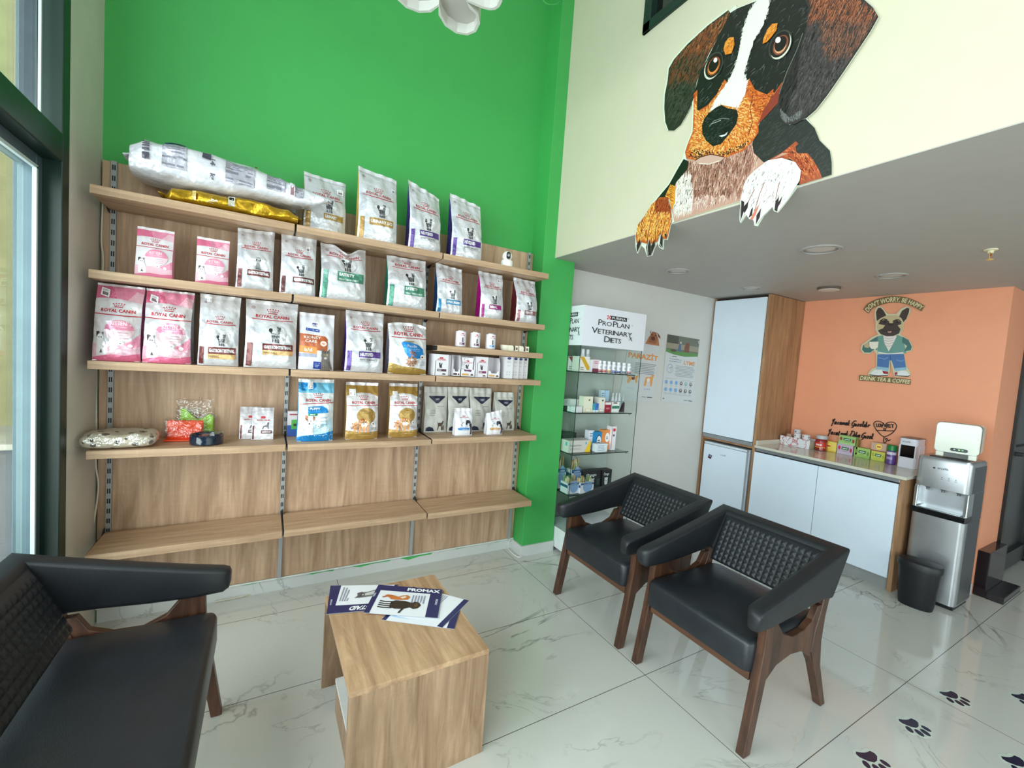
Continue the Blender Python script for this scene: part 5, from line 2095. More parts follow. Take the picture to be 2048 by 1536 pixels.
def serif_word(p, s, a, z, h, col, caps=1.25, track=.06, fit=None, dry=False, kx=.88):
    """small-caps lettering with slab serifs: first letter of every word larger; width of the whole returned"""
    x = a
    if fit and not dry:
        kx = kx * fit / serif_word(p, s, a, z, h, col, caps, track, None, True, kx)
    for i, ch in enumerate(s):
        if ch == ' ':
            x += h * .30
            continue
        hh = h * caps if (i == 0 or s[i - 1] == ' ') else h
        vs, fs, x0, x1, y0, y1 = text_mesh(ch, 0.0)
        wd = (x1 - x0) / (y1 - y0) * hh * kx
        if dry:
            x += wd + h * track
            continue
        p.text(ch, x, z, width=wd, height=hh, col=col, align=0)
        st_ = hh * .035
        sw = hh * .17
        foot = {'P': [.06], 'R': [.06, .92], 'L': [.06], 'A': [.03, .97], 'N': [.06], 'V': [], 'E': [.06], 'T': [.5], 'I': [.5], 'Y': [.5], 'D': [.06], 'U': []}.get(ch, [])
        head = {'P': [.06], 'R': [.06], 'L': [.06], 'N': [.06, .94], 'V': [.04, .96], 'E': [.06], 'I': [.5], 'Y': [.04, .96], 'D': [.06], 'U': [.06, .94]}.get(ch, [])
        for q_ in foot:
            p.rect(x + wd * q_ - sw * .6, x + wd * q_ + sw * .6, z, z + st_, col)
        for q_ in head:
            p.rect(x + wd * q_ - sw * .6, x + wd * q_ + sw * .6, z + hh - st_, z + hh, col)
        x += wd + h * track
    return x - a


def sign(p, k=1.0, x=0.0):
    p.rect(x - .058 * k, x + .108 * k, 1.822, 1.852, K)
    p.rect(x - .096 * k, x - .060 * k, 1.822, 1.852, (200, 34, 60))
    for i in range(3):
        for j in range(3):
            if (i + j) % 2:
                p.rect(x - .096 * k + i * .012 * k, x - .084 * k + i * .012 * k, 1.822 + j * .010, 1.832 + j * .010, (240, 226, 230))
    p.text('PURINA', x + .025 * k, 1.828, width=.142 * k, height=.018, col=(236, 236, 240), bold=.015)
    p.text('\u00ae', x + .122 * k, 1.842, width=.010, col=K)
    # PRO PLAN / VETERINARY Rx / DIETS
    serif_word(p, 'PRO PLAN', x - .179, 1.770, .034, K, fit=.335)
    p.text('\u00ae', x + .167 * k, 1.795, width=.009, col=K)
    serif_word(p, 'VETERINARY', x - .238, 1.707, .034, K, fit=.425)
    p.line([(x + .145, 1.712), (x + .176, 1.678)], .006, K)
    p.line([(x + .174, 1.709), (x + .143, 1.680)], .003, K)
    serif_word(p, 'DIETS', x - .112, 1.648, .036, K, fit=.18)


sign(p)
q = Print(b, lambda a, z, l: Vector((VX0 - l, VY0 + .14 - a * .62, z)), lift=.0004, step=.0001)
sign(q, 1.0, .02)
b.build('sign_box', vc('white sign board', .35), t, bevel=0)


def item(px0, px1, pyb, pyt, y, col, label, cat_='box', name='medicine_box', dep=.04, zb=None, paint=None, group=None, side=None, z=None, rz=0.0):
    """box standing on a glass shelf, measured between two picture columns at depth y"""
    y = max(y, y * 2.003 / at_y(px0, pyb, y).x)
    dep = min(dep, 2.776 - y)
    a, b_ = at_y(px0, pyb, y), at_y(px1, pyb, y)
    zt = at_y((px0 + px1) / 2, pyt, y).z
    o = carton(name, label, cat_, a.x, b_.x, y, z, max(.015, zt - z), dep, col, paint, group, rz, None, side)
    return single(o)


def two(c1, c2, v=.35):
    def f_(p, q):
        p.rect(-1, 1, 0, v, c1)
        p.lines(-.6, .6, .85, 2, .12, .04, c2)
    return f_


def diag(c):
    def f_(p, q):
        p.poly([(-1, .98), (-.2, .98), (1, .35), (1, .12), (.55, .12)], c)
        p.lines(-.8, -.1, .3, 2, .12, .04, (90, 96, 100))
    return f_


SH = [1.4125, 1.1025, .7875, .4755]
g = 'boxes in the glass cabinet, first shelf'
item(1135, 1157, 741, 713, 2.53, (226, 232, 222), 'white box with a dark red diagonal stripe, first glass shelf', paint=diag((150, 50, 52)), z=SH[0], dep=.09)
item(1158, 1178, 742, 713, 2.53, (228, 224, 216), 'white box with a mustard diagonal stripe, first glass shelf', paint=diag((206, 160, 30)), z=SH[0], dep=.09)
item(1176, 1184, 742, 719, 2.54, (232, 232, 234), 'slim plain white box beside the pink box, first glass shelf', z=SH[0], dep=.05)
item(1184, 1198, 743, 719, 2.54, (226, 206, 214), 'pale pink box with a plum band on the first glass shelf', paint=two((120, 50, 70), (190, 60, 80), .30), z=SH[0], dep=.05)


def bottle(px, pyb, pyt, y, z, label, band, r_=.021, col=(232, 232, 238), group='small white bottles on the first glass shelf', cap=(236, 236, 240)):
    x = at_y(px, pyb, y).x
    h = at_y(px, pyt, y).z - z
    t = thing('bottle', label, 'bottle', (x, y + r_, z), 0, group)
    b = MB().lathe([(r_ * .94, 0), (r_, .003), (r_, h * .66), (r_ * .86, h * .76), (r_ * .62, h * .80)], n=22, col=col)
    p = Print(b, lambda a, zz_, l: Vector((sin(a) * (r_ + l), -cos(a) * (r_ + l), zz_ * h)), maxedge=.4, lift=.0004, step=.0001)
    if band:
        p.rect(-1.3, 1.3, .05, .16, band[1])
        p.rect(-1.3, 1.3, .18, .26, band[0])
        p.lines(-.5, .6, .55, 3, .07, .03, (110, 110, 124))
    b.build('bottle_body', vc('printed bottle', .3), t, smooth=True, angle=40)
    MB().lathe([(r_ * .74, h * .80), (r_ * .74, h * .98), (r_ * .68, h)], n=20, col=cap).build('cap', vc('printed bottle', .3), t, smooth=True, angle=40)
    return t


cols = [((170, 40, 60), (120, 40, 60)), ((196, 90, 50), (190, 60, 40)), ((220, 160, 60), (150, 100, 50)), ((60, 90, 170), (50, 70, 130)), ((70, 110, 180), (30, 40, 80)), ((90, 120, 130), (60, 80, 90)), ((200, 60, 80), (90, 60, 80))]
nm = ['dark red', 'orange red', 'yellow', 'royal blue', 'navy', 'grey green', 'crimson']
for i, px in enumerate((1201.5, 1210.5, 1220, 1229.5, 1239.5, 1250, 1260)):
    bottle(px, 744 + i * .5, 721 + i * 1.0, 2.53, SH[0], 'small white tablet bottle with a %s band, first glass shelf' % nm[i], cols[i], r_=.0205)
bottle(1166.5, 735, 698, 2.66, SH[0], 'tall white spray bottle standing at the back above the yellow striped box', None, r_=.019, group='tall bottles at the back')
bottle(1176, 737, 699, 2.66, SH[0], 'tall grey white spray bottle at the back behind the pale pink box', None, r_=.019, col=(206, 210, 212), group='tall bottles at the back')
# second shelf
item(1126, 1138, 822, 798, 2.62, (176, 182, 178), 'grey box with a dark lower corner, far left of the second glass shelf', paint=two((60, 58, 60), (120, 120, 120), .4), z=SH[1], dep=.06)
item(1139, 1151, 823, 798, 2.62, (206, 206, 204), 'pale grey box behind two tiny white cartons, second glass shelf', z=SH[1], dep=.06)
item(1152, 1164, 820, 799, 2.60, (200, 198, 200), 'white box with a dark violet wedge, second glass shelf', paint=two((70, 40, 70), (130, 120, 130), .3), z=SH[1], dep=.05)
item(1139, 1144, 824, 813, 2.52, (226, 232, 234), 'tiny white carton, left of its twin on the second glass shelf', z=SH[1], dep=.03)
item(1145.5, 1150, 824, 813, 2.52, (226, 232, 234), 'tiny white carton, right of its twin on the second glass shelf', z=SH[1], dep=.03)
item(1153, 1164, 823, 813, 2.52, (216, 214, 216), 'low white box in front of the violet wedged box, second glass shelf', z=SH[1], dep=.04)
item(1166, 1184, 825, 793, 2.53, (226, 224, 204), 'cream box with a gold framed label, left of the small blue boxes', paint=lambda p, q: (p.rect(-.6, .7, .05, .22, (200, 180, 110)), p.rect(-.5, .6, .07, .20, (236, 234, 222)), p.ell(.2, .78, .2, .06, (120, 110, 90))), z=SH[1], dep=.06, side=(214, 220, 196))
item(1184.5, 1190, 825, 807, 2.53, (60, 160, 176), 'small turquoise box on the second glass shelf', z=SH[1], dep=.03, paint=two((220, 230, 234), (20, 90, 140), .25))
item(1190.5, 1196, 825, 807, 2.53, (60, 110, 190), 'small blue box beside the turquoise one, second glass shelf', z=SH[1], dep=.03, paint=two((220, 230, 234), (20, 60, 140), .25))
item(1196.5, 1208, 826, 795, 2.535, (226, 222, 212), 'cream box with a dark red framed label, between blue and red boxes', paint=lambda p, q: (p.rect(-.8, .8, .05, .22, (110, 50, 56)), p.rect(-.7, .7, .07, .20, (236, 234, 222)), p.ell(.2, .80, .3, .06, (70, 56, 50))), z=SH[1], dep=.06)
item(1209, 1221, 827, 804, 2.53, (150, 30, 54), 'dark red box with a white top strip, second glass shelf', paint=lambda p, q: (p.rect(-1, 1, .74, .96, (230, 226, 228)), p.rect(-.6, .5, .3, .45, (206, 110, 120))), z=SH[1], dep=.04)
item(1223, 1237, 827, 804, 2.53, (228, 232, 228), 'white box with a green middle band on the second glass shelf', paint=lambda p, q: (p.rect(-1, 1, .36, .62, (52, 120, 96)), p.rect(-.7, .4, .85, .95, (90, 40, 44))), z=SH[1], dep=.04)
item(1201, 1208, 805, 780, 2.68, (190, 214, 226), 'light blue striped box at the back of the second glass shelf', z=SH[1], dep=.03, paint=two((90, 170, 210), (90, 120, 150), .5))
item(1209, 1217, 805, 781, 2.68, (170, 206, 228), 'sky blue box at the back behind the dark red box', z=SH[1], dep=.03)
for i, px in enumerate((1226, 1232.5, 1239, 1246.5)):
    x = at_y(px, 810, 2.66).x
    b = MB()
    b.lathe([(.011, 0), (.012, .004), (.012, .10), (.005, .112), (.005, .135), (.007, .136), (.007, .142), (.001, .143)], n=16, col=(214, 220, 226))
    p = Print(b, lambda a, z, l: Vector((sin(a) * (.012 + l), -cos(a) * (.012 + l), z)), maxedge=.4, lift=.0004)
    p.rect(-1, 1, .070, .076, (70, 80, 96))
    p.lines(-.6, .7, .06, 4, .012, .004, (120, 130, 150))
    b.build('syringe', vc('printed bottle', .3), smooth=True, angle=40, loc=(x, 2.67, SH[1]))
    o = bpy.context.scene.collection.objects[-1] if False else bpy.data.objects[[k for k in bpy.data.objects.keys() if k.startswith('syringe')][-1]]
    tag(o, 'white paste syringe standing at the back, %s of four' % ('first from the left', 'second', 'third', 'fourth')[i], 'syringe', 'paste syringes on the second glass shelf')
b = MB().prism([(-.018, 0), (.018, 0), (.018, .078)], lambda a, z, d_: Vector((a, d_, z)), -.012, .012, (60, 44, 50))
tag(b.build('wedge_box', CARD, loc=(at_y(1246, 826, 2.54).x, 2.56, SH[1])), 'dark triangular box at the right end of the second glass shelf', 'box')
# third shelf
item(1119, 1152, 880, 866, 2.66, (24, 30, 32), 'long black box at the back left of the third glass shelf', z=SH[2], dep=.08, paint=lambda p, q: (p.text('Ecosan', 0, .3, width=1.1, height=.4, col=(150, 190, 170))))
item(1136, 1180, 906, 881, 2.505, (206, 200, 196), 'long white box with a yellow end on the third glass shelf', z=SH[2], dep=.10, side=(226, 226, 214),
     paint=lambda p, q: (p.poly([(.45, 0), (1, 0), (1, .9), (.85, .9)], (234, 190, 40)), p.text('ImmunoCare', -.35, .52, width=1.0, height=.14, col=(80, 80, 86), bold=.01, align=.5), p.rect(.5, .62, .65, .85, (80, 170, 190)), q.rect(.2, .7, .55, .85, (110, 190, 196)), p.lines(-.9, .2, .38, 2, .12, .03, (150, 150, 150))))
item(1192, 1214, 901, 888, 2.52, (216, 226, 230), 'low pale blue lettered box in front, third glass shelf', z=SH[2], dep=.05, paint=lambda p, q: p.lines(-.7, .6, .8, 4, .18, .06, (120, 150, 170)))
item(1176, 1186, 892, 861, 2.62, (228, 228, 236), 'white box with a lilac foot left of the bright blue box', z=SH[2], dep=.05, paint=two((170, 180, 220), (60, 60, 70), .2))
item(1187, 1203, 893, 864, 2.60, (20, 128, 186), 'bright blue box with a white oval on the third glass shelf', z=SH[2], dep=.05, paint=lambda p, q: (p.ell(.15, .5, .6, .34, (20, 40, 70)), p.ell(.2, .48, .55, .30, (226, 234, 240)), p.lines(-.1, .5, .55, 2, .12, .05, (60, 80, 110))))
item(1205, 1219, 894, 860, 2.58, (226, 140, 70), 'orange box with a white oval on the third glass shelf', z=SH[2], dep=.05, paint=lambda p, q: (p.ell(.1, .62, .6, .24, (236, 236, 238)), p.lines(-.2, .4, .66, 2, .08, .04, (120, 120, 130)), p.ell(.3, .25, .2, .05, (240, 220, 200))))
item(1221, 1230, 894, 853, 2.56, (232, 228, 232), 'tall white box with a red dot at the right of the third glass shelf', z=SH[2], dep=.06, paint=lambda p, q: (p.ell(.1, .85, .6, .07, (200, 50, 60)), p.ell(0, .62, .4, .05, (90, 90, 100)), p.rect(-.9, -.6, .05, .95, (190, 150, 160))))


# fourth shelf: treat cartons with open windows
def treatbox(px0, px1, pyb, pyt, y, z, label, dep=.07, tall=False):
    y = max(y, y * 2.004 / at_y(px0, pyb, y).x)
    dep = min(dep, 2.775 - y)
    a, b_ = at_y(px0, pyb, y), at_y(px1, pyb, y)
    h = at_y(px0, pyt, y).z - z
    w_ = b_.x - a.x
    t = thing('treat_carton', label, 'treat carton', ((a.x + b_.x) / 2, y + dep / 2, z), 0, 'treat cartons in the glass cabinet')
    b = MB().box(-w_ / 2, w_ / 2, -dep / 2, dep / 2, 0, h * .62, (222, 226, 230))
    p = Print(b, lambda a_, zz_, l: Vector((a_ * w_ / 2, -dep / 2 - l, zz_ * h * .62)), lift=.0004, step=.0001)
    p.ell(.1, .62, .72, .55, (130, 166, 206), 20)
    p.rect(-1, 1, .82, 1, (40, 84, 130))
    p.text('zooStick', .1, .85, width=1.2, height=.1, col=(220, 230, 240), bold=.01)
    q = Print(b, lambda a_, zz_, l: Vector((-w_ / 2 - l, -a_ * dep / 2, zz_ * h * .62)), lift=.0004)
    q.rect(-1, 1, .55, .80, (30, 80, 120))
    b.build('carton_body', CARD, t)
    b = MB()
    rnd = random.Random(int(px0))
    for i in range(16):
        x, yy = rnd.uniform(-w_ * .42, w_ * .42), rnd.uniform(-dep * .4, dep * .4)
        b.tube([(x, yy, h * .5), (x + rnd.uniform(-.012, .012), yy + rnd.uniform(-.01, .01), h * rnd.uniform(.8, 1.0))], .006, 6, rnd.choice([(196, 178, 130), (170, 140, 96), (120, 150, 100), (214, 204, 164)]))
    o = b.build('chew_sticks', vc('dried chews', .7), t, smooth=True)
    o['kind'] = 'stuff'
    return t


treatbox(1114, 1131, 955, 914, 2.66, SH[3], 'upright chew carton at the back left of the lowest glass shelf')
treatbox(1142, 1161, 962, 918, 2.64, SH[3], 'upright chew carton at the back, next to the black boxes')
treatbox(1134, 1157, 990, 954, 2.50, SH[3], 'open chew carton at the front left of the lowest glass shelf', .09)
treatbox(1160, 1186, 986, 955, 2.50, SH[3], 'open chew carton at the front, partly behind the armchair arm', .09)


def bone(p, q):
    p.text('Orego', -.1, .62, width=1.1, height=.22, col=(206, 216, 220), bold=.02)
    p.ell(-.1, .30, .34, .26, (206, 210, 214), 12)
    p.poly([(-.42, .40), (-.46, .56), (-.28, .52)], (206, 210, 214))
    p.poly([(.20, .40), (.26, .56), (.08, .52)], (206, 210, 214))
    p.ell(-.2, .34, .05, .04, (20, 20, 26), 8)
    p.ell(.0, .34, .05, .04, (20, 20, 26), 8)
    p.rect(.5, .85, .1, .5, (44, 70, 66))


item(1165, 1201, 968, 942, 2.61, (14, 14, 18), 'black box with a white animal, wider left one on the lowest glass shelf', z=SH[3], dep=.07, paint=bone)
item(1203, 1222, 965, 940, 2.60, (14, 14, 18), 'black box with a white animal, narrower right one on the lowest glass shelf', z=SH[3], dep=.07, paint=bone)
# scale box leaning in the bottom of the cabinet
t = thing('kit_case', 'silver and yellow kit case leaning in the bottom of the glass cabinet', 'case', (2.33, 2.635, .196), .25)
M_ = Matrix.Rotation(-.62, 4, 'X')
b = MB().box(-.125, .125, -.10, .10, 0, .05, (176, 180, 186), M_)
p = Print(b, lambda a, z, l: M_ @ Vector((a, z, .05 + l)), lift=.0005, step=.0002)
p.rect(-.125, .125, -.10, -.03, (216, 190, 30))
p.rect(-.09, .02, -.02, .08, (104, 106, 108))
p.rect(-.125, .125, -.098, -.09, (236, 236, 238))
p.rect(.04, .11, .0, .08, (196, 186, 120))
for v in b.v:
    pass
zmin_ = min(v[2] for v in b.v)
b.v = [(v[0], v[1], v[2] - zmin_) for v in b.v]
o = b.build('case_body', vc('printed carton', .45), t)

# ================================================================== POSTERS
PP = vc('printed poster', .35)


def poster(corners, label, paint, y=2.797):
    P = [at_y(px, py, y) for px, py in corners]
    c = sum(P, Vector()) / 4
    Sf = lambda a, z, l: P[0] * (1 - a) * (1 - z) + P[1] * a * (1 - z) + P[2] * a * z + P[3] * (1 - a) * z - c + Vector((0, -l, 0))
    b = MB()
    b.prism([(0, 0), (1, 0), (1, 1), (0, 1)], lambda a, z, d_: Sf(a, z, d_), 0, .0015, (206, 208, 210))
    p = Print(b, Sf, lift=.002, step=.0001)
    paint(p)
    return tag(b.build('poster', PP, loc=c), label, 'poster', 'wall posters')


def parazit(p):
    OR_ = (226, 146, 72)
    br = (150, 92, 62)
    p.poly([(.52, .80), (.99, .80), (.92, .92), (.72, .96), (.60, .90)], (176, 116, 76))
    p.poly([(.60, .83), (.64, .93), (.70, .985), (.84, .98), (.90, .90), (.86, .82)], br)
    p.poly([(.66, .97), (.60, 1.0), (.66, .94)], (110, 60, 44))
    p.poly([(.86, .985), (.98, .94), (1.0, .90), (.90, .93)], (120, 66, 48))
    p.ell(.75, .89, .07, .03, (90, 44, 34))
    p.ell(.70, .94, .018, .01, (40, 24, 22))
    p.ell(.82, .935, .018, .01, (40, 24, 22))
    p.text('PARAZ\u0130T', .52, .585, width=.94, height=.095, col=OR_, bold=.03)
    p.lines(.30, .96, .53, 7, .023, .010, (150, 152, 158))
    # cat and dog diagrams
    c_ = (226, 160, 96)
    p.poly([(.14, .29), (.20, .33), (.36, .34), (.46, .36), (.42, .31), (.44, .25), (.40, .25), (.36, .29), (.26, .29), (.20, .24), (.15, .24)], c_)
    p.ell(.15, .34, .05, .025, c_)
    p.ell(.30, .315, .045, .028, (110, 56, 50))
    p.poly([(.64, .22), (.66, .30), (.68, .345), (.82, .35), (.86, .38), (.93, .385), (.90, .34), (.88, .22), (.84, .22), (.82, .29), (.72, .28), (.70, .22)], c_)
    p.ell(.76, .305, .05, .028, (236, 226, 214))
    for i in range(3):
        for x0 in (.18, .68):
            p.ell(x0 + i * .07, .41, .02, .008, (150, 170, 206), 8)
            p.ell(x0 + i * .07, .175, .02, .008, (150, 170, 206), 8)
    p.rect(.62, .74, .060, .066, (110, 110, 116))
    p.rect(.78, .93, .058, .068, (50, 50, 56))


def lyme(p):
    g1, g2 = (104, 108, 92), (78, 112, 62)
    p.rect(0, 1, .745, 1, g1)
    p.rect(.0, .35, .86, 1, (72, 74, 60))
    p.rect(0, 1, .80, .88, (150, 140, 122))
    p.poly([(0, .745), (.25, .715), (.6, .705), (1, .735), (1, .775), (.5, .77), (0, .79)], (86, 138, 64))
    p.poly([(.34, .77), (.36, .84), (.38, .90), (.42, .90), (.44, .84), (.45, .77)], (84, 100, 136))
    p.ell(.42, .905, .022, .018, (206, 196, 180))
    p.poly([(.54, .775), (.55, .86), (.60, .92), (.68, .92), (.70, .86), (.70, .775)], (120, 72, 52))
    p.ell(.22, .775, .09, .02, (80, 66, 50))
    p.text('LYME', .76, .585, width=.36, height=.062, col=(226, 148, 70), bold=.02)
    p.rect(.20, .34, .683, .692, (60, 60, 66))
    p.lines(.12, .52, .65, 2, .034, .008, (140, 146, 160))
    for k_ in range(16):
        a = k_ * pi / 8
        p.line([(.17 + .09 * cos(a), .50 + .065 * sin(a)), (.17 + .09 * cos(a + .4), .50 + .065 * sin(a + .4))], .008, (146, 160, 200))
    p.line([(.12, .50), (.17, .51), (.22, .53), (.20, .47)], .008, (130, 140, 180))
    p.lines(.34, .96, .56, 8, .022, .008, (158, 160, 168))
    p.lines(.06, .46, .355, 1, .02, .003, (140, 140, 146))
    p.lines(.56, .96, .345, 1, .02, .003, (140, 140, 146))
    cs = [(120, 166, 214)] * 3 + [(110, 104, 100), (130, 176, 186), (120, 110, 106)]
    for r_ in range(2):
        for i in range(6):
            c_ = cs[i] if r_ == 0 else ((120, 166, 214) if i < 3 else (106, 98, 94))
            p.ell(.10 + i * .155, .295 - r_ * .11, .042, .030, c_, 12)
            if i > 2:
                p.ell(.10 + i * .155, .302 - r_ * .11, .02, .012, (206, 204, 200), 8)
            p.rect(.065 + i * .155, .135 + i * .155, .244 - r_ * .11, .248 - r_ * .11, (160, 160, 166))
    p.lines(.06, .94, .12, 1, .02, .003, (150, 150, 156), 0)
    p.rect(.04, .08, .035, .05, (80, 84, 96))
    p.rect(.70, .82, .040, .047, (110, 110, 116))
    p.rect(.85, .97, .038, .048, (50, 50, 56))
    p.ell(.97, .955, .035, .022, (196, 196, 192), 14)
    p.ell(.97, .955, .018, .011, (120, 120, 116), 10)


poster([(1237, 800), (1307, 804), (1322, 664), (1263, 653)], 'white poster reading PARAZIT, seen partly through the glass cabinet', parazit)
poster([(1321.5, 802), (1384, 808), (1399, 679), (1335, 668.5)], 'white poster reading LYME beside the tall cupboard', lyme)

# ================================================================== TALL CUPBOARD, FRIDGE, COUNTER
OAKC = wood('warm oak cupboard', 'z', (180, 138, 100), (146, 106, 74), .5, 1.2)
WD = mat('high gloss white door', (224, 236, 250), .12, coat=.5, var=.008)
ALU = mat('brushed aluminium', (166, 170, 176), .3, .8)
t = thing('tall_cupboard', 'tall oak cupboard with a white door reaching the ceiling', 'cupboard', (0, 0, 0))
CX = 3.917
MB().box(CX, 4.50, 2.236, 2.262, 0, 2.222).build('side_panel', OAKC, t, bevel=.001)
MB().box(CX, 4.50, 2.778, 2.798, 0, 2.222).build('side_panel', OAKC, t, bevel=.001)
MB().box(CX + .01, 4.50, 2.262, 2.778, .80, .822).build('shelf_board', OAKC, t)
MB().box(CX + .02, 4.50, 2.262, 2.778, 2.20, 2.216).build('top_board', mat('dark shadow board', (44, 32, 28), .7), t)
MB().box(CX - .018, CX, 2.264, 2.776, .862, 2.196).build('door', WD, t, bevel=.0015)
MB().box(CX - .014, CX + .02, 2.262, 2.776, .822, .858).build('grip_rail', ALU, t, bevel=.003)
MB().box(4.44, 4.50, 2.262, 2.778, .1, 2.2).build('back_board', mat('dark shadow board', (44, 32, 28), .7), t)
t = thing('refrigerator', 'small white refrigerator under the tall cupboard with a magnet on the door', 'refrigerator', (0, 0, 0))
MB().box(3.965, 4.42, 2.305, 2.765, .0, .775).build('cabinet', mat('white fridge enamel', (214, 222, 230), .25), t, bevel=.004)
b = MB().box(3.925, 3.963, 2.315, 2.765, .03, .750, (222, 232, 242))
p = Print(b, lambda a, z, l: Vector((3.925 - l, a, z)), lift=.0005)
p.text('arcelik', 2.57, .672, width=.055, col=(130, 140, 156), rot=0, bold=.01) if False else None
b.build('door', WD, t, bevel=.006)
MB().box(3.928, 3.963, 2.315, 2.765, .753, .775).build('top_trim', mat('white fridge enamel', (214, 222, 230), .25), t, bevel=.003)
b = MB().box(0, .002, -.018, .018, -.02, .02, (60, 70, 120))
p = Print(b, lambda a, z, l: Vector((-l, -a, z)), lift=.0003)
p.rect(-.016, .016, -.018, 0, (96, 30, 40))
p.poly([(-.01, .0), (0, .012), (.012, .002)], (200, 206, 220))
tag(b.build('fridge_magnet', vc('printed magnet', .4), loc=(3.9225, at_x(1420, 913, 3.925).y, at_x(1420, 913, 3.925).z), rot=(.3, 0, 0)), 'small square blue and dark red magnet on the refrigerator door', 'magnet')
# brand mark on the fridge door
b = MB()
c0_ = at_x(1446, 912, 3.924)
p = Print(b, lambda a, z, l: Vector((3.9245 - l, c0_.y - a, c0_.z + z)), lift=.0002)
p.text('arçelik', 0, -.004, width=.06, col=(140, 150, 166), bold=.01)
o = b.build('brand_mark', vc('printed magnet', .4), t)

t = thing('base_cabinet', 'white two door base cabinet with an oak end panel under the counter', 'cabinet', (0, 0, 0))
CY0, CY1 = 1.168, 2.232
MB().box(CX - .004, 4.50, CY0, CY0 + .026, 0, .818).build('end_panel', OAKC, t, bevel=.001)
MB().box(CX + .02, 4.50, CY0 + .026, CY1, .09, .76).build('carcass', mat('white melamine', (220, 220, 216), .4), t)
ysp = at_x(1639, 930, CX).y
MB().box(CX - .018, CX, CY0 + .028, ysp - .002, .096, .782).build('door', WD, t, bevel=.0015)
MB().box(CX - .018, CX, ysp + .002, CY1 - .002, .096, .782).build('door', WD, t, bevel=.0015)
MB().box(CX + .004, CX + .03, CY0 + .027, CY1, .787, .818).build('grip_rail', ALU, t, bevel=.004)
MB().box(CX + .03, CX + .045, CY0 + .027, CY1, 0, .09).build('kick_board', mat('grey kick board', (150, 152, 152), .4), t)
STONE = mat('pale veined stone top', (206, 202, 188), .12, bs=0, var=.04)
t = thing('worktop', 'pale glossy stone worktop with a low upstand at the cupboard', 'worktop', (0, 0, 0))
MB().box(CX - .022, 4.503, CY0 - .012, CY1, .820, .842).build('slab', STONE, t, bevel=.002)
MB().box(CX, 4.503, CY1 - .012, CY1 + .002, .842, .885).build('upstand', STONE, t, bevel=.001)

WT = .8425


def onTop(px, py):
    return at_z(px, py, WT)


def cbox(pxl, pxr, pyb_l, pyb_r, pyt, dep, col, label, name, cat_, paint=None, z=WT, group=None, h=None, x=None):
    """carton facing the room on the counter; picture columns give its near long side"""
    a, b_ = at_z(pxl, pyb_l, WT), at_z(pxr, pyb_r, WT)
    xx = 4.42
    ya, yb_ = at_x(pxl, (pyb_l + pyb_r) / 2, xx).y, at_x(pxr, (pyb_l + pyb_r) / 2, xx).y
    if h is None:
        h = at_x((pxl + pxr) / 2, pyt, xx).z - z
    w_ = ya - yb_
    b = MB().box(0, dep, -w_ / 2, w_ / 2, 0, h, col)
    p = Print(b, lambda a_, zz_, l: Vector((-l, -a_ * w_ / 2, zz_ * h)), lift=.0004, step=.0001)
    p.W, p.H = w_, h
    if paint:
        paint(p)
    o = b.build(name, CARD, loc=(xx, (ya + yb_) / 2, z + .0005))
    return tag(o, label, cat_, group)


def tea(c1, c2, fruit=None, pill=(24, 100, 66)):
    def f_(p):
        p.rect(-1, 1, 0, .22, c2)
        p.poly([(-.45, .48), (.45, .44), (.5, .72), (-.4, .76)], pill)
        p.rect(-.3, .35, .54, .64, (200, 220, 206))
        p.rect(-.3, .3, .30, .34, (110, 130, 110))
        if fruit:
            p.ell(-.72, .62, .16, .2, fruit)
            p.ell(.75, .5, .14, .22, fruit)
    return f_


TG = 'herbal tea boxes on the counter'


def lipton(c):
    def f_(p):
        p.ell(0, .55, .42, .38, (240, 200, 60))
        p.ell(0, .55, .36, .26, (250, 226, 110))
        p.rect(-.25, .25, .48, .62, (206, 50, 44))
        p.rect(-1, 1, 0, .12, c)
    return f_


cbox(1641, 1672, 897, 903, 882.5, .06, (240, 218, 110), 'yellow tea box with a red label, first beside the marbled tray', 'tea_box', 'tea box', lipton((226, 190, 60)), group=TG)
o1 = cbox(1673, 1705, 903, 910, 889, .06, (196, 178, 200), 'lilac tea box with raspberries, under the green one', 'tea_box', 'tea box', tea(None, (206, 190, 210), (196, 40, 84)), group=TG)
h1 = max(v.co.z for v in o1.data.vertices)
cbox(1676, 1710, 889, 895, 872, .06, (156, 196, 120), 'light green tea box stacked on the lilac one', 'tea_box', 'tea box', tea(None, (170, 206, 140), (160, 60, 50)), z=WT + h1 + .0005, group=TG)
cbox(1707, 1739, 910, 917, 896, .06, (164, 200, 110), 'green tea box between the lilac and the yellow green stacks', 'tea_box', 'tea box', tea(None, (150, 190, 96), (120, 150, 60)), group=TG)
o2 = cbox(1741, 1769, 916, 922, 903, .06, (206, 206, 90), 'yellow green tea box under the brown striped one', 'tea_box', 'tea box', tea(None, (190, 200, 80), (170, 180, 60)), group=TG)
h2 = max(v.co.z for v in o2.data.vertices)
cbox(1741, 1772, 903, 908, 886, .06, (206, 170, 150), 'brown and cream tea box with a yellow round label, stacked on the yellow green one', 'tea_box', 'tea box', lipton((150, 70, 56)), z=WT + h2 + .0005, group=TG)
cbox(1711, 1714, 900, 902, 880, .05, (150, 130, 70), 'narrow olive end of a tea box behind the green stack', 'tea_box', 'tea box', None, group=TG)

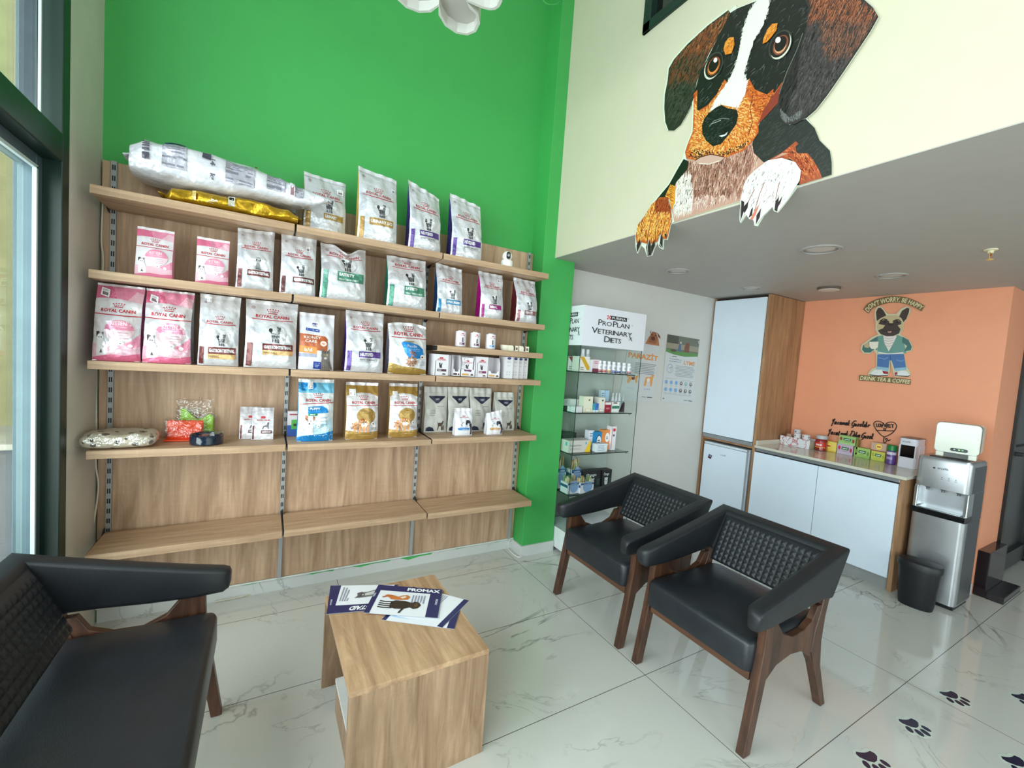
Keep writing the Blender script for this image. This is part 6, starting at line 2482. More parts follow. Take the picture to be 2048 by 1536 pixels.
# marbled tray with cups and jar
yl, yr = at_x(1560, 880, 4.28).y, at_x(1619, 890, 4.28).y
t = thing('organizer_tray', 'white marbled open tray with red veins holding cups, on the counter', 'tray', (4.28, (yl + yr) / 2, WT + .0005))
w_ = yl - yr
m, nt, bb = new_mat('marbled tray print')
tc = nt.nodes.new('ShaderNodeTexCoord')
n1 = N(nt, 'ShaderNodeTexNoise', Scale=9.0, Detail=4, Distortion=1.4)
nt.links.new(tc.outputs['Object'], n1.inputs['Vector'])
cr = N(nt, 'ShaderNodeValToRGB')
e = cr.color_ramp.elements
e[0].position, e[0].color = .455, lin((222, 226, 232))
e[1].position, e[1].color = .53, lin((226, 230, 236))
x_ = cr.color_ramp.elements.new(.49)
x_.color = lin((190, 70, 86))
nt.links.new(n1.outputs['Fac'], cr.inputs['Fac'])
nt.links.new(cr.outputs['Color'], bb.inputs['Base Color'])
bb.inputs['Roughness'].default_value = .25
MB().box(0, .005, -w_ / 2, w_ / 2, 0, .085).build('front_wall', m, t)
MB().box(.145, .15, -w_ / 2, w_ / 2, 0, .085).build('back_wall', m, t)
PB = mat('greenish plain tray side', (178, 180, 158), .4)
MB().box(.005, .145, -w_ / 2, -w_ / 2 + .005, 0, .075).build('end_wall', PB, t)
MB().box(.005, .145, w_ / 2 - .005, w_ / 2, 0, .075).build('end_wall', PB, t)
MB().box(.005, .145, -w_ / 2 + .005, w_ / 2 - .005, 0, .004).build('tray_floor', PB, t)
CUP = vc('printed paper cup', .4)
yc = (yl + yr) / 2


def cup(dx, dy, z0, col, dots, label, rt=.036, h=.085):
    b = MB().lathe([(rt * .72, 0), (rt * .72, .001), (rt, h), (rt * 1.06, h + .002), (rt * .98, h - .001), (rt * .7, .004), (.001, .004)], n=24, col=col)
    if dots:
        p = Print(b, lambda a, z, l: Vector((-cos(a) * (rt * (.72 + .28 * z / h) + l), sin(a) * (rt * (.72 + .28 * z / h) + l), z)), maxedge=.5, lift=.0006)
        rnd = random.Random(int(dx * 1e4))
        for i in range(14):
            p.ell(rnd.uniform(-1.4, 1.4), rnd.uniform(.01, h - .01), .15, .006, (180, 60, 60) if i % 2 else (60, 60, 70), 8)
    return tag(b.build('paper_cup', CUP, smooth=True, angle=50, loc=(4.28 + dx, yc + dy, WT + z0 + .005)), label, 'cup', 'cups in the marbled tray')


cup(.045, .072, 0, (190, 160, 140), False, 'brown translucent cup at the left of the marbled tray', .025, .10)
cup(.040, .0, .0, (232, 230, 232), True, 'white spotted cup standing in the middle of the tray', .030, .115)
cup(.105, .035, .0, (226, 224, 228), True, 'taller white printed cup at the back of the tray', .030, .145)
cup(.045, -.072, .0, (234, 232, 236), True, 'white spotted cup with dark drawings near the tray right end', .032, .115)
t = thing('coffee_jar', 'red and gold coffee jar with a silver white lid behind the tray', 'jar', (4.385, yr - .046, WT + .0005))
MB().lathe([(.040, 0), (.046, .004), (.046, .09), (.038, .105)], n=28).build('glass_body', mat('dark red coffee jar', (150, 30, 30), .15, coat=.5), t, smooth=True, angle=40)
b = MB()
p = Print(b, lambda a, z, l: Vector((-cos(a) * (.0465 + l), sin(a) * (.0465 + l), z)), maxedge=.3, lift=.0002)
p.rect(-1.2, 1.2, .03, .075, (206, 50, 40))
p.rect(-1.2, 1.2, .028, .034, (216, 170, 80))
p.rect(-.5, .5, .045, .06, (240, 226, 220))
b.build('label_wrap', vc('printed tin paper', .3), t)
MB().lathe([(.042, .105), (.045, .108), (.045, .135), (.040, .138)], n=28).build('lid', mat('pale grey jar lid', (190, 192, 196), .3), t, smooth=True, angle=40)

# spray can and coffee machine
pc = onTop(1780, 928)
t = thing('air_freshener', 'purple and white air freshener can with a green cap on the counter', 'spray can', (4.385, at_x(1780, 910, 4.355).y, WT + .0005))
b = MB().lathe([(.028, 0), (.031, .003), (.031, .10), (.026, .112)], n=24, col=(96, 66, 140))
p = Print(b, lambda a, z, l: Vector((-cos(a) * (.031 + l), sin(a) * (.031 + l), z)), maxedge=.4, lift=.0003)
p.rect(-1.4, 1.4, .078, .10, (214, 210, 224))
p.rect(-.5, .8, .04, .06, (170, 150, 200))
b.build('can', vc('printed tin paper', .3), t, smooth=True, angle=40)
MB().lathe([(.030, .110), (.033, .112), (.031, .150), (.024, .156), (.001, .157)], n=24).build('cap', mat('green plastic cap', (20, 130, 64), .35), t, smooth=True, angle=40)
pa, pb = onTop(1792, 929), onTop(1826, 937)
mx_ = 4.325
ya, yb_ = at_x(1792, 932, mx_).y, at_x(1829, 935, mx_).y
t = thing('coffee_machine', 'white box shaped coffee machine with a black front opening on the counter end', 'coffee machine', (mx_, (ya + yb_) / 2, WT + .0005))
hw_ = (ya - yb_) / 2
hm = at_x(1800, 874, mx_).z - WT
MW = mat('satin white appliance', (222, 222, 232), .3, var=.01)
r2 = lambda: [(x, y) for x, y in rrect(.085, hw_, .02, 4)]
MB().loft([[Vector((x + .085, y, 0)) for x, y in r2()], [Vector((x + .085, y, hm * .36)) for x, y in r2()]], True, True).build('lower_body', MW, t, smooth=True, angle=40)
MB().loft([[Vector((x + .085, y, hm * .76)) for x, y in r2()], [Vector((x + .085, y, hm * .985)) for x, y in r2()]], True, True).build('upper_body', MW, t, smooth=True, angle=40)
MB().loft([[Vector((x + .085, y, hm * .985)) for x, y in rrect(.087, hw_ + .002, .02, 4)], [Vector((x + .085, y, hm)) for x, y in rrect(.087, hw_ + .002, .02, 4)]], True, True).build('lid', mat('dark grey lid', (74, 76, 84), .3), t)
MB().box(.07, .17, -hw_ + .001, hw_ - .001, hm * .36, hm * .76).build('rear_body', MW, t)
for s_ in (-1, 1):
    MB().box(.001, .07, s_ * hw_ - s_ * .008 - .004, s_ * hw_ - s_ * .008 + .006 - .002, hm * .36, hm * .76).build('side_post', MW, t)
MB().box(.010, .068, -hw_ + .013, hw_ - .013, hm * .36, hm * .76).build('opening', mat('gloss black opening', (10, 10, 12), .1), t)
b = MB()
p = Print(b, lambda a, z, l: Vector((-l, -a, z)), lift=.0004)
p.text('arçelik', -.01, hm * .84, width=.05, col=(96, 100, 116), bold=.01)
b.build('brand_mark', vc('printed magnet', .4), t)

# ================================================================== WALL DECOR ON THE PEACH WALL
XW = 4.503
BK = mat('black laser cut metal', (30, 18, 22), .45)


def wp(px, py, dx=0.0):
    q_ = at_x(px, py, XW)
    return q_


def stroke_set(name, paths, rad, label, cat_, m):
    b = MB()
    for path in paths:
        pts = [at_x(px, py, XW - .006) for px, py in path]
        P = []
        for i in range(len(pts) - 1):
            p0, p1, p2, p3 = pts[max(i - 1, 0)], pts[i], pts[i + 1], pts[min(i + 2, len(pts) - 1)]
            for k in range(4):
                t_ = k / 4
                P.append(0.5 * ((2 * p1) + (p2 - p0) * t_ + (2 * p0 - 5 * p1 + 4 * p2 - p3) * t_ ** 2 + (3 * p1 - p0 - 3 * p2 + p3) * t_ ** 3))
        P.append(pts[-1])
        b.tube(P, rad, 6)
    return tag(b.build(name, m, smooth=True), label, cat_)


cc = lambda pts: [(1640 + x * .15625, 820 + y * .15625) for x, y in pts]


def script(s, x, y, dx, slope, h=42):
    """flowing handwriting traced letter by letter in crop pixels"""
    G_ = {
        'Y': [[(.15, 1.5), (.0, 1.1), (.15, .85), (.45, 1.1), (.75, 1.7)], [(.75, 1.7), (.50, .9), (.25, .1), (.1, -.6)]],
        'a': [[(.7, .75), (.35, .8), (.1, .35), (.3, .05), (.6, .3), (.7, .75), (.7, .2), (.95, .1)]],
        'n': [[(.1, .05), (.15, .7), (.4, .75), (.5, .1), (.55, .6), (.8, .75), (.85, .1), (1.0, .15)]],
        'm': [[(.1, .05), (.15, .7), (.35, .7), (.4, .1), (.45, .6), (.65, .7), (.65, .1), (.7, .6), (.95, .65), (.95, .1)]],
        's': [[(.2, .1), (.6, .15), (.3, .45), (.6, .75), (.7, .6)]],
        'l': [[(.1, .1), (.5, 1.0), (.55, 1.6), (.3, 1.5), (.3, .4), (.5, .05), (.8, .2)]],
        'i': [[(.2, .7), (.2, .15), (.5, .1)]],
        'e': [[(.1, .4), (.6, .55), (.4, .8), (.15, .4), (.35, .05), (.75, .2)]],
        'b': [[(.2, 1.6), (.2, .1), (.6, .1), (.65, .6), (.25, .6)]],
        'r': [[(.1, .05), (.2, .75), (.45, .7), (.7, .75)]],
        'd': [[(.65, .7), (.2, .7), (.15, .15), (.6, .1), (.7, 1.6), (.7, .1), (.9, .1)]],
        'C': [[(1.1, 1.6), (.8, 1.8), (.3, 1.2), (.1, .4), (.4, -.05), (1.0, .2)]],
        'D': [[(.3, 1.6), (.2, .1), (.7, .0), (1.2, .7), (.9, 1.5), (.3, 1.7), (.0, 1.5)]],
        'G': [[(1.0, 1.4), (.6, 1.6), (.1, .8), (.3, .1), (.8, .2), (.9, .7), (.6, .7)], [(.9, .7), (.8, -.2), (.4, -.5)]],
        'u': [[(.1, .75), (.15, .15), (.5, .1), (.6, .7), (.65, .1), (.9, .15)]],
        'z': [[(.1, .7), (.7, .7), (.2, .1), (.8, .1)]],
        'k': [[(.15, 1.6), (.15, .05)], [(.6, .8), (.2, .4), (.7, .05)]],
        't': [[(.3, 1.3), (.25, .1), (.6, .1)], [(.05, .9), (.6, .9)]],
    }
    out_ = []
    for ch in s:
        if ch == ' ':
            x += dx * .35
            y += slope * dx * .35
            continue
        wch = dx * {'m': 1.15, 'C': 1.2, 'D': 1.3, 'G': 1.2, 'i': .55, 'l': .6, 'Y': .8}.get(ch, .9)
        for path in G_[ch]:
            out_.append([(x + (a + b_ * .42) * wch, y + slope * a * wch - b_ * h) for a, b_ in path])
        x += wch
        y += slope * wch
    return out_


paths = [cc(p_) for p_ in script('Yasamak Guzeldir', 150, 180, 36, .09)]
paths += [cc(p_) for p_ in script('Yasatmak Daha Guzel'[:19].replace('h', 'b'), 105, 310, 34.5, .11)]
stroke_set('script_sign', paths, .0042, 'two line black handwriting sign on the peach wall above the tea boxes', 'wall sign', BK)
heart = [(820, 345), (780, 320), (730, 265), (695, 210), (690, 170), (720, 145), (770, 148), (815, 175), (832, 215), (850, 175), (890, 155), (945, 160), (978, 200), (960, 255), (910, 305), (850, 335), (820, 345)]
hp = [cc(heart), cc([(820, 345), (815, 380), (812, 405), (830, 420), (850, 400), (838, 370), (858, 365), (870, 395), (890, 385), (905, 380)]),
      cc([(715, 262), (900, 268), (940, 262)]), cc([(820, 230), (815, 250), (830, 262), (840, 240), (822, 232)])]
# letters L O V / V E T as boxes
for x0, ch in ((722, 'L'), (748, 'O'), (780, 'V'), (842, 'V'), (880, 'E'), (915, 'T')):
    y0 = 175 + (x0 - 722) * .06
    Lp = {'L': [[(0, 0), (0, 38), (22, 38)]], 'O': [[(0, 2), (0, 38), (24, 38), (24, 2), (0, 2)]], 'V': [[(0, 0), (12, 42), (26, 0)]], 'E': [[(24, 0), (0, 0), (0, 38), (24, 38)], [(0, 19), (20, 19)]],
          'T': [[(0, 0), (26, 0)], [(13, 0), (13, 40)]]}[ch]
    for path in Lp:
        b_ = [(x0 + a, y0 + c) for a, c in path]
        hp.append(cc([q_ for q_ in b_ for _ in (0, 1)]))
stroke_set('heart_sign', hp, .0034, 'black wire heart sign with letters inside and a small paw tail', 'wall sign', BK)

# bulldog cut-out picture
b = MB()
SB = lambda a, z, l: at_x(a, z, XW - .012) + Vector((-l, 0, 0))
bc = lambda pts: [(1640 + x * .1465, 560 + y * .1465) for x, y in pts]
outer = bc([(760, 400), (800, 360), (850, 365), (900, 430), (935, 465), (1050, 465), (1110, 395), (1190, 360), (1240, 385), (1245, 430), (1200, 520), (1150, 590), (1145, 680), (1100, 740), (1170, 780), (1240, 840),
            (1275, 910), (1255, 970), (1160, 1000), (1155, 1050), (1190, 1180), (1240, 1260), (1235, 1325), (1020, 1320), (1005, 1250), (965, 1100), (960, 1250), (930, 1310), (670, 1310), (665, 1270), (720, 1210), (775, 1195), (775, 1010),
            (745, 965), (690, 1010), (600, 1005), (560, 950), (580, 880), (640, 840), (720, 780), (800, 745), (765, 680), (770, 580), (750, 480)])
board = MB()
board.prism(outer, lambda a, z, d_: at_x(a, z, XW) + Vector((-d_, 0, 0)), .001, .012, (206, 200, 170))
p = Print(board, SB, lift=.0006, step=.00012)
TN, DB = (196, 178, 138), (66, 50, 46)
p.poly(bc([(765, 500), (790, 590), (775, 640), (790, 700), (850, 745), (960, 775), (1070, 740), (1135, 680), (1140, 590), (1090, 510), (1050, 480), (900, 485), (820, 520)]), TN)
p.poly(bc([(775, 560), (765, 440), (790, 385), (830, 378), (870, 420), (905, 485), (830, 520)]), DB)
p.poly(bc([(1080, 500), (1120, 420), (1190, 378), (1222, 390), (1215, 440), (1180, 530), (1140, 575), (1110, 520)]), DB)
p.poly(bc([(800, 600), (820, 560), (900, 540), (960, 570), (1030, 540), (1090, 570), (1115, 600), (1060, 620), (1100, 670), (1080, 730), (1000, 765), (920, 770), (830, 740), (790, 690), (860, 660), (890, 620)]), DB)
p.poly(bc([(930, 500), (985, 495), (1000, 590), (950, 600)]), TN)
p.line(bc([(820, 560), (870, 530), (920, 545)]), 2.2, (40, 26, 26))
p.line(bc([(1030, 545), (1080, 545), (1110, 580)]), 2.2, (40, 26, 26))
p.ell(*bc([(885, 572)])[0], 3.2, 2, (30, 20, 20))
p.ell(*bc([(1060, 575)])[0], 3.2, 2, (30, 20, 20))
p.poly(bc([(920, 590), (1010, 590), (990, 625), (940, 625)]), (44, 32, 32))
p.poly(bc([(920, 700), (985, 695), (970, 720), (930, 718)]), (206, 150, 140))
p.line(bc([(850, 690), (920, 700), (990, 695), (1070, 690)]), 1.2, (36, 24, 24))
TL, TD = (104, 150, 140), (66, 108, 106)
p.poly(bc([(790, 770), (860, 755), (870, 780), (1000, 780), (1060, 750), (1130, 780), (1180, 1000), (785, 1000)]), TL)
p.poly(bc([(790, 770), (730, 800), (640, 860), (590, 890), (575, 950), (610, 990), (690, 990), (750, 940), (780, 960)]), TD)
p.poly(bc([(1130, 775), (1210, 820), (1255, 910), (1240, 960), (1150, 975), (1190, 900), (1120, 850)]), TD)
p.poly(bc([(865, 770), (1050, 765), (1010, 850), (940, 975), (880, 860)]), (226, 216, 212))
for i in range(4):
    p.line(bc([(875, 790 + i * 34), (940, 805 + i * 34), (1010, 790 + i * 30)]), .8, (170, 150, 140))
p.poly(bc([(670, 845), (800, 840), (790, 920), (760, 945), (700, 940), (680, 910)]), (232, 224, 210))
p.poly(bc([(600, 880), (660, 850), (680, 900), (665, 930), (610, 920)]), (186, 168, 130))
p.line(bc([(790, 985), (940, 1012), (1140, 992)]), 2.2, (220, 222, 222))
JB = (70, 110, 166)
p.poly(bc([(785, 1015), (1145, 1010), (1180, 1210), (1020, 1225), (980, 1100), (950, 1100), (935, 1220), (780, 1195)]), JB)
p.poly(bc([(775, 1180), (940, 1200), (930, 1250), (770, 1215)]), (140, 184, 206))
p.poly(bc([(1020, 1205), (1175, 1190), (1180, 1225), (1030, 1245)]), (140, 184, 206))
p.line(bc([(960, 1030), (965, 1090)]), 1.2, (40, 66, 110))
p.line(bc([(800, 1060), (880, 1080), (930, 1060)]), 1.2, (120, 160, 206))
p.line(bc([(1040, 1090), (1110, 1110), (1150, 1090)]), 1.2, (120, 160, 206))
for sx in ((680, 0), (1025, 1)):
    pass
p.poly(bc([(680, 1285), (740, 1230), (850, 1225), (935, 1260), (930, 1295), (800, 1303)]), (222, 224, 224))
p.poly(bc([(850, 1235), (935, 1255), (930, 1285), (870, 1280)]), (150, 30, 44))
p.poly(bc([(1025, 1300), (1020, 1265), (1120, 1235), (1190, 1250), (1230, 1300), (1200, 1312)]), (222, 224, 224))
p.poly(bc([(1020, 1265), (1060, 1255), (1060, 1290), (1025, 1300)]), (150, 30, 44))
p.line(bc([(675, 1295), (800, 1308), (930, 1300)]), 1.6, (40, 34, 36))
p.line(bc([(1025, 1305), (1200, 1316), (1230, 1305)]), 1.6, (40, 34, 36))
board.build('bulldog_board', vc('printed board', .4)) if False else None
t = thing('wall_picture', 'bulldog cut-out in jeans with a cup and slogan lettering on the peach wall', 'wall picture', (0, 0, 0))
board.build('bulldog_board', vc('printed board', .4), t)
# lettering boards
for s, pts, kind in (("DON'T WORRY, BE HAPPY", [(630, 430), (700, 350), (850, 290), (1010, 265), (1180, 285), (1320, 340), (1410, 390)], 0), ('DRINK TEA & COFFEE', [(540, 1335), (900, 1362), (1240, 1392)], 1)):
    lb = MB()
    P = bc(pts)
    # densify
    D_ = []
    for i in range(len(P) - 1):
        p0, p1, p2, p3 = P[max(i - 1, 0)], P[i], P[i + 1], P[min(i + 2, len(P) - 1)]
        for k in range(8):
            t_ = k / 8
            D_.append(tuple(0.5 * ((2 * p1[c]) + (p2[c] - p0[c]) * t_ + (2 * p0[c] - 5 * p1[c] + 4 * p2[c] - p3[c]) * t_ ** 2 + (3 * p1[c] - p0[c] - 3 * p2[c] + p3[c]) * t_ ** 3) for c in (0, 1)))
    D_.append(P[-1])
    hgt = 10.5 if kind == 0 else 8.6
    up, dn = [], []
    for i, q_ in enumerate(D_):
        a, c = D_[max(i - 1, 0)], D_[min(i + 1, len(D_) - 1)]
        dx_, dy_ = c[0] - a[0], c[1] - a[1]
        L_ = math.hypot(dx_, dy_)
        nx, ny = dy_ / L_, -dx_ / L_
        up.append((q_[0] + nx * (hgt * .5 + 1.2), q_[1] + ny * (hgt * .5 + 1.2)))
        dn.append((q_[0] - nx * (hgt * .5 + 1.2), q_[1] - ny * (hgt * .5 + 1.2)))
    lb.prism(up + dn[::-1], lambda a, z, d_: at_x(a, z, XW) + Vector((-d_, 0, 0)), .001, .010, (118, 96, 62))
    tot = 0
    seg = [0]
    for i in range(len(D_) - 1):
        tot += math.hypot(D_[i + 1][0] - D_[i][0], D_[i + 1][1] - D_[i][1])
        seg.append(tot)

    def onpath(s_):
        for i in range(len(seg) - 1):
            if s_ <= seg[i + 1] or i == len(seg) - 2:
                t_ = (s_ - seg[i]) / (seg[i + 1] - seg[i])
                a, c = D_[i], D_[i + 1]
                th = math.atan2(c[1] - a[1], c[0] - a[0])
                return a[0] + (c[0] - a[0]) * t_, a[1] + (c[1] - a[1]) * t_, th
    vs, fs, x0, x1, y0, y1 = text_mesh(s, .02)
    k = (tot - 3) / (x1 - x0)

    def SL(a, z, l):
        s_ = (a - x0) * k + 1.5
        px, py, th = onpath(min(max(s_, 0), tot))
        hh = (z - .35) * hgt / .80 + 0
        sk = (z - .35) * 2.0
        return at_x(px + sin(th) * hh + sk * cos(th), py - cos(th) * hh + sk * sin(th), XW - .010) + Vector((-l, 0, 0))
    lp = Print(lb, SL, lift=.0006)
    tr = []
    for q_ in fs:
        for i in range(1, len(q_) - 1):
            tr.append((q_[0], q_[i], q_[i + 1]))
    lp._emit(vs, tr, (226, 216, 170))
    lb.build('slogan_board', vc('printed board', .4), t)

# ================================================================== WATER DISPENSER, APPLIANCE, BIN
ST = mat('brushed silver steel', (176, 178, 182), .28, .75, bs=200, bst=.02)
DS = mat('dark grey steel side', (96, 98, 104), .35, .6)
DX0, DX1, DY0, DY1, DH = 4.00, 4.32, .868, 1.142, 1.005
t = thing('water_dispenser', 'silver floor standing water dispenser with three taps at the counter end', 'water dispenser', (0, 0, 0))
yc = (DY0 + DY1) / 2
hw_ = (DY1 - DY0) / 2


def dring(z, fr=0.0, r_=.03):
    return [Vector((x + (DX0 + DX1) / 2 + fr, y + yc, z)) for x, y in rrect((DX1 - DX0) / 2, hw_, r_, 4)]


MB().loft([dring(.03), dring(.600)], True, True).build('lower_body', ST, t, smooth=True, angle=40)
b = MB().loft([dring(.795), dring(.975), dring(.995, .004), [Vector((p_.x * .985 + .06, (p_.y - yc) * .93 + yc, DH)) for p_ in dring(1.0)]], True, True)
b.build('upper_body', ST, t, smooth=True, angle=50)
MB().box(DX0 + .115, DX1, DY0 + .001, DY1 - .001, .60, .795).build('rear_body', DS, t)
for y in (DY0, DY1 - .022):
    MB().box(DX0 + .012, DX0 + .116, y, y + .022, .635, .795).build('side_cheek', mat('chrome cheek', (206, 210, 212), .15, .9), t, bevel=.006)
MB().box(DX0 + .10, DX0 + .116, DY0 + .022, DY1 - .022, .635, .795).build('recess_panel', mat('bright steel recess', (196, 200, 206), .3, .5), t)
MB().box(DX0 - .006, DX0 + .13, DY0 - .002, DY1 + .002, .600, .640).build('drip_tray', mat('gloss black tray', (12, 12, 18), .12), t, bevel=.006)
MB().box(DX0 + .012, DX0 + .10, DY0 + .03, DY1 - .03, .640, .645).build('drip_grid', mat('chrome cheek', (206, 210, 212), .15, .9), t)
for z0, z1 in ((.04, .598), (.797, .972)):
    for y0 in (DY0 - .0015, DY1 - .0005):
        MB().box(DX0 + .05, DX1 - .02, y0, y0 + .002, z0, z1).build('side_panel', DS, t)
for i in (-1, 0, 1):
    b = MB().lathe([(.017, 0), (.015, -.012), (.009, -.018), (.009, -.030), (.001, -.030)], (DX0 + .055, yc + i * .078, .797), n=16)
    b.build('tap', mat('grey tap plastic', (120, 120, 128), .25, .4), t, smooth=True, angle=40)
MB().box(DX0 + .02, DX1 - .02, DY0 + .01, DY1 - .01, 0, .03).build('foot', BLACK, t)
MB().box(DX0 + .03, DX0 + .075, yc - .105, yc + .085, DH - .002, DH + .006).build('vent_strip', BLACK, t, bevel=.002)
b = MB()
p = Print(b, lambda a, z, l: Vector((DX0 - l, yc - a, z)), lift=.0008)
p.text('arçelik', .0, .925, width=.055, col=(40, 44, 52), bold=.015)
p.ell(-.045, .932, .007, .006, (30, 30, 36), 10)
for a in (-.0, .034, .068):
    p.ell(a, .876, .003, .003, (60, 62, 70), 8)
    p.rect(a - .006, a + .006, .862, .865, (110, 112, 120))
b.build('front_marks', vc('printed magnet', .4), t)

t = thing('countertop_appliance', 'white rounded countertop appliance with a green lit display on top of the water dispenser', 'appliance', (4.165, .985, DH + .008), .12)
aw, ah, ad = .108, .205, .17
AW = mat('cream white appliance', (226, 230, 216), .22, coat=.4, var=.01)
ring = lambda x, k=1.0, e=0.0: [Vector((x, y * k, z * k + ah / 2 + .032)) for y, z in rrect(aw + e, ah / 2 + e, .026, 5)]
MB().loft([ring(-ad / 2 + .006), ring(ad / 2)], True, True).build('casing', AW, t, smooth=True, angle=40)
MB().loft([ring(-ad / 2 + .003, 1, .0015), ring(-ad / 2 + .016, 1, .0015)], True, True).build('dark_gap', mat('dark brown gap', (60, 44, 40), .4), t)
MB().loft([ring(-ad / 2 - .014, .97), ring(-ad / 2 - .010), ring(-ad / 2 + .003)], True, True).build('front_door', AW, t, smooth=True, angle=40)
b = MB().prism(rrect(.042, .011, .0105, 5), lambda a, z, d_: Vector((-ad / 2 - .0145 - d_, a - .015, z + .058)), 0, .002)
b.build('display', mat('black display', (28, 40, 40), .15), t)
b = MB()
p = Print(b, lambda a, z, l: Vector((-ad / 2 - .0168 - l, -a - .015, z + .058)), lift=.0002)
p.ell(-.022, .002, .005, .004, (170, 200, 190), 8)
p.rect(-.004, .006, -.003, .005, (170, 236, 140))
p.rect(.012, .022, -.003, .005, (140, 210, 160))
b.build('display_digits', vc('lit display digits', .3), t)
for s_ in (-1, 1):
    MB().box(-ad / 2 - .005, -ad / 2 + .05, s_ * .078 - .02, s_ * .078 + .02, 0, .036).build('foot', AW, t, bevel=.005)
MB().box(-ad / 2 + .01, ad / 2 - .02, -.06, .06, 0, .033).build('base_block', mat('grey appliance base', (90, 94, 92), .4), t)

# pedal bin
t = thing('waste_bin', 'black oval plastic waste bin in front of the water dispenser', 'bin', (3.865, 1.02, 0), .1)
BIN = mat('matt black bin plastic', (15, 17, 22), .45, bs=120, bst=.05)


def oval(z, k, bx=.0):
    out_ = []
    for i in range(36):
        a = 2 * pi * i / 36
        x, y = cos(a), sin(a)
        e_ = lambda v: (abs(v) ** .8) * (1 if v > 0 else -1)
        out_.append(Vector((e_(x) * .082 * k + bx, e_(y) * .108 * k, z)))
    return out_


MB().loft([oval(0, .80), oval(.02, .84), oval(.275, 1.0)], True, True).build('body', BIN, t, smooth=True, angle=40)
MB().loft([oval(.262, 1.05), oval(.295, 1.06), oval(.305, 1.0), oval(.310, .8), oval(.313, .3)], True, True).build('lid', BIN, t, smooth=True, angle=40)

# black gloss box on the floor by the corridor and dark shoe mat
t = thing('floor_cabinet', 'low gloss black cabinet on the floor at the far right beyond the water dispenser', 'cabinet', (0, 0, 0))
pL = at_z(1947, 1190, 0)
MB().box(4.52, 4.94, .835, .898, .0, .33).build('cabinet_body', mat('gloss dark cabinet', (34, 26, 30), .12), t, bevel=.004)
MB().box(4.515, 4.95, .745, .835, 0, .045).build('front_foot', mat('gloss dark cabinet', (34, 26, 30), .12), t, bevel=.003)
# ================================================================== DOG CUT-OUT ON THE BALCONY FRONT
XD = 1.7985
dg = lambda pts: [(1240 + x * .33857, y * .33857) for x, y in pts]
outl = dg([(690, 35), (697, 52), (760, 28), (810, 0), (850, -40), (930, -95), (1060, -130), (1250, -120), (1400, -50), (1450, 2), (1500, 45), (1532, 100), (1482, 192), (1402, 312), (1322, 432), (1232, 562), (1162, 652), (1108, 700),
           (1150, 755), (1180, 828), (1242, 890), (1254, 960), (1254, 1032), (1058, 1096), (1000, 1175), (962, 1225), (935, 1257), (915, 1250), (905, 1225), (850, 1278), (815, 1338), (800, 1335), (795, 1302), (768, 1296), (755, 1268), (716, 1318), (712, 1300), (725, 1240), (715, 1192),
           (320, 1314), (302, 1330), (292, 1375), (282, 1418), (262, 1415), (257, 1475), (236, 1462), (228, 1430), (205, 1470), (192, 1510), (166, 1516), (150, 1468), (128, 1450), (106, 1498), (98, 1460), (96, 1400), (108, 1330), (150, 1278),
           (190, 1208), (240, 1148), (290, 1088), (340, 998), (375, 938), (385, 900), (398, 852), (428, 780), (431, 720), (434, 655), (430, 592), (402, 670), (362, 742), (322, 776), (285, 774), (266, 722), (260, 640), (263, 560), (279, 480), (287, 404), (320, 348),
           (400, 258), (520, 148), (640, 58), (655, 68)])
mb = MB()
mb.prism(outl, lambda a, z, d_: at_x(a, z, XD) + Vector((-d_, 0, 0)), 0, .008, (214, 222, 204))
p = Print(mb, lambda a, z, l: at_x(a, z, XD - .008) + Vector((-l, 0, 0)), lift=.0004, step=.00006)
BK_, BR, OR_, LO, WH = (22, 24, 20), (126, 64, 34), (206, 104, 34), (232, 158, 74), (226, 228, 214)
rx = lambda x, y: ((x - 1240) / .33857, y / .33857)


def S_(region, n, L, wd, ang, cols, seed=1, jit=.3, pick=None):
    p.strokes(dg(region), n, L * .33857, wd * .33857, ang, cols, jit, seed, pick)


# left ear
le = [(640, 60), (520, 150), (400, 260), (320, 350), (289, 405), (281, 480), (265, 560), (262, 640), (268, 720), (286, 771), (320, 772), (360, 738), (400, 668), (432, 590), (455, 480), (520, 330), (590, 200), (655, 80)]
p.poly(dg(le), (40, 42, 32))


def ear_pick(x, y, r_):
    a, b_ = rx(x, y)
    t_ = (b_ + (a - 290) * .15) / 700
    if t_ < .45:
        return r_.choice([BR, (150, 86, 46), (104, 62, 40), (176, 116, 70)])
    if t_ < .70:
        return r_.choice([BR, (74, 58, 42), (52, 50, 38), (96, 70, 50)])
    return r_.choice([(60, 62, 52), (46, 50, 40), (78, 78, 66)])


S_(le, 800, 70, 5, 2.05, None, 3, .2, ear_pick)
# head
head = [(655, 75), (695, 50), (812, 4), (860, -60), (1000, -110), (1150, -100), (1150, 60), (1112, 250), (1002, 420), (962, 500), (950, 600), (900, 690), (825, 725), (700, 900), (560, 930), (440, 945), (392, 935), (386, 900), (430, 780), (437, 650), (437, 560), (470, 440), (540, 300), (600, 180)]
p.poly(dg(head), BK_)
S_(head, 420, 46, 4, 2.2, [(58, 62, 58), (40, 44, 40), (88, 90, 86)], 5, .4)
# neck and body behind
b1 = [(800, 780), (850, 680), (960, 560), (960, 700), (1000, 740), (1098, 703), (1150, 756), (1180, 830), (1241, 891), (1252, 960), (1252, 1032), (1060, 1094), (900, 1100), (800, 960), (780, 860)]
p.poly(dg(b1), (34, 38, 34))
S_(b1, 260, 60, 5, 2.4, [(48, 52, 48), (60, 62, 58)], 6)
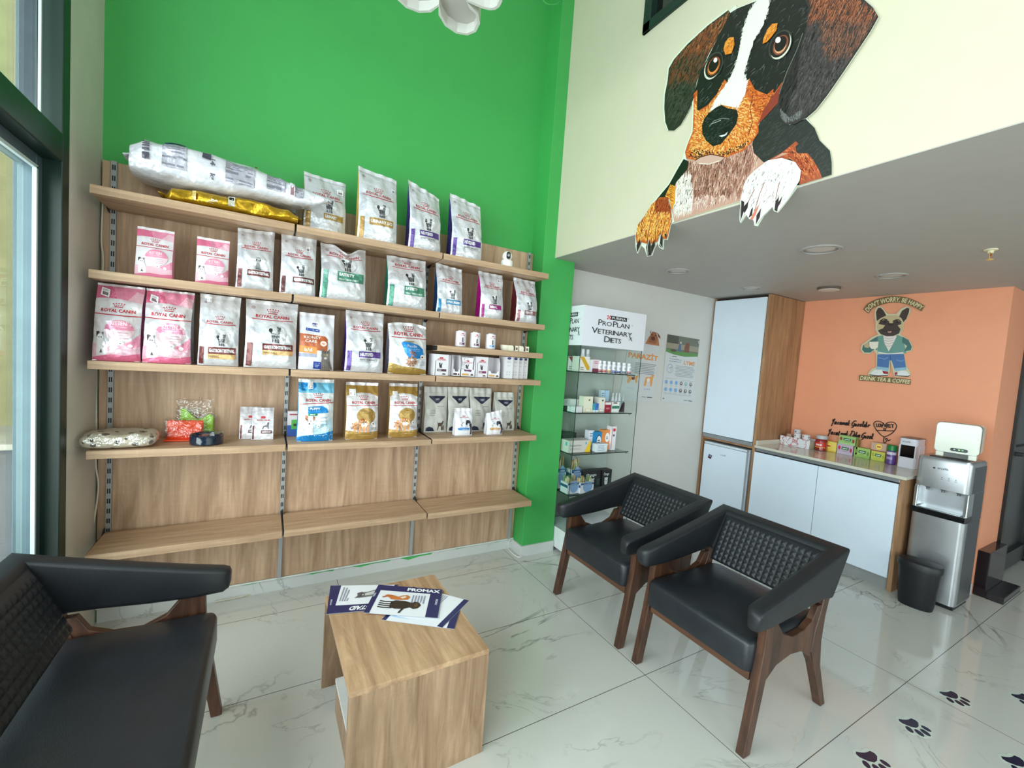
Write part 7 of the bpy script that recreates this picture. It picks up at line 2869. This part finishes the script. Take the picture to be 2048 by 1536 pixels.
# arm fur
arm_ = [(880, 945), (960, 900), (1040, 835), (1055, 850), (1000, 905), (1110, 905), (1145, 950), (1180, 1010), (1195, 1052), (1060, 1092), (1070, 1000), (1010, 940)]
p.poly(dg(arm_), (156, 74, 42))
S_(arm_, 400, 50, 5, 1.1, [(196, 96, 44), (176, 70, 40), (214, 130, 70), (120, 56, 36)], 7, .5)
# chest
ch = [(392, 940), (440, 948), (560, 930), (640, 925), (780, 840), (792, 905), (850, 960), (905, 940), (960, 905), (1000, 905), (880, 950), (790, 1010), (735, 1095), (716, 1185), (322, 1310), (305, 1230), (330, 1080), (400, 960)]
p.poly(dg(ch), (190, 148, 130))


def chest(x, y, r_):
    a, b_ = rx(x, y)
    if a < 420 + (b_ - 950) * .05 and b_ > 1010:
        return r_.choice([(232, 228, 216), (218, 208, 198), (240, 236, 226)])
    if b_ > 1150:
        return r_.choice([(224, 200, 186), (206, 160, 146), (190, 140, 128)])
    return r_.choice([(206, 160, 142), (150, 100, 84), (126, 84, 70), (220, 190, 172), (176, 126, 108)])


S_(ch, 1700, 64, 5, 1.75, None, 8, .25, chest)
# left shoulder and orange patch
ls = [(378, 940), (342, 1000), (292, 1090), (242, 1150), (192, 1210), (152, 1280), (240, 1180), (300, 1172), (332, 1080), (400, 1000), (408, 955)]
p.poly(dg(ls), (20, 26, 18))
op = [(268, 1160), (300, 1090), (330, 1102), (326, 1200), (306, 1240), (296, 1180)]
p.poly(dg(op), (214, 140, 40))
S_(op, 90, 30, 4, .5, [(236, 186, 80), (190, 106, 30)], 9)
# muzzle
mz = [(437, 555), (460, 530), (458, 660), (520, 622), (575, 555), (620, 470), (700, 560), (745, 500), (766, 470), (800, 530), (870, 560), (910, 525), (905, 562), (962, 485), (948, 592), (885, 665), (818, 735), (822, 780), (782, 842), (730, 892), (620, 934), (540, 916), (450, 948), (395, 938), (386, 900), (402, 850), (431, 780), (437, 650)]
p.poly(dg(mz), (188, 88, 34))


def muz(x, y, r_):
    a, b_ = rx(x, y)
    dd = math.hypot((a - 590) / 1.05, (b_ - 745))
    if dd < 215:
        return r_.choice([(236, 170, 84), (224, 146, 60), (206, 116, 44), (244, 196, 120)])
    return r_.choice([(206, 104, 40), (170, 66, 26), (226, 140, 60), (146, 56, 26)])


S_(mz, 2600, 20, 7, lambda x, y: math.atan2(y - 252, x - 1440) + .5, None, 10, .5, muz)
p.line(dg([(790, 560), (770, 640), (785, 720), (760, 800)]), 1.6, (120, 44, 24))
p.line(dg([(905, 560), (860, 650), (820, 730)]), 1.6, (110, 44, 26))
ck = [(900, 575), (960, 495), (945, 592), (885, 665), (822, 728), (850, 650)]
p.poly(dg(ck), (132, 52, 36))
# dots of the whisker bed and beard
S_([(440, 880), (600, 900), (780, 820), (740, 880), (620, 930), (540, 912), (450, 945), (400, 930)], 300, 12, 6, 1.2, [(96, 44, 26), (60, 36, 30), (240, 190, 110)], 12)
# blaze
bz = [(812, 4), (852, -60), (905, -60), (886, 10), (880, 60), (850, 150), (800, 230), (775, 300), (745, 400), (737, 445), (760, 480), (742, 560), (700, 640), (600, 620), (555, 655), (530, 665), (560, 600), (600, 540), (650, 470), (690, 370), (715, 260), (730, 170), (765, 70)]
p.poly(dg(bz), WH)
# feathered edge of the blaze
rnd = random.Random(5)
for i in range(len(bz)):
    (xa, ya), (xb, yb) = bz[i], bz[(i + 1) % len(bz)]
    if min(ya, yb) < 250 and False:
        continue
    for k in range(12):
        t_ = rnd.random()
        x, y = xa + (xb - xa) * t_, ya + (yb - ya) * t_
        a_ = 2.05 + rnd.uniform(-.5, .5)
        L_ = rnd.uniform(10, 26)
        c_ = BK_ if y < 470 else (206, 120, 50)
        s_ = -1 if rnd.random() < .5 else 1
        p.l -= p.st * .95
        p.poly(dg([(x - 2, y), (x + 2, y), (x + s_ * cos(a_) * L_, y - s_ * sin(a_) * L_ * -1)]), WH if rnd.random() < .5 else c_)
# nose
ns = [(488, 742), (500, 705), (525, 672), (570, 637), (602, 622), (640, 642), (692, 650), (701, 682), (690, 735), (650, 792), (600, 852), (552, 866), (512, 832), (490, 792)]
p.poly(dg(ns), (18, 22, 18))
S_(ns, 120, 22, 3, -.5, [(52, 60, 54), (70, 76, 72)], 13)
p.line(dg([(530, 750), (560, 715), (610, 700), (650, 705)]), 1.2, (120, 128, 122))
p.line(dg([(540, 735), (575, 722), (600, 712)]), 1.0, (170, 176, 170))
p.poly(dg([(588, 804), (622, 796), (640, 780), (632, 800), (604, 812)]), (206, 214, 210))
p.poly(dg([(600, 770), (650, 740), (660, 760), (630, 785)]), (6, 8, 6))
# lower lip
p.poly(dg([(446, 950), (480, 932), (540, 916), (622, 932), (595, 956), (530, 974), (470, 972)]), (196, 160, 146))
p.line(dg([(470, 968), (530, 972), (590, 952)]), 1.6, (226, 214, 196))
p.line(dg([(446, 950), (480, 930), (540, 912), (622, 930)]), 1.6, (70, 34, 26))
# eyebrows
for pts_ in ([(625, 252), (648, 224), (676, 222), (680, 268), (662, 318), (626, 326), (615, 292)], [(846, 262), (852, 228), (872, 180), (902, 144), (934, 140), (928, 182), (892, 228), (872, 250)]):
    p.poly(dg(pts_), (216, 128, 32))
    S_(pts_, 70, 26, 4, 2.1, [(240, 166, 70), (176, 90, 24)], 14)
# eyes: left, right
for (ex, ey, ra, rb, ro, side_) in ((556, 392, 44, 84, .42, 0), (952, 268, 52, 92, .50, 1)):
    c_ = dg([(ex, ey)])[0]
    k = .33857
    p.ell(c_[0], c_[1], ra * k * 1.15, rb * k * 1.05, (56, 60, 52), 28, rot=ro)
    p.ell(c_[0] - (3.0 if not side_ else -2) * .5, c_[1] + 2.2, ra * k * .98, rb * k * .94, (206, 206, 188), 28, rot=ro)
    p.ell(c_[0] + (.6 if not side_ else -.8), c_[1] - .8, ra * k * .98, rb * k * .92, (26, 18, 16), 28, rot=ro)
    p.ell(c_[0] + .6, c_[1] + .3, ra * k * .74, rb * k * .70, (150, 78, 40) if not side_ else (128, 66, 46), 26, rot=ro)
    p.ell(c_[0] - .2, c_[1] + 2.8, ra * k * .60, rb * k * .50, (226, 140, 66) if not side_ else (206, 150, 110), 24, rot=ro)
    p.ell(c_[0] + .5, c_[1] - 2.0, ra * k * .58, rb * k * .54, (18, 14, 12), 24, rot=ro)
    h_ = dg([(568, 358)] if not side_ else [(938, 240)])[0]
    p.ell(h_[0], h_[1], 3.6 if not side_ else 5.0, 5.0 if not side_ else 6.4, (240, 242, 232), 16, rot=ro)
# right ear
re_ = [(1062, -90), (1250, -116), (1400, -46), (1448, 4), (1498, 48), (1529, 100), (1480, 190), (1400, 310), (1320, 430), (1230, 560), (1160, 650), (1102, 700), (1040, 735), (985, 740), (950, 705), (935, 640), (945, 560), (990, 430), (1050, 300), (1102, 180), (1120, 60)]
p.poly(dg(re_), (48, 42, 40))


def ear2(x, y, r_):
    a, b_ = rx(x, y)
    u = (a - 1120) / 400 - b_ / 500
    if b_ < 110 and a > 1120:
        return r_.choice([(150, 84, 54), (122, 66, 46), (176, 110, 76), (104, 60, 46)])
    if a > 1180 + b_ * .1 and b_ < 330 and u > -.35:
        return r_.choice([(122, 78, 58), (150, 98, 74), (92, 66, 56), (70, 56, 52)])
    if a < 1010 or (b_ < 520 and a < 1130 - b_ * .15):
        return r_.choice([(30, 30, 28), (38, 38, 36)])
    return r_.choice([(74, 68, 68), (60, 56, 56), (92, 84, 84), (50, 46, 46)])


S_(re_, 1900, 66, 5, 2.0, None, 15, .2, ear2)
p.line(dg([(945, 560), (990, 430), (1050, 300), (1085, 200)]), 1.2, (110, 112, 100))
p.line(dg([(1102, 700), (1160, 650), (1230, 560), (1320, 430), (1400, 310), (1480, 190), (1529, 102)]), 2.6, (28, 24, 24))
S_([(950, 640), (1000, 690), (1100, 640), (1080, 700), (1030, 732), (985, 736), (955, 705)], 180, 26, 4, 1.3, [(120, 120, 118), (90, 90, 90)], 16)
# right paw, white
rp = [(738, 1092), (760, 1050), (800, 1010), (880, 950), (960, 936), (1040, 960), (1075, 1010), (1066, 1070), (1002, 1172), (960, 1225), (935, 1255), (905, 1225), (850, 1276), (810, 1330), (790, 1300), (768, 1294), (745, 1262), (718, 1310), (728, 1240), (716, 1190)]
p.poly(dg(rp), (228, 224, 218))
S_(rp, 500, 60, 5, 2.0, [(240, 238, 234), (206, 200, 196), (216, 206, 200)], 17, .3)
for L_ in ([(860, 1080), (830, 1150), (800, 1250)], [(950, 1075), (935, 1130), (925, 1180)], [(800, 1120), (770, 1180), (750, 1230)]):
    p.line(dg(L_), 1.3, (140, 84, 76))
p.poly(dg([(880, 1080), (840, 1180), (800, 1290), (815, 1240)]), (150, 96, 86))
CL = (44, 30, 36)
for c_ in ([(722, 1185), (740, 1195), (738, 1250), (716, 1312), (722, 1250)], [(735, 1225), (765, 1190), (760, 1230), (740, 1265)], [(765, 1290), (780, 1240), (792, 1225), (786, 1275)], [(808, 1330), (812, 1275), (840, 1230), (832, 1285)],
           [(918, 1245), (925, 1190), (945, 1165), (940, 1220), (935, 1252)], [(940, 1200), (965, 1160), (958, 1190), (942, 1225)]):
    p.poly(dg(c_), CL)
p.poly(dg([(775, 1296), (800, 1250), (822, 1215), (812, 1262), (790, 1300)]), (206, 120, 96))
# left paw, tan
lp = [(150, 1280), (190, 1212), (240, 1168), (286, 1166), (304, 1230), (310, 1300), (300, 1350), (284, 1414), (262, 1412), (240, 1380), (225, 1430), (190, 1440), (160, 1440), (130, 1432), (105, 1440), (98, 1400), (110, 1330)]
p.poly(dg(lp), (176, 84, 32))


def paw(x, y, r_):
    a, b_ = rx(x, y)
    if b_ < 1250 and a > 215:
        return r_.choice([(150, 60, 30), (126, 46, 26), (170, 76, 36)])
    return r_.choice([(236, 176, 80), (214, 126, 44), (190, 90, 34), (150, 62, 28), (246, 204, 120)])


S_(lp, 900, 34, 5, 1.75, None, 18, .3, paw)
for L_ in ([(190, 1300), (175, 1370), (165, 1430)], [(235, 1300), (215, 1360), (215, 1430)], [(275, 1300), (255, 1380)], [(140, 1330), (125, 1400)]):
    p.line(dg(L_), 1.2, (104, 40, 24))
for c_ in ([(106, 1496), (104, 1450), (122, 1412), (128, 1440)], [(168, 1514), (160, 1460), (178, 1410), (188, 1460), (190, 1508)], [(192, 1506), (190, 1455), (210, 1415), (212, 1455)], [(256, 1472), (238, 1455), (245, 1385), (258, 1400)], [(280, 1416), (268, 1385), (282, 1380)]):
    p.poly(dg(c_), (40, 26, 26))
p.line(dg([(178, 1412), (168, 1460), (172, 1508)]), .9, (210, 206, 200))
p.line(dg([(246, 1388), (240, 1440), (256, 1470)]), .9, (210, 206, 200))
p.line(dg([(722, 1190), (716, 1240), (714, 1306)]), .9, (220, 216, 216))
mb.raw = True
tag(mb.build('wall_picture', vc('printed dog board', .35, coat=.15)), 'huge puppy cut-out with paws hanging over the edge of the balcony front', 'wall picture')

# ================================================================== PAW STICKERS ON THE FLOOR
def paw_mark(pxc, pyc, rz, label, s=.72):
    c = at_z(pxc, pyc, 0)
    b = MB()
    pad = [(-.055, -.012), (-.058, -.030), (-.045, -.045), (-.020, -.038), (.0, -.036), (.020, -.038), (.045, -.045), (.058, -.030), (.055, -.012), (.028, .012), (.0, .022), (-.028, .012)]
    toes = [(-.058, .030, .016, .024, .35), (-.021, .055, .017, .026, .10), (.021, .055, .017, .026, -.10), (.058, .030, .016, .024, -.35)]
    ol = []
    for i in range(72):
        a = 2 * pi * i / 72
        best = 0
        for (tx, ty, ta, tb, tr) in toes + [(-.030, -.024, .034, .028, 0), (.030, -.024, .034, .028, 0), (0, -.005, .045, .030, 0)]:
            for k in range(24):
                u = 2 * pi * k / 24
                x = tx + (ta + .009) * cos(u) * cos(tr) - (tb + .009) * sin(u) * sin(tr)
                y = ty + (ta + .009) * cos(u) * sin(tr) + (tb + .009) * sin(u) * cos(tr)
                pr_ = x * cos(a) + (y - .005) * sin(a)
                cr_ = abs(-x * sin(a) + (y - .005) * cos(a))
                if cr_ < .006 and pr_ > best:
                    best = pr_
        ol.append((best * cos(a), .005 + best * sin(a)))
    b.prism(ol, lambda x, y, d_: Vector((x * s, y * s, d_)), .0002, .0008, (206, 216, 206))
    q = Print(b, lambda x, y, l: Vector((x * s, y * s, .0008 + l)), lift=.0003, step=.00006)
    q.poly(pad, (36, 34, 62))
    for tx, ty, ta, tb, tr in toes:
        q.ell(tx, ty, ta, tb, (36, 34, 62), 18, rot=tr)
    return tag(b.build('paw_sticker', vc('printed floor sticker', .2), loc=(c.x, c.y, .0), rot=(0, 0, rz)), label, 'floor sticker', 'paw stickers on the floor')


PR = 2.75
paw_mark(1905, 1393, PR, 'paw sticker nearest the waste bin, upper one of the three in a row')
paw_mark(1825, 1450, PR, 'paw sticker in the middle of the three in a row')
paw_mark(1741, 1518, PR, 'paw sticker at the lower end of the row, cut by the bottom edge')
paw_mark(2050, 1398, PR, 'paw sticker cut off at the right edge, level with the upper one')
paw_mark(2036, 1527, PR, 'paw sticker in the bottom right corner')
